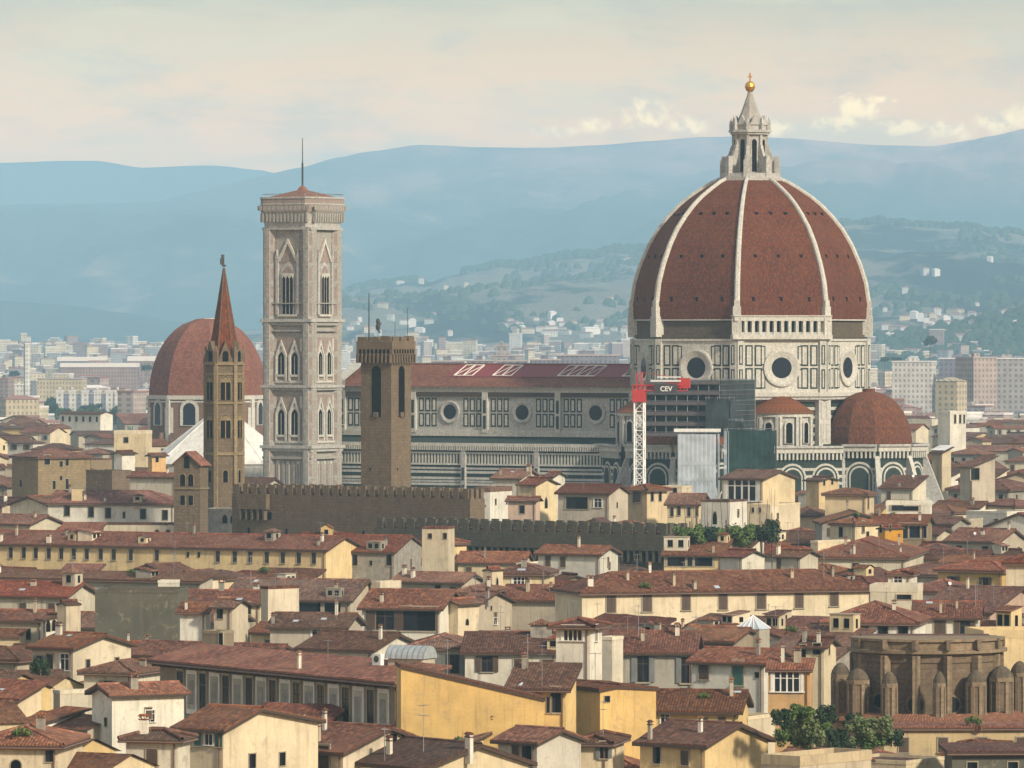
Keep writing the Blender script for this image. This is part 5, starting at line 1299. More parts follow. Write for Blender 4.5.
B('shaded open loggia house with a tiled roof and white end wall', 558, 609, 628, 493, 'L', 'beige', 516, -28, D=1075, wins=[(577, 503, 4.5, 2.2, ho), (598, 503, 1.6, 1.6, 'glass'), (617, 505, .5, 1., ho)], nch=1, pitch=.34)
B('cream house with an arched doorway beside the low pinkish house', 519, 536, 557, 484, 'L', 'cream', 515, -34, D=1090, wins=[(546, 503, .9, 2.0, ar_)], nch=1)
B('low pinkish gabled roof house beside the arched cream house', 508, 536, 540, 500, 'L', 'pink', 512, -14, D=1068, nch=0)
B('flat cream house with a tiled roof in front of the cathedral aisle', 493, 520, 540, 478, 'L', 'pale', 485, -24, D=1150, nch=2)
B('white low terrace house at the end of the brown battlemented wall', 474, 490, 512, 492, 'F', 'white', 505, -24, D=1110, nch=1)
B('small white roof cabin above the arched cream house', 545, 553, 565, 476, 'L', 'white', 484, -30, D=1160, nch=0)
B('bright cream and grey house with a narrow sunlit face among dark roofs', 830, 855, 880, 524, 'H', 'cream', 545, -45, D=1010, wins=[(841, 532, .9, 1.7, ho), (863, 527, .7, 2.0, cl)], nch=1, over=.3)
B('orange plaster house adjoining the bright cream and grey house', 878, 885, 903, 528, 'R', 'orange', 542, -40, D=1000, wins=[(881, 529, .5, 1.2, ho), (890, 528, .5, 1.2, ho)], nch=0, over=.3)
B('grey stone gable house left of the bright cream and grey house', 817, 822, 870, 522, 'R', 'plaster_worn', 540, 4, D=1030, wid=12, nch=1, dep=10)
B('dark roofed loggia house beside the orange plaster house', 872, 925, 932, 524, 'L', 'stone', 540, -12, D=1015, wins=[(910, 531, 3.5, 2.6, ho), (918, 531, 3, 2.4, ho)], nch=1)
B('narrow cream tower house with yellow face in front of the apse', 806, 819, 838, 480, 'L', 'ochre', 502, -40, D=1120, wins=[(824, 482, .6, 1.3, ho), (832, 481, .6, 1.3, ho)], nch=0, pitch=.15)
B('small tiled pavilion with a bright side wall in front of the apse', 825, 866, 874, 494, 'H', 'ochre', 512, -20, D=1085, wins=[(868, 502, 1.0, 2.4, cl)], nch=1)
B('low white roofed workshop with glazed front below the apse', 886, 930, 938, 506, 'F', 'white', 512, -8, D=1080, nch=0, wins=[(905, 508, 5, 1.0, ho)], dep=5)
B('stone house with a dark recessed terrace and a cream flank', 960, 972, 995, 466, 'S', 'beige', 498, -50, D=1180, wins=[(975, 474, 2.4, 2.4, ho)], nch=0)
B('cream flat block with a sunlit pale roof beside the small apse dome', 932, 942, 951, 452, 'S', 'cream', 458, -40, D=1330, nch=0, roofs=[('canopy', 942, 448, 4, 4)])
B('large cream house with three dark windows behind a line of trees', 938, 950, 966, 414, 'F', 'white', 425, -40, D=1650, nch=0, wins=[(955, 419, 1., 2.4, st), (960, 419, 1., 2.4, st), (964, 419, .8, 2.4, st)])
B('white gabled house end facing the garden trees', 720, 742, 764, 556, 'L', 'white', 575, -40, D=905, nch=1)
B('low house with dark glazed front beneath the garden trees', 664, 722, 742, 555, 'L', 'ochre', 571, -12, D=915, wins=[(680, 561, 4, 1.6, ho), (700, 561, 4, 1.6, ho)], nch=1)
B('white gable house beside an iron post below the dark battlements', 538, 600, 618, 554, 'L', 'white', 572, -26, D=915, wins=[(548, 561, .9, 1.7, cl), (563, 562, .9, 1.6, cl), (608, 562, .6, 1.5, cl)], nch=1)
B('cream flat gabled house with a tall chimney near the garden trees', 776, 800, 818, 556, 'L', 'grey', 575, -34, D=895, wins=[(779, 563, .8, 1.8, cl)], nch=1)
B('curved yellow parapet house in front of the grey stone gable', 812, 818, 850, 543, 'F', 'cream', 550, -40, D=950, nch=1, over=.3)
B('roof with a big terracotta hip below the bright cream and grey house', 806, 905, 925, 557, 'H', 'pale', 562, -10, D=920, nch=3)
# ---------------------------------------------------------------- left middle distance
B('large fortress-like stone house with a hipped red roof and scattered windows', 12, 38, 90, 457, 'H', 'masonry_light', 492, -56, D=1230, wins=[(21, 483, .9, 1.6, ar_), (47, 460, 1.4, 2.0, ho), (61, 464, .8, 1.2, ho), (67, 461, .8, 2., ho), (54, 485, .7, 1.8, ho), (67, 484, .7, 2.2, ho), (61, 478, .6, .9, ho)], nch=0, over=.5, pitch=.26)
B('dark brown windowless block beside the fortress-like stone house', 86, 112, 131, 472, 'F', 'masonry', 492, -40, D=1215, nch=0, over=.05)
CH2 = B('pale cloister building with dark square windows under a broad red roof', 48, 174, 178, 503, 'H', 'white', 522, -8, D=1120, wins=[(67, 511, 1.1, 1.9, ho), (91, 512, 1.1, 2.0, ho), (108, 513, 1.1, 2.0, ho), (124, 515, .5, 1.2, ho), (143, 514, 1.1, 1.9, ho), (165, 515, 1.1, 1.9, ho)], nch=2, dep=15, pitch=.34, rt='roof_tile_bright')
B('long cream wall with an arcade of round arches at its end', 58, 200, 203, 525, 'F', 'cream', 540, -6, D=1085, wins=[(157, 534, 1.0, 1.6, ar_), (168, 534, 1.0, 1.6, ar_), (178, 535, 1.0, 1.6, ar_), (189, 535, 1.0, 1.6, ar_)], nch=0, dep=5, over=.2)
B('grey stone cloister with small arches beside the gabled belfry', 200, 256, 270, 511, 'F', 'plaster_worn', 540, -14, D=1080, wins=[(x, 519, 1.0, 1.6, ar_) for x in (225, 233, 241, 249)]+[(237, 533, 1.1, 1.6, ar_), (248, 533, 1.1, 1.6, ar_)], nch=0, over=.2)
B('small orange house at the corner of the white pyramid roof', 148, 152, 166, 455, 'R', 'orange', 463, -50, D=1290, nch=0, wins=[(157, 459, .8, 1.4, ar_)])
B('white gable house between the fortress house and the pyramid roof', 114, 122, 135, 453, 'R', 'white', 466, -40, D=1330, nch=1)
B('cream house with a flat top just before the brick drum', 114, 146, 152, 434, 'F', 'cream', 445, -10, D=1480, nch=0, wins=[(126, 440, 1.2, 1.4, ho)])
B('red roofed house with a pale gable at the foot of the pyramid roof', 130, 176, 186, 477, 'L', 'pale', 490, -28, D=1190, nch=2)
B('low cluster roof of pale stone gables near the left edge', 10, 48, 70, 505, 'R', 'pale', 515, -40, D=1150, nch=1)
B('red roofed house near the left edge with a grey gable', -20, 30, 62, 524, 'L', 'pale', 534, -34, D=1060, nch=1)
B('dark low roof in front of the cream arcade wall', 60, 98, 104, 530, 'S', 'stone', 540, -12, D=1060, nch=0)
# ================================================================ gabled belfry
def belfry():
    D = 1055.; o = P(191, 337, D); root = empty('gabled_belfry', (o.x, D, 0), radians(-20)); tag(root, 'narrow brown stone belfry with a small tiled gable and paired arches', 'bell tower')
    zc = lambda y: zat(y, D); w = 2.55; b = MB(); b.box(-w, w, -1.9, 1.9, 0, zc(463), 0)
    b.face([(-w, -1.9, zc(463)), (w, -1.9, zc(463)), (0, -1.9, zc(452.5))], 0); b.face([(-w, 1.9, zc(463)), (w, 1.9, zc(463)), (0, 1.9, zc(452.5))], 0)
    M = Matrix.Translation((0, -1.9, 0)) @ Matrix.Rotation(pi, 4, 'Z')
    opening(b, M, 1.1, 2.2, 0, zc(468), 0, 1, 'round', .06, .12)
    for x in (-.8, .8): opening(b, M, 1.0, 2.2, x, zc(486), 2, 1, 'round', .08, .15)
    for x in (-.8, .8): opening(b, M, .9, 1.8, x, zc(505), 2, 1, 'rect', .08, .12)
    b.box(-w-.2, w+.2, -2.1, 2.1, zc(489), zc(487.5), 2)
    b.build('tower_wall', ['masonry', 'void', 'masonry_light'], root)
    r_ = MB(); 
    for sg in (-1, 1):
        r_.face([(sg*(w+.6), -2.4, zc(465.5)), (sg*(w+.6), 2.4, zc(465.5)), (0, 2.4, zc(451)), (0, -2.4, zc(451))], 0); r_.face([(sg*(w+.6), -2.4, zc(465.5)-.25), (sg*(w+.6), -2.4, zc(465.5)), (0, -2.4, zc(451)), (0, -2.4, zc(451)-.25)], 0)
    r_.build('roof', 'roof_tile_bright', root)
belfry()
# ================================================================ brown church apse, lower right
def apse():
    D = 612.; cx = 933; o = P(cx, 337, D); root = empty('church_apse', (o.x, D+9, 0), radians(0)); tag(root, 'large round brown stone church apse with buttress turrets and round windows', 'church')
    zc = lambda y: zat(y, D); r = 7.7; n = 18; b = MB(); F_ = lambda R_, z: [(R_*cos(pi+pi*i/n)*1.02, R_*sin(pi+pi*i/n)*.92, z) for i in range(n+1)]
    # main half drum; the camera is on the -y side
    b.loft([F_(r, 0), F_(r, zc(664))], 0, False, False); b.loft([F_(r+.15, zc(664)), F_(r+.15, zc(656))], 0, False, False)
    b.loft([F_(r+.15, zc(656)), F_(r+.75, zc(655)), F_(r+.75, zc(652)), F_(r+.2, zc(651)), F_(r+.2, zc(644)), F_(r+.5, zc(643)), F_(r+.5, zc(640.5)), F_(r-.6, zc(640))], 1, True, False)
    b.box(-r*1.02, r*1.02, 0, 5, 0, zc(642), 0)
    for i in range(7):
        a = pi+pi*(i+.5)/7; M = face_frame(a, r*.955+.1)
        b.M = M; b.box(-2.1, -1.75, -.3, .55, zc(715), zc(657), 1); b.box(1.75, 2.1, -.3, .55, zc(715), zc(657), 1); b.box(-1.95, -1.5, -.2, .7, zc(651), zc(641), 0); b.M = Matrix()
    b.build('apse_wall', ['masonry_brown', 'masonry_brown_light'], root)
    for px, py, rr in ((882, 703, .7), (917, 706, .85), (953, 706, .85)):
        w_ = MB(); a = math.asin(max(-1, min(1, (px-cx)/F*D/(r*1.02)))); w_.M = Matrix.Translation((r*1.02*sin(a), -r*.92*cos(a)-.1, zc(py))) @ Matrix.Rotation(a, 4, 'Z') @ Matrix.Rotation(pi, 4, 'Z')
        c = [(cos(2*pi*i/20), sin(2*pi*i/20)) for i in range(20)]; w_.extr([(x*rr*1.25, z*rr*1.25) for x, z in c], -.3, .12, 0); w_.extr([(x*rr, z*rr) for x, z in c], -.3, .15, 1); w_.build('round_window', ['masonry_brown_light', 'glass_dark'], root)
    def turret(px, py_top, wd, dy, cap=True, niche=False, py_bot=760, h2=8):
        t = MB(); x = (px-cx)/F*D; w = wd*.84/F*D/2; t.M = Matrix.Translation((x, dy, 0)); zt = zc(py_top)
        pl = reg(8, w/cos(pi/8), pi/8); t.prism(pl, 0, zt, 0); t.prism(reg(8, w*1.22, pi/8), zt-.1, zt+.35, 1, True, None, True)
        if cap: t.lathe([(w*1.15, zt+.35), (w*1.02, zt+.75), (w*.72, zt+1.2), (w*.35, zt+1.5), (.05, zt+1.6)], n=12, m=2)
        for q in range(8):
            t.M = Matrix.Translation((x, dy, 0)) @ face_frame(q*pi/4+pi/8, w/cos(pi/8)); t.box(-.18, .18, -.1, .08, 0, zt, 1)
        if niche:
            t.M = Matrix.Translation((x, dy, 0)) @ face_frame(-pi/2, w); t.extr(shift(arch(w*.7, 3.4, 8), 0, zt-6.6), -.05, .05, 3)
        t.M = Matrix(); t.build('buttress_turret', ['masonry_brown', 'masonry_brown_light', 'masonry_dark', 'void'], root)
    turret(860, 685, 24, -5.5, True, True); turret(844, 681, 20, -2.5); turret(890, 687, 17, -8.2, True, False); turret(939, 686, 13, -9.6); turret(977, 686, 22, -7.5, True, False); turret(1005, 683, 26, -4.5, True, True); turret(1026, 680, 20, -1.5)
    rf = MB(); rf.loft([[(R_*cos(pi+pi*i/18), R_*sin(pi+pi*i/18), z) for i in range(19)] for R_, z in ((12.2, zc(722)), (9.3, zc(714)))], 0, False, False); rf.build('skirt_roof', 'roof_tile_bright', root)
    w2 = MB(); w2.loft([[(R_*cos(pi+pi*i/18), R_*sin(pi+pi*i/18), z) for i in range(19)] for R_, z in ((11.9, 0), (11.9, zc(723)))], 0, False, False); w2.build('chapel_wall', 'masonry_brown_light', root)
    tr = MB(); tr.box(-r*.9, r*.9, -1, 4.6, zc(641.2), zc(641.2)+.1, 0); tr.build('roof', 'roof_tile_old', root)
    H = House(); H.root = root; H.Mw = Matrix.Translation((o.x, D+8, 0)); H.Mi = H.Mw.inverted(); H.w, H.d, H.h, H.top = 20, 26, zc(641), zc(640); H.x, H.y = o.x, D+8; H.vis = (838, 1024, 640, 724); H.hand = True; H.D = D; H.px = 930; H.py = 641; H.label = ''; H.wall = 'stone'; H.roof = 'F'; HOUSES.append(H)
apse()
# ================================================================ crane and scaffolds round the south tribune
def lattice(mb, a, b, w, step, m=0, r=.09):
    a, b = Vector(a), Vector(b); L = (b-a).length; d = (b-a)/L
    u = d.cross(Vector((0, 1, 0)) if abs(d.y) < .9 else Vector((1, 0, 0))).normalized(); v = d.cross(u); n = max(1, int(L/step))
    cs = [u*w/2*i+v*w/2*j for i, j in ((-1, -1), (1, -1), (1, 1), (-1, 1))]
    for c in cs: mb.tube(a+c, b+c, r*1.5, 4, m)
    for i in range(n):
        p, q = a+d*(L*i/n), a+d*(L*(i+1)/n)
        for k in range(4):
            c0, c1 = cs[k], cs[(k+1) % 4]; mb.tube(p+c0, p+c1, r, 3, m); mb.tube(*( (p+c0, q+c1) if i % 2 else (p+c1, q+c0)), r, 3, m)
def crane():
    D = 1245.; o = P(639.5, 337, D); root = empty('tower_crane', (o.x, D, 0), radians(-12)); tag(root, 'tower crane with a white lattice mast and a red head carrying a company sign', 'crane')
    zc = lambda y: zat(y, D); m_ = MB(); lattice(m_, (0, 0, 0), (0, 0, zc(402)), 2.0, 2.0, 0, .13); m_.build('mast', 'white_paint', root)
    r_ = MB(); r_.box(-1.35, 1.35, -1.35, 1.35, zc(402), zc(391), 0); lattice(r_, (0, 0, zc(391)), (0, 0, zc(372)), 1.1, 1.6, 0, .06); r_.build('slewing_head', 'red_paint', root)
    j = MB(); za = zc(388); lattice(j, (-1.5, 0, za), (10.5, 0, za), 1.2, 1.5, 0, .08); j.box(8.6, 11.0, -.6, .6, zc(388), zc(378), 0); j.box(6.0, 8.4, -.85, -.7, zc(386), zc(382), 1); j.tube((0, 0, zc(372)), (9, 0, zc(378)), .05, 4, 0)
    j.build('counter_jib', ['red_paint', 'red_sheet'], root)
    s = MB(); s.box(3.4, 8.3, -1.0, -.85, zc(393), zc(384), 0); s.box(4, 9.2, -1.05, -.86, zc(377.6), zc(376.4), 1); s.box(2.6, 9.2, -1.05, -.86, zc(381.6), zc(380), 1)
    sg = s.build('sign', ['metal_dark', 'white_paint'], root)
    cu = bpy.data.curves.new('lettering', 'FONT'); cu.body = 'CEV'; cu.size = 1.45; cu.extrude = .04; cu.offset = .035
    t0 = bpy.data.objects.new('lettering_curve', cu); COL.objects.link(t0); bpy.context.view_layer.update()
    me = bpy.data.meshes.new_from_object(t0.evaluated_get(bpy.context.evaluated_depsgraph_get())); bpy.data.objects.remove(t0); me.name = 'lettering'; me.materials.clear(); me.materials.append(MATS['white_paint'])
    t = bpy.data.objects.new('lettering', me); COL.objects.link(t); t.parent = sg; t.rotation_euler = (pi/2, 0, 0); t.location = (4.7, -1.08, zc(391))
crane()
def scaffold(label, px0, px1, yt, yb, D, dep, decks, th=-31, net=None, extra=None, ledge=None):
    a = P(px0, yt, D); b_ = P(px1, yb, D); zb = b_.z if ledge is None else ledge; zt = a.z; wd = (b_.x-a.x)/cos(radians(th)); root = empty('scaffolding', ((a.x+b_.x)/2, D, zb), radians(th)); tag(root, label, 'scaffolding', 'scaffolds round the cathedral')
    H_ = zt-zb; f = MB(); n = max(2, int(wd/2.4))
    for i in range(n+1):
        for y in (0, dep): f.tube((-wd/2+wd*i/n, y, 0), (-wd/2+wd*i/n, y, H_+1.2), .07, 4)
    nz = max(1, int(H_/2.1))
    for k in range(nz+1):
        z = H_*k/nz
        for y in (0, dep): f.tube((-wd/2, y, z+.9), (wd/2, y, z+.9), .05, 4)
        for x in (-wd/2, wd/2): f.tube((x, 0, z+.9), (x, dep, z+.9), .05, 4)
        if k < nz:
            for i in range(0, n, 2): f.tube((-wd/2+wd*i/n, -.02, z), (-wd/2+wd*(i+1)/n, -.02, z+H_/nz), .04, 3)
    f.build('frame', 'metal_grey', root)
    if decks:
        for k in range(nz+1):
            d = MB(); z = H_*k/nz
            if k == 0: q_ = MB(); q_.box(-wd/2, wd/2, .9, 1.0, 0, H_+.8, 0); q_.box(wd/2-.1, wd/2, 1., dep, 0, H_+.8, 0); q_.build('inner_netting', 'net_dark', root)
            d.box(-wd/2-.2, wd/2+.2, -.25, dep*.98, z-.1, z, 0); d.box(-wd/2-.2, wd/2+.2, -.28, -.22, z, z+.75, 0); d.build('deck', 'plank', root)
    if net:
        q = MB(); k = 26; rr = random.Random(int(px0))
        for j in range(k):
            x0, x1 = -wd/2+wd*j/k, -wd/2+wd*(j+1)/k; w0, w1 = .035*sin(j*2.1), .035*sin((j+1)*2.1)
            q.face([(x0, -.35-w0, 0), (x1, -.35-w1, 0), (x1, -.35-w1, H_+.6), (x0, -.35-w0, H_+.6)], 0)
        for j in range(12):
            y0, y1 = -.35+(dep+.5)*j/12, -.35+(dep+.5)*(j+1)/12; q.face([(wd/2+.3, y0, 0), (wd/2+.3, y1, 0), (wd/2+.3, y1, H_+.6), (wd/2+.3, y0, H_+.6)], 0)
        for z in range(1, int(H_/3.4)): q.box(-wd/2, wd/2, -.40, -.36, z*3.4+rr.uniform(-.5, .5), z*3.4+.6, 0)
        q.build('netting', [net, 'metal_grey'], root)
    return root
scaffold('dark plank scaffolding stacked over the tribune beside the crane', 645, 719, 384, 436, 1262, 20, True, -25)
scaffold('tall dark netted scaffold tower between the tribune and the round exedra', 706, 729, 402, 436, 1258, 8, False, -10, 'net_dark')
scaffold('dark blue-green netted scaffold standing in front of the round exedra', 727, 774, 433, 510, 1252, 4, False, -6, 'net_green')
scaffold('small dark netted lift shaft scaffold rising above the exedra roof', 729, 742, 424, 470, 1256, 3, False, -6, 'net_dark')
tp = scaffold('pale blue-grey sheeted scaffold with a white top rail', 678, 716, 437, 512, 1246, 4, False, -8, 'tarp')
e = MB(); e.box(-4.9, 5.1, -.7, .2, 17.2, 17.9, 0); e.build('top_rail', 'white_paint', tp)
tw = scaffold('narrow pale hoist mast standing between sheeted and netted scaffolds', 724, 727, 434, 500, 1244, 1, False, -6, 'tarp')
# ================================================================ vegetation
def leaves(n, rad, seed, ls=.32, mat_='leaf', clumps=14, flat=.75):
    r = random.Random(seed); mb = MB(); cl_ = []
    for i in range(clumps):
        a = r.uniform(0, 2*pi); e = r.uniform(-.5, 1); q = r.uniform(.35, .85)
        cl_.append((cos(a)*rad*q*sqrt(1-e*e*.7), sin(a)*rad*q*sqrt(1-e*e*.7), e*rad*flat*q, rad*r.uniform(.22, .42)))
    for i in range(n):
        c = cl_[r.randrange(clumps)]; v = Vector((r.gauss(0, 1), r.gauss(0, 1), r.gauss(0, 1))).normalized()*c[3]*r.uniform(.6, 1.1); p = Vector(c[:3])+v
        t = Vector((r.gauss(0, 1), r.gauss(0, 1), r.gauss(0, 1)))+v.normalized()*1.2; t.normalize(); u = t.orthogonal().normalized(); w = t.cross(u); s = ls*r.uniform(.6, 1.3)
        mb.face([p-u*s, p-w*s*.6, p+u*s, p+w*s*.6], 0)
    return mesh_of(mb, 'crown', [mat_])
CR = [leaves(1500, 1, 1, .11, 'leaf'), leaves(1500, 1, 2, .11, 'leaf_dark'), leaves(1300, 1, 3, .11, 'leaf_olive', 9), leaves(1500, 1, 4, .1, 'leaf', 20, .6), leaves(1500, 1, 5, .1, 'leaf_dark', 9, 1.1)]
tb = MB(); tb.tube((0, 0, -1), (0, 0, .1), .07, 6, 0, .045)
for a in (0, 2.1, 4.2): tb.tube((0, 0, -.3), (.45*cos(a), .45*sin(a), .25), .035, 5, 0, .015)
TRK = mesh_of(tb, 'trunk', 'trunk')
def tree(px, py, wpx, hpx, D, v, label, group=None, name='tree', cat='tree', base=0.):
    """crown centred at that picture point"""
    c = P(px, py, D); rx, rz = wpx/F*D/2, hpx/F*D/2; root = empty(name, (c.x, c.y, base), R.uniform(0, 6)); tag(root, label, cat, group); rx *= 1.25; rz *= 1.2
    inst('crown', CR[v], root, (0, 0, c.z-base), 0, (rx, rx, rz*1.25)); th_ = (c.z-base)
    if th_ > rz and name == 'tree': inst('trunk', TRK, root, (0, 0, th_), 0, (rx*.8, rx*.8, max(th_, .5)))
for i, (px, py, w, h, v, lb) in enumerate([(782, 719, 20, 18, 1, 'dark shrub at the near end of the roof garden'), (800, 715, 28, 18, 0, 'broad green shrub behind the end shrub of the roof garden'), (806, 733, 32, 26, 2, 'silvery green bush in the middle of the roof garden'), (826, 716, 22, 16, 4, 'deep green shrub against the apse buttress'),
                                           (803, 743, 22, 16, 0, 'low bright bush over the terrace edge'), (838, 740, 22, 20, 1, 'dark leafy bush between the two light bushes of the roof garden'), (860, 730, 28, 22, 2, 'light yellowish bush below the apse turret'), (880, 728, 24, 22, 2, 'pale feathery bush beside the orange roof edge'),
                                           (872, 743, 30, 18, 0, 'wide green bush at the sunny end of the roof garden'), (893, 740, 18, 20, 1, 'small dark bush at the corner of the roof garden'), (852, 722, 16, 14, 4, 'small round dark shrub near the apse skirt roof'), (785, 738, 22, 20, 0, 'fresh green shrub over the sandy parapet corner'), (822, 730, 24, 20, 0, 'bright green shrub filling the centre of the roof garden'), (848, 745, 20, 14, 2, 'low yellow-green shrub along the roof garden parapet'), (792, 728, 20, 16, 1, 'dark rounded shrub behind the fresh green shrub')]):
    tree(px, py, w, h, 548+i*.8, v, lb, 'shrubs of the roof garden', 'shrub', 'shrub', 14.5)
for i, (px, py, w, h, v, lb) in enumerate([(690, 536, 28, 20, 0, 'leafy tree at the near end of the garden row below the white block'), (708, 537, 24, 19, 1, 'dark small tree second in the garden row'), (726, 535, 26, 20, 3, 'rounded green tree third in the garden row'), (745, 537, 26, 22, 0, 'broad green tree fourth in the garden row'), (762, 536, 26, 20, 1, 'dark tree at the far end of the garden row'), (700, 534, 18, 10, 2, 'pale tree top rising behind the garden row'), (772, 528, 14, 16, 1, 'dark tree beside the small domed chimney')]):
    tree(px, py, w, h, 922+i*.7, v, lb, 'garden trees below the white block')
tree(461, 745, 15, 14, 535, 2, 'small thin pale tree on a roof terrace at the bottom edge', None, 'tree', 'tree', 12)
tree(62, 764, 16, 16, 505, 0, 'green bush beside the corner house at the bottom edge', None, 'shrub', 'shrub', 10)
tree(40, 669, 16, 20, 618, 1, 'dark climbing shrub against the ochre gabled house', None, 'shrub', 'shrub', 12)
tree(769, 528, 10, 12, 1000, 4, 'narrow cypress by the cream gable of the glazed loggia house', None, 'tree', 'tree', 12)
# ================================================================ the rest of the city
LAND = [(303, 330, 'the marble bell tower'), (750, 250, 'the great ribbed dome'), (224, 400, 'the spire tower'), (208, 380, 'the brick drummed dome'), (386, 400, 'the battlement tower'), (350, 500, 'the brown battlemented wall'), (525, 535, 'the dark battlemented wall'),
        (190, 490, 'the gabled belfry'), (112, 510, 'the pale cloister'), (52, 470, 'the fortress-like house'), (170, 555, 'the long yellow house'), (137, 615, 'the windowless dark block'), (725, 600, 'the long cream house'), (470, 700, 'the plain yellow wall'), (628, 710, 'the plain yellow gable'),
        (280, 690, 'the painted palace'), (579, 645, 'the white tower house'), (932, 680, 'the brown church apse'), (800, 685, 'the bright orange house'), (870, 430, 'the small apse dome'), (840, 730, 'the roof garden'), (725, 538, 'the garden tree row'), (646, 500, 'the ochre hipped house'), (724, 515, 'the white flat block'),
        (855, 530, 'the cream and grey house'), (902, 580, 'the white penthouse'), (405, 615, 'the large windowed white house'), (660, 670, 'the blue shuttered house'), (82, 650, 'the ochre gabled house'), (240, 745, 'the green shuttered gable house'), (400, 565, 'the stained grey gable'), (980, 480, 'the recessed terrace house'), (450, 430, 'the cathedral nave'), (1010, 640, 'the balustraded terrace'), (90, 408, 'the white striped apartment blocks'), (100, 365, 'the long white sheds'), (950, 320, 'the hillside village')]
def protect():
    L = [(335, 600, 486, 1340), (600, 720, 492, 1240), (770, 930, 500, 1240), (262, 345, 476, 1340), (148, 262, 466, 1400), (203, 245, 492, 1095), (358, 412, 485, 1040), (175, 206, 530, 1050), (630, 648, 480, 1240), (676, 776, 505, 1240), (840, 1024, 722, 600), (775, 900, 752, 545), (680, 780, 550, 930)]
    for H in HOUSES: L.append((H.vis[0], H.vis[1], H.vis[3], H.y-H.d*.2))
    return L
PROT = protect()
def corners(x, y, w, d, th):
    c, s = cos(th), sin(th); return [(x+a*c-b_*s, y+a*s+b_*c) for a, b_ in ((-w/2, -d/2), (w/2, -d/2), (w/2, d/2), (-w/2, d/2))]
def overlap(A, Bq):
    for P1 in (A, Bq):
        for i in range(4):
            ex, ey = P1[(i+1) % 4][0]-P1[i][0], P1[(i+1) % 4][1]-P1[i][1]; nx, ny = -ey, ex
            a = [nx*p[0]+ny*p[1] for p in A]; b_ = [nx*p[0]+ny*p[1] for p in Bq]
            if max(a) < min(b_) or max(b_) < min(a): return False
    return True
OCC = []
for H in HOUSES: OCC.append((H.x, H.y, max(H.w, H.d), corners(H.x, H.y, H.w*.96, H.d*.96, math.atan2(H.Mw[1][0], H.Mw[0][0])), H))
for x, y, w, d, a in ((54.2, 1320, 78, 78, TH), (-8, 1358, 100, 48, TH), (-48.5, 1347, 20, 20, TH), (P(386, 0, 1045).x, 1045, 9, 9, 0), (P(224, 0, 1100).x, 1100, 10, 10, 0), (P(191, 0, 1055).x, 1055, 7, 6, 0), (P(222, 0, 1425).x, 1425, 40, 40, 0), (P(208, 0, 1610).x, 1610, 40, 40, 0), (P(725, 0, 935).x, 935, 22, 12, 0), (P(840, 0, 548).x, 548, 15, 14, 0), (P(700, 0, 1255).x, 1255, 26, 26, 0), (P(639, 0, 1245).x, 1245, 5, 5, 0)):
    OCC.append((x, y, max(w, d), corners(x, y, w, d, a), None))
R = random.Random(21)
CAND = []
D = 468.
while D < 2350:
    wpx = 60+F*1.0/ D*0
    x = -40.
    row = 7.5+D*.0045
    while x < 1070:
        w = R.uniform(5, 11) if R.random() < .75 else R.uniform(11, 20)
        if D > 1200: w *= 1.25
        d = min(w, R.uniform(5.5, 11)); px = x; x += w*F/D*R.uniform(.75, 1.05)+1
        DD = D+R.uniform(-row*.35, row*.35); X = (px+w*F/D/2-512)/F*DD
        th = radians(R.choice((-31, -31, -31, -26, -12, -40, 22, 59-90, -52))+R.uniform(-4, 4)); h = R.uniform(15.5, 21.5) if D > 620 else R.uniform(12, 19)
        if D > 1240: h = R.uniform(14, 23)
        if R.random() < .05: h += 4
        CAND.append([X, DD, w, d, th, h])
    D += row
def pxw(X, Y, w, d): r = (w+d)*.42; return 512+(X-r)/Y*F, 512+(X+r)/Y*F
OKC = []
for X, Y, w, d, th, h in CAND:
    a, b_ = pxw(X, Y, w, d); top = h+min(w, d)*.5*.33+.3; bad = False
    for (p0, p1, yb, Dp) in PROT:
        if Y < Dp and b_ > p0 and a < p1:
            zm = CZ-(yb-HY)/F*Y
            if top > zm: h -= top-zm; top = zm
    if h < 7.5: continue
    Q = corners(X, Y, w*.93, d*.93, th)
    for ox, oy, r, q, _ in OCC:
        if abs(ox-X) < (r+w) and abs(oy-Y) < (r+w) and overlap(q, Q): bad = True; break
    if bad: continue
    OCC.append((X, Y, max(w, d), Q, None)); OKC.append([X, Y, w, d, th, h, top])
# keep what shows: sweep from the nearest outwards over the picture's columns
cover = [800.]*1200
ev = [(H.y-H.d/2, 1, H) for H in HOUSES]+[(c[1]-c[3]/2, 0, c) for c in OKC]
ev.sort(key=lambda e: e[0]); KEEP = []
for y_, hand, c in ev:
    if hand: a, b_, top, Y = c.vis[0], c.vis[1], c.top, c.y
    else: X, Y, w, d, th, h, top = c; a, b_ = pxw(X, Y, w, d)
    yt = HY+(CZ-top)/Y*F; lo, hi = max(0, int(a)), min(1023, int(b_))
    if hi <= lo: continue
    vis = [max(0, cover[i]-yt) for i in range(lo, hi+1)]; n = sum(1 for v in vis if v > 2.0)
    if not hand:
        if n < max(3, .12*(hi-lo)) or sum(vis) < 30: continue
        ye = HY+(CZ-h)/Y*F; below = sum(1 for i in range(lo, hi+1) if cover[i]-ye > 5)/(hi-lo+1)
        KEEP.append((sum(vis), c, below))
    for i in range(lo+1, hi): cover[i] = min(cover[i], yt+2.5*(600/Y))
KEEP.sort(key=lambda k: -k[0]); nhand = sum(1 for H in HOUSES if H.root.name.startswith('house')); KA = [k for k in KEEP if k[1][1] < 1130][:294-nhand]; KB_ = [k for k in KEEP if k[1][1] >= 1130][:215]; KEEP = KA+KB_
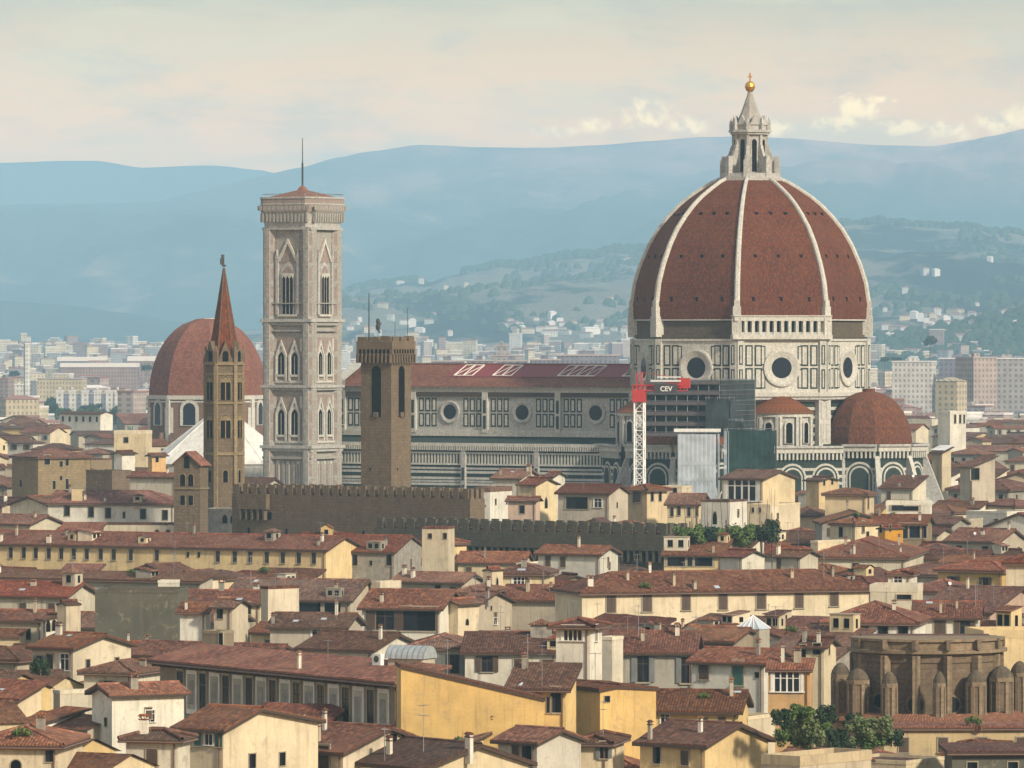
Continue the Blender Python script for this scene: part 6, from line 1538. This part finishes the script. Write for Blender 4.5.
WC = ['cream']*4+['ochre']*2+['pale']*3+['white']*3+['beige']*3+['grey']*2+['sand']*2+['pink', 'orange', 'plaster_worn', 'stone', 'yellow']
FILL = []
def clutter(H, p0, p1, ye, area):
    Y = H.y; n = int(area/(26 if Y < 1000 else 36))+R.choice((0, 1, 1, 2))
    for i in range(min(n, 20)):
        k = R.choices(['chimney', 'antenna', 'dish', 'skylight', 'dormer', 'terrace', 'plants', 'canopy'], [7, 3.6, .5, 1.4, 3.6, .5, .8, .5])[0]
        if H.roof == 'F': k = R.choice(('dormer', 'plants', 'chimney', 'terrace', 'antenna'))
        py = ye-R.uniform(0, 42)*(600/Y)
        if k == 'chimney': a = (R.uniform(.6, .95), R.uniform(.45, .95))
        elif k == 'dormer': a = (R.uniform(.6, 1.05), R.uniform(.6, 1.0))
        elif k == 'skylight': a = (R.uniform(.6, 1.4), R.uniform(.6, 1.3))
        elif k == 'dish': a = (R.uniform(.5, .75), 1)
        else: a = (R.uniform(.7, 1.1), 1)
        on_roof(H, R.uniform(p0, p1), py, k, *a, v=R.randrange(40))
for area, (X, Y, w, d, th, h, top), below in KEEP:
    wall = R.choice(WC); roof = R.choices(['L', 'H', 'R', 'S', 'F'], [46, 26, 12, 8, 8])[0]
    c, s = cos(th), sin(th); at = 'F' if th <= 0 else 'B'
    ox, oy = (w/2, -d/2) if at == 'F' else (-w/2, -d/2)
    H = mk_house((X+ox*c-oy*s, Y+ox*s+oy*c), w, d, h, th, roof, wall, R.choice(('roof_tile', 'roof_tile', 'roof_tile_old', 'roof_tile_bright')), R.uniform(.27, .36), .5 if roof != 'F' else .2, 'house' if Y < 1130 else 'tenement', at, R.uniform(.42, .58), detail=1 if Y < 1300 else 0)  # houses past the middle distance, the same kind as the nearer ones
    px = 512+X/Y*F; ye = HY+(CZ-h)/Y*F; H.px, H.py, H.y = px, ye, Y; H.hand = False
    if below > .2:
        n = max(1, int(w/R.uniform(3, 4.2))); k = R.choice(('stone', 'hole', 'closed', 'brown', 'grey', 'closed', 'hole', 'glass', 'green' if R.random() < .3 else 'stone'))
        if Y > 900 and k in ('glass',): k = 'hole'
        ww = R.uniform(.85, 1.15); hh = R.uniform(1.3, 1.9); auto_win(H, 'f', n, 1 if Y > 1250 or below < .6 else 2, k, ww, hh, R.uniform(.7, 1.3), .12)
        if (th < 0) and R.random() < .55: auto_win(H, 'r', max(1, int(d/4.5)), 1, R.choice(('hole', k)), .8, 1.3, 1.2, .3)
        if th > 0 and R.random() < .4: auto_win(H, 'l', max(1, int(d/4.5)), 1, 'hole', .8, 1.3, 1.2, .3)
    if Y < 1500:
        clutter(H, px-w*.42*F/Y, px+w*.42*F/Y, ye, w*d)
    FILL.append(H)
# extra clutter on the hand placed roofs too
for H in HOUSES:
    if H.hand and hasattr(H, 'polys') and H.root.name.startswith('house'):
        if H.y < 1150 and H.d > 2.6 and H.nw == 0 and H.roof != 'F' and 'yellow wall' not in H.label: auto_win(H, 'f', max(1, int(H.w/4)), 1, R.choice(('stone', 'closed', 'hole', 'brown')), 1.0, 1.5, 1.0, .15)
        if H.y < 1150 and H.d > 6 and H.root.rotation_euler.z < -.3 and 'yellow' not in H.label and 'blank' not in H.label and R.random() < .6: auto_win(H, 'r', max(1, int(H.d/5)), 1, R.choice(('hole', 'stone', 'closed')), .7, 1.1, 1.4, .35)
        if H.y < 1200 and 'green' not in H.label: clutter(H, H.vis[0]+3, H.vis[1]-3, H.vis[2], H.w*H.d*.8)
# the old town carries on to both sides of the framed view: one mass of further roofs
def outskirts():
    r = random.Random(77); mb = MB(); D = 470.
    while D < 3600:
        for lo, hi in ((-520, -75), (1100, 1560)):
            px = lo+r.uniform(0, 20)
            while px < hi:
                w, d, h = r.uniform(7, 18), r.uniform(6, 11), r.uniform(12, 20)*(1 if D < 2300 else .8); px += w*F/D*r.uniform(.9, 1.3); X = (px-512)/F*D; th = radians(r.choice((-31, -28, -12, 22, -50))); rise = d*.16
                m_ = r.randrange(4); mb.M = Matrix.Translation((X, D+r.uniform(-4, 4), 0)) @ Matrix.Rotation(th, 4, 'Z'); a, b_ = w/2, d/2
                mb.box(-a, a, -b_, b_, 0, h, m_, False)
                for sg in (-1, 1):
                    mb.face([(-a-.4, sg*(b_+.4), h-.1), (a+.4, sg*(b_+.4), h-.1), (a+.4, 0, h+rise), (-a-.4, 0, h+rise)], 4+(m_ % 2)); mb.face([(sg*a, -b_, h), (sg*a, b_, h), (sg*a, 0, h+rise-.1)], m_)
                for i in range(int(w/3.5)): x = -a+(i+.5)*w/int(w/3.5); mb.box(x-.5, x+.5, -b_-.06, -b_, h-2.8, h-1.2, 6, False)
        D += 9+D*.006
    tag(mb.build('outlying_roofs', ['cream', 'pale', 'grey', 'ochre', 'roof_tile', 'roof_tile_old', 'void']), 'further tiled roofs of the town spreading away on both sides', 'town roofs', None, 'stuff')
outskirts()
# ---------------------------------------------------------------- apartment blocks beyond the old town
def blockmat(name, col, win=(.05, .05, .06), sx=2.6, sz=3.1):
    m, g, b = newmat(name)
    p = g.n('ShaderNodeTexCoord').outputs['Object']; s = g.n('ShaderNodeSeparateXYZ'); g.l(p, s.inputs[0])
    h = g.m('ADD', s.outputs[0], s.outputs[1]); r = g.n('ShaderNodeObjectInfo').outputs['Random']
    fx = g.m('FRACT', g.m('DIVIDE', h, g.rng(r, 0, 1, sx*.8, sx*1.5))); fz = g.m('FRACT', g.m('DIVIDE', s.outputs[2], sz))
    w = g.m('MULTIPLY', g.m('LESS_THAN', fx, .45), g.m('LESS_THAN', g.m('ABSOLUTE', g.m('SUBTRACT', fz, .5)), .27))
    n1 = g.noise(p, .15, 4, .6); c = g.mix(g.rng(n1, .35, .65, 0, 1), mul(col, .8), mul(col, 1.1))
    g.l(g.mix(g.m('MULTIPLY', w, .55), c, win), b.inputs['Base Color']); b.inputs['Roughness'].default_value = .85
for k, c in dict(block_cream=(.62, .52, .36), block_white=(.62, .59, .54), block_ochre=(.50, .42, .28), block_grey=(.36, .34, .34), block_brown=(.30, .21, .19), block_pink=(.42, .33, .29), block_slate=(.20, .20, .25)).items(): blockmat(k, c)
plain('block_roof', (.30, .15, .12), .9); plain('flat_roof', (.42, .36, .34), .9); plain('pale_roof', (.75, .70, .66), .9)
BL = []
def block(px, py, wpx, hpx, D, mat_, roof='flat_roof', th=None, dep=12, label=None, thick=.7, name='apartment_block', cat='apartment block', pitched=False):
    """top edge at row py; hpx only for the record; the block stands on the ground"""
    z = zat(py, D); w = wpx/F*D; root = empty(name, ((px-512)/F*D, D, 0), radians(R.uniform(-30, 20) if th is None else th))
    b = MB(); b.box(-w/2, w/2, -dep/2, dep/2, 0, z, 0); b.build('wall', mat_, root)
    r_ = MB()
    if pitched: r_.loft([[(-w/2-.4, -dep/2-.4, z), (w/2+.4, -dep/2-.4, z), (w/2+.4, dep/2+.4, z), (-w/2-.4, dep/2+.4, z)], [(-w/2+dep*.4, -.1, z+dep*.16), (w/2-dep*.4, -.1, z+dep*.16), (w/2-dep*.4, .1, z+dep*.16), (-w/2+dep*.4, .1, z+dep*.16)]], 0)
    else: r_.box(-w/2-.4, w/2+.4, -dep/2-.4, dep/2+.4, z, z+thick, 0); r_.box(-w*.15, w*.1, -2, 2, z+thick, z+2.1+thick, 1)
    r_.build('roof', [roof, mat_], root)
    H = House(); H.root = root; H.px, H.py, H.y, H.w, H.d = px, py, D, w, dep; H.wall = mat_.replace('block_', ''); H.roof = 'H' if pitched else 'F'; H.hand = False; H.cat = cat
    if label: tag(root, label, cat); H.hand = True
    BL.append(H); return H
NB = 0
for i in range(800):
    if NB >= 270: break
    D = 2350*(6000/2350)**R.random(); px = R.uniform(-20, 1044)
    if 262 < px < 342 or 640 < px < 862 or 155 < px < 262: continue
    if 345 < px < 640 and D < 3000: continue
    h = R.uniform(6, 13) if R.random() < .88 else R.uniform(15, 22)
    w = R.uniform(9, 28); top = HY+(CZ-h)/D*F
    if px+w/D*F/2 > 50 and px-w/D*F/2 < 128 and top < 421 and D < 4050: continue
    if px+w/D*F/2 > 48 and px-w/D*F/2 < 158 and D < 3350: continue
    if 884 < px < 1024 and top < 380 and D < 3300: continue
    if 345 < px < 640 and h < 14: continue
    block(px, top, w/D*F, 0, D, R.choice(('block_cream', 'block_brown', 'block_ochre', 'block_grey', 'block_brown', 'block_brown', 'block_pink', 'block_slate') if D < 3600 else ('block_cream', 'block_white', 'block_white', 'block_grey', 'block_brown', 'block_pink', 'block_slate')), R.choice(('block_roof', 'block_roof', 'block_roof', 'flat_roof', 'pale_roof')), dep=R.uniform(10, 14), pitched=R.random() < .55); NB += 1
for i, x in enumerate((60, 72.5, 85, 97.5, 109.5, 118)):
    block(x, 391.5, 6.6, 28, 3780+i*3, 'block_white', 'pale_roof', 0, 6, label=('white vertical slab of the striped apartment row, '+['leftmost', 'second from the left', 'third from the left', 'third from the right', 'second from the right', 'rightmost'][i]))
block(91, 394, 68, 28, 3830, 'block_slate', 'flat_roof', 0, 8, label='dark blue-grey apartment building behind the white vertical slabs')
block(19, 385, 8, 28, 3750, 'block_white', 'pale_roof', 0, 7, label='narrow white tower block near the left edge of the picture')
block(62, 379, 46, 10, 4000, 'block_ochre', 'flat_roof', -10, 14, label='ochre apartment block behind the white striped row')
block(100, 367, 76, 5, 4700, 'block_brown', 'pale_roof', 0, 30, thick=3.2, label= 'long low white industrial shed, the front one', name='industrial_shed', cat='shed')
block(82, 361, 46, 5, 4900, 'block_slate', 'pale_roof', 0, 30, thick=3.5, label= 'long low white industrial shed behind the front one', name='industrial_shed', cat='shed')
block(146, 361, 34, 5, 4850, 'block_brown', 'pale_roof', 0, 30, thick=4, label= 'cream industrial shed beside the brick dome', name='industrial_shed', cat='shed')
block(27, 344, 5, 14, 4100, 'block_white', 'pale_roof', 10, 12, label='slim white tower rising above the far suburb at the left')
block(508, 356, 26, 14, 3300, 'block_grey', 'flat_roof', -8, 30, label='grey domed hall rising behind the nave roof', name='domed_hall', cat='hall')
block(502, 346, 9, 9, 3330, 'block_grey', 'flat_roof', -8, 9, label='square grey tower above the domed hall', name='hall_tower', cat='tower')
for i, (x, w_) in enumerate(((448, 32), (480, 26), (512, 30), (545, 30), (588, 62))): block(x, 361-(i == 4)*5+R.uniform(-1, 1), w_, 10, 3000+i*14, 'block_slate', 'flat_roof', 0, 12, label='slate-blue flats over the nave roof, '+('leftmost', 'second from the left', 'middle one', 'second from the right', 'rightmost and widest')[i])
block(914, 362, 40, 14, 3400, 'block_white', 'pale_roof', -14, 16, label='white modern apartment block with a pale flat roof right of the dome')
block(957, 359, 34, 16, 3450, 'block_slate', 'pale_roof', -8, 16, label='dark glazed block under a pale flat roof right of the dome')
block(976, 358, 26, 20, 3380, 'block_pink', 'flat_roof', 24, 22, label='pink brick flats between the dark glazed block and the balconied block')
block(1008, 359, 42, 20, 3400, 'block_grey', 'pale_roof', -4, 14, label='long grey balconied block at the right edge')
block(951, 381, 24, 12, 3000, 'block_ochre', 'block_ochre', -30, 12, label='yellow gabled hall among trees right of the dome', pitched=True)
# ---------------------------------------------------------------- far suburb, one mass
def suburb():
    mb = MB(); r = random.Random(5)
    for i in range(4200):
        D = r.uniform(3900, 8200) if r.random() < .85 else r.uniform(2600, 3800); px = r.uniform(-60, 1084); X = (px-512)/F*D; w = r.uniform(7, 20); d = r.uniform(7, 14); h = r.uniform(6, 14) if r.random() < .88 else r.uniform(14, 26)
        if 46 < px < 130 and D < 4000: continue
        z0 = 0
        for q in (h_near, h_spur):
            if D > q.foot: z0 = max(z0, q.h(X, D))
        if z0 > 45: continue
        m_ = r.choice((0, 1, 3, 3, 7, 7, 8, 1)); mb.M = Matrix.Translation((X, D, z0)) @ Matrix.Rotation(r.uniform(-.6, .6), 4, 'Z'); mb.box(-w/2, w/2, -d/2, d/2, -3, h, m_, False)
        mb.box(-w/2-.3, w/2+.3, -d/2-.3, d/2+.3, h, h+1.1, 5 if r.random() < .5 else 6, False)
    o = mb.build('suburb', ['block_white', 'block_cream', 'block_white', 'block_grey', 'pale_roof', 'block_roof', 'pale_roof', 'block_brown', 'block_pink']); tag(o, 'pale distant suburb of small white buildings at the foot of the hills', 'suburb', None, 'stuff')
suburb()
# ---------------------------------------------------------------- villages on the hills
def hillpos(px, py, hills, d0=6500, d1=12600):
    for i in range(1400):
        D = d0+(d1-d0)*i/1400; z = zat(py, D)
        for q in hills:
            X = (px-512)/F*D
            if q.foot < D < q.D and q.h(X, D) >= z: return X, D, z
    return None
VM = []
for v in range(3):
    mb = MB(); w, d, h = ((16, 10, 8), (24, 11, 9), (11, 10, 11))[v]; mb.box(-w/2, w/2, -d/2, d/2, -8, h, 0); mb.loft([[(-w/2-.5, -d/2-.5, h), (w/2+.5, -d/2-.5, h), (w/2+.5, d/2+.5, h), (-w/2-.5, d/2+.5, h)], [(-w/2+3, -.2, h+2.2), (w/2-3, -.2, h+2.2), (w/2-3, .2, h+2.2), (-w/2+3, .2, h+2.2)]], 1)
    VM.append([mesh_of(mb, 'villa', [a, 'block_roof' if a != 'pale_roof' else 'pale_roof']) for a in ('block_white', 'block_cream', 'pale_roof')])
nv = 0; VL = []
spots = [(R.gauss(945, 16), R.gauss(321, 5)) for _ in range(26)]+[(R.uniform(500, 632), R.gauss(331, 4)) for _ in range(22)]+[(R.uniform(890, 1024), R.uniform(325, 342)) for _ in range(20)]+[(400, 284), (421, 284), (466, 287), (383, 308), (445, 291), (456, 272), (552, 319), (560, 322), (630, 262), (990, 262), (905, 294), (925, 275), (936, 276), (886, 330), (1006, 316), (985, 320), (1015, 312), (640, 310), (610, 300), (885, 312), (975, 338), (350, 330), (420, 333), (360, 322)]+[(R.uniform(345, 640), R.uniform(318, 338)) for _ in range(22)]
for px, py in spots:
    p = hillpos(px, py, (h_spur, h_near))
    if not p: continue
    o = bpy.data.objects.new('hillside_villa', VM[R.randrange(3)][R.choice((0, 0, 1, 2))]); COL.objects.link(o); o.location = p; o.rotation_euler = (0, 0, R.uniform(-.6, .6)); s_ = R.uniform(.55, 1.1); o.scale = (s_, s_, s_)
    H = House(); H.root = o; H.px, H.py, H.y, H.w, H.d = px, py, p[1], 15, 10; H.wall = 'white'; H.roof = 'H'; H.hand = False; H.cat = 'villa'; VL.append(H)
# ---------------------------------------------------------------- woods on the nearer hills: clumps of small crowns
def woods():
    r = random.Random(3); mb = MB()
    def crown(X, D, z, s):
        n = 6; a0 = r.uniform(0, 6); rg = lambda q, zz: [(X+q*s*cos(a0+2*pi*i/n)*r.uniform(.85, 1.1), D+q*s*sin(a0+2*pi*i/n), z+zz*s) for i in range(n)]
        m_ = r.randrange(2); mb.loft([rg(.75, -.6), rg(1, .1), rg(.7, .8), rg(.2, 1.15)], m_)
    for i in range(5200):
        q = h_near if r.random() < .62 else h_spur; px = r.uniform(330 if q is h_near else 640, 1060); t = r.random()
        if q is h_near and r.random() < .4: D = q.D-r.uniform(0, 160)
        else: D = q.foot+(q.D-q.foot)*(t**.7)
        X = (px-512)/F*D
        if noise.noise(Vector((X*.0032, D*.0009, 4.))) < (.02 if q is h_near and D < q.D-170 else -.35): continue
        crown(X, D, q.h(X, D), r.uniform(6, 12))
    o = mb.build('woodland', ['leaf_dark', 'leaf_dark']); tag(o, 'dark woods in patches on the nearer hills', 'woodland', None, 'stuff')
woods()
# ---------------------------------------------------------------- trees among the far houses
TL = []
def ftree(px, py, wpx, hpx, D, v):
    n0 = len(COL.objects); D = min(4700, 46*F/max(8, py-HY)) if D < 4800 else D; c = P(px, py, D); root = empty('tree', (c.x, D, 0), R.uniform(0, 6)); rx, rz = wpx/F*D*.6, hpx/F*D*.55
    inst('crown', CR[v], root, (0, 0, c.z), 0, (rx, rx, rz*1.25)); inst('trunk', TRK, root, (0, 0, c.z), 0, (rx*.5, rx*.5, c.z))
    H = House(); H.root = root; H.px, H.py, H.y = px, py, D; H.cat = 'tree'; H.hand = False; TL.append(H)
for i in range(26): ftree(R.uniform(62, 150), 424-R.uniform(0, 16)*(1-abs(R.uniform(-1, 1))*.3), R.uniform(12, 20), R.uniform(10, 15), R.uniform(2050, 2400), R.choice((1, 1, 0, 4)))
for i in range(8): ftree(R.uniform(-5, 14), R.uniform(402, 422), R.uniform(11, 17), R.uniform(11, 15), 2300+i*8, 1)
for i in range(6): ftree(R.uniform(44, 56), R.uniform(400, 415), R.uniform(8, 13), R.uniform(12, 18), 2420+i*8, 1)
for i in range(9): ftree(R.uniform(878, 908), R.uniform(398, 414), R.uniform(13, 20), R.uniform(12, 16), 1900+i*12, 1)
for i in range(12): ftree(R.uniform(928, 960), R.uniform(396, 408), R.uniform(12, 18), R.uniform(11, 15), 1850+i*12, R.choice((1, 1, 4)))
for i in range(16): ftree(R.uniform(968, 1030), R.uniform(403, 416), R.uniform(12, 18), R.uniform(9, 14), 1800+i*10, R.choice((1, 0, 1)))
ftree(1018, 372, 7, 20, 2350, 4); ftree(945, 374, 15, 9, 2350, 1); ftree(973, 377, 12, 10, 2340, 0); ftree(930, 342, 14, 12, 3300, 1)
for i in range(26): ftree(R.choice((R.uniform(0, 150), R.uniform(350, 630), R.uniform(880, 1024))), R.uniform(356, 392), R.uniform(7, 12), R.uniform(5, 8), R.uniform(2600, 3400), R.choice((1, 1, 0)))
# ---------------------------------------------------------------- labels that tell the repeats apart
ORD = 'first second third fourth fifth sixth seventh eighth ninth tenth eleventh twelfth thirteenth fourteenth fifteenth sixteenth seventeenth eighteenth nineteenth twentieth'.split()
COLN = dict(cream='cream', ochre='ochre', yellow='yellow', white='white', beige='beige', grey='grey', stone='brown', orange='orange', pink='pinkish', sand='sandy', pale='pale', plaster_worn='worn grey', brown='brown', slate='slate-blue', pale_roof='white')
used = {}
def rel(px, py):
    best = min(LAND, key=lambda l: (l[0]-px)**2+((l[1]-py)*1.6)**2); dx, dy = px-best[0], (py-best[1])*1.3
    if abs(dx) > abs(dy): return ('right of ' if dx > 0 else 'left of ')+best[2]
    return ('below ' if dy > 0 else 'above ')+best[2]
def label_all(lst, noun, group):
    B_ = {}
    for H in lst:
        if H.hand: 
            H.root['group'] = group; continue
        if noun == 'tree': desc = 'dark tree'
        else:
            sz = ('tall ' if H.cat == 'block' else '') if False else ('broad ' if H.w > 15 and noun in ('house', 'tenement') else 'narrow ' if H.w < 8.5 and noun in ('house', 'tenement') else '')
            desc = sz+COLN.get(H.wall, 'pale')+' '+({'L': 'gabled ', 'R': 'gable-fronted ', 'H': 'hip-roofed ', 'F': 'flat-topped ', 'S': 'lean-to '}[H.roof] if noun != 'villa' else '')+noun
        B_.setdefault(desc+' '+rel(H.px, H.py), []).append(H)
    for k, v in B_.items():
        v.sort(key=lambda h: h.px)
        for i, H in enumerate(v):
            lb = k
            if len(v) > 1: lb = k+(', leftmost of them' if i == 0 else ', rightmost of them' if i == len(v)-1 else ', %s from the left' % (ORD[i] if i < 20 else 'one past twentieth'))
            tag(H.root, lb, {'house': 'house', 'tenement': 'tenement', 'apartment block': 'apartment block', 'villa': 'villa', 'tree': 'tree'}[noun], group)
label_all([h for h in FILL if h.y < 1130], 'house', 'tiled houses of the old town')
label_all([h for h in FILL if h.y >= 1130], 'tenement', 'tiled tenements beyond the old town centre')
for H in HOUSES:
    if H.root.name.startswith('house'): H.root['group'] = 'tiled houses of the old town'
label_all([b_ for b_ in BL if b_.root.name.startswith('apartment')], 'apartment block', 'apartment blocks beyond the old town')
label_all(VL, 'villa', 'villas on the hillside')
label_all(TL, 'tree', 'dark trees among the far houses')
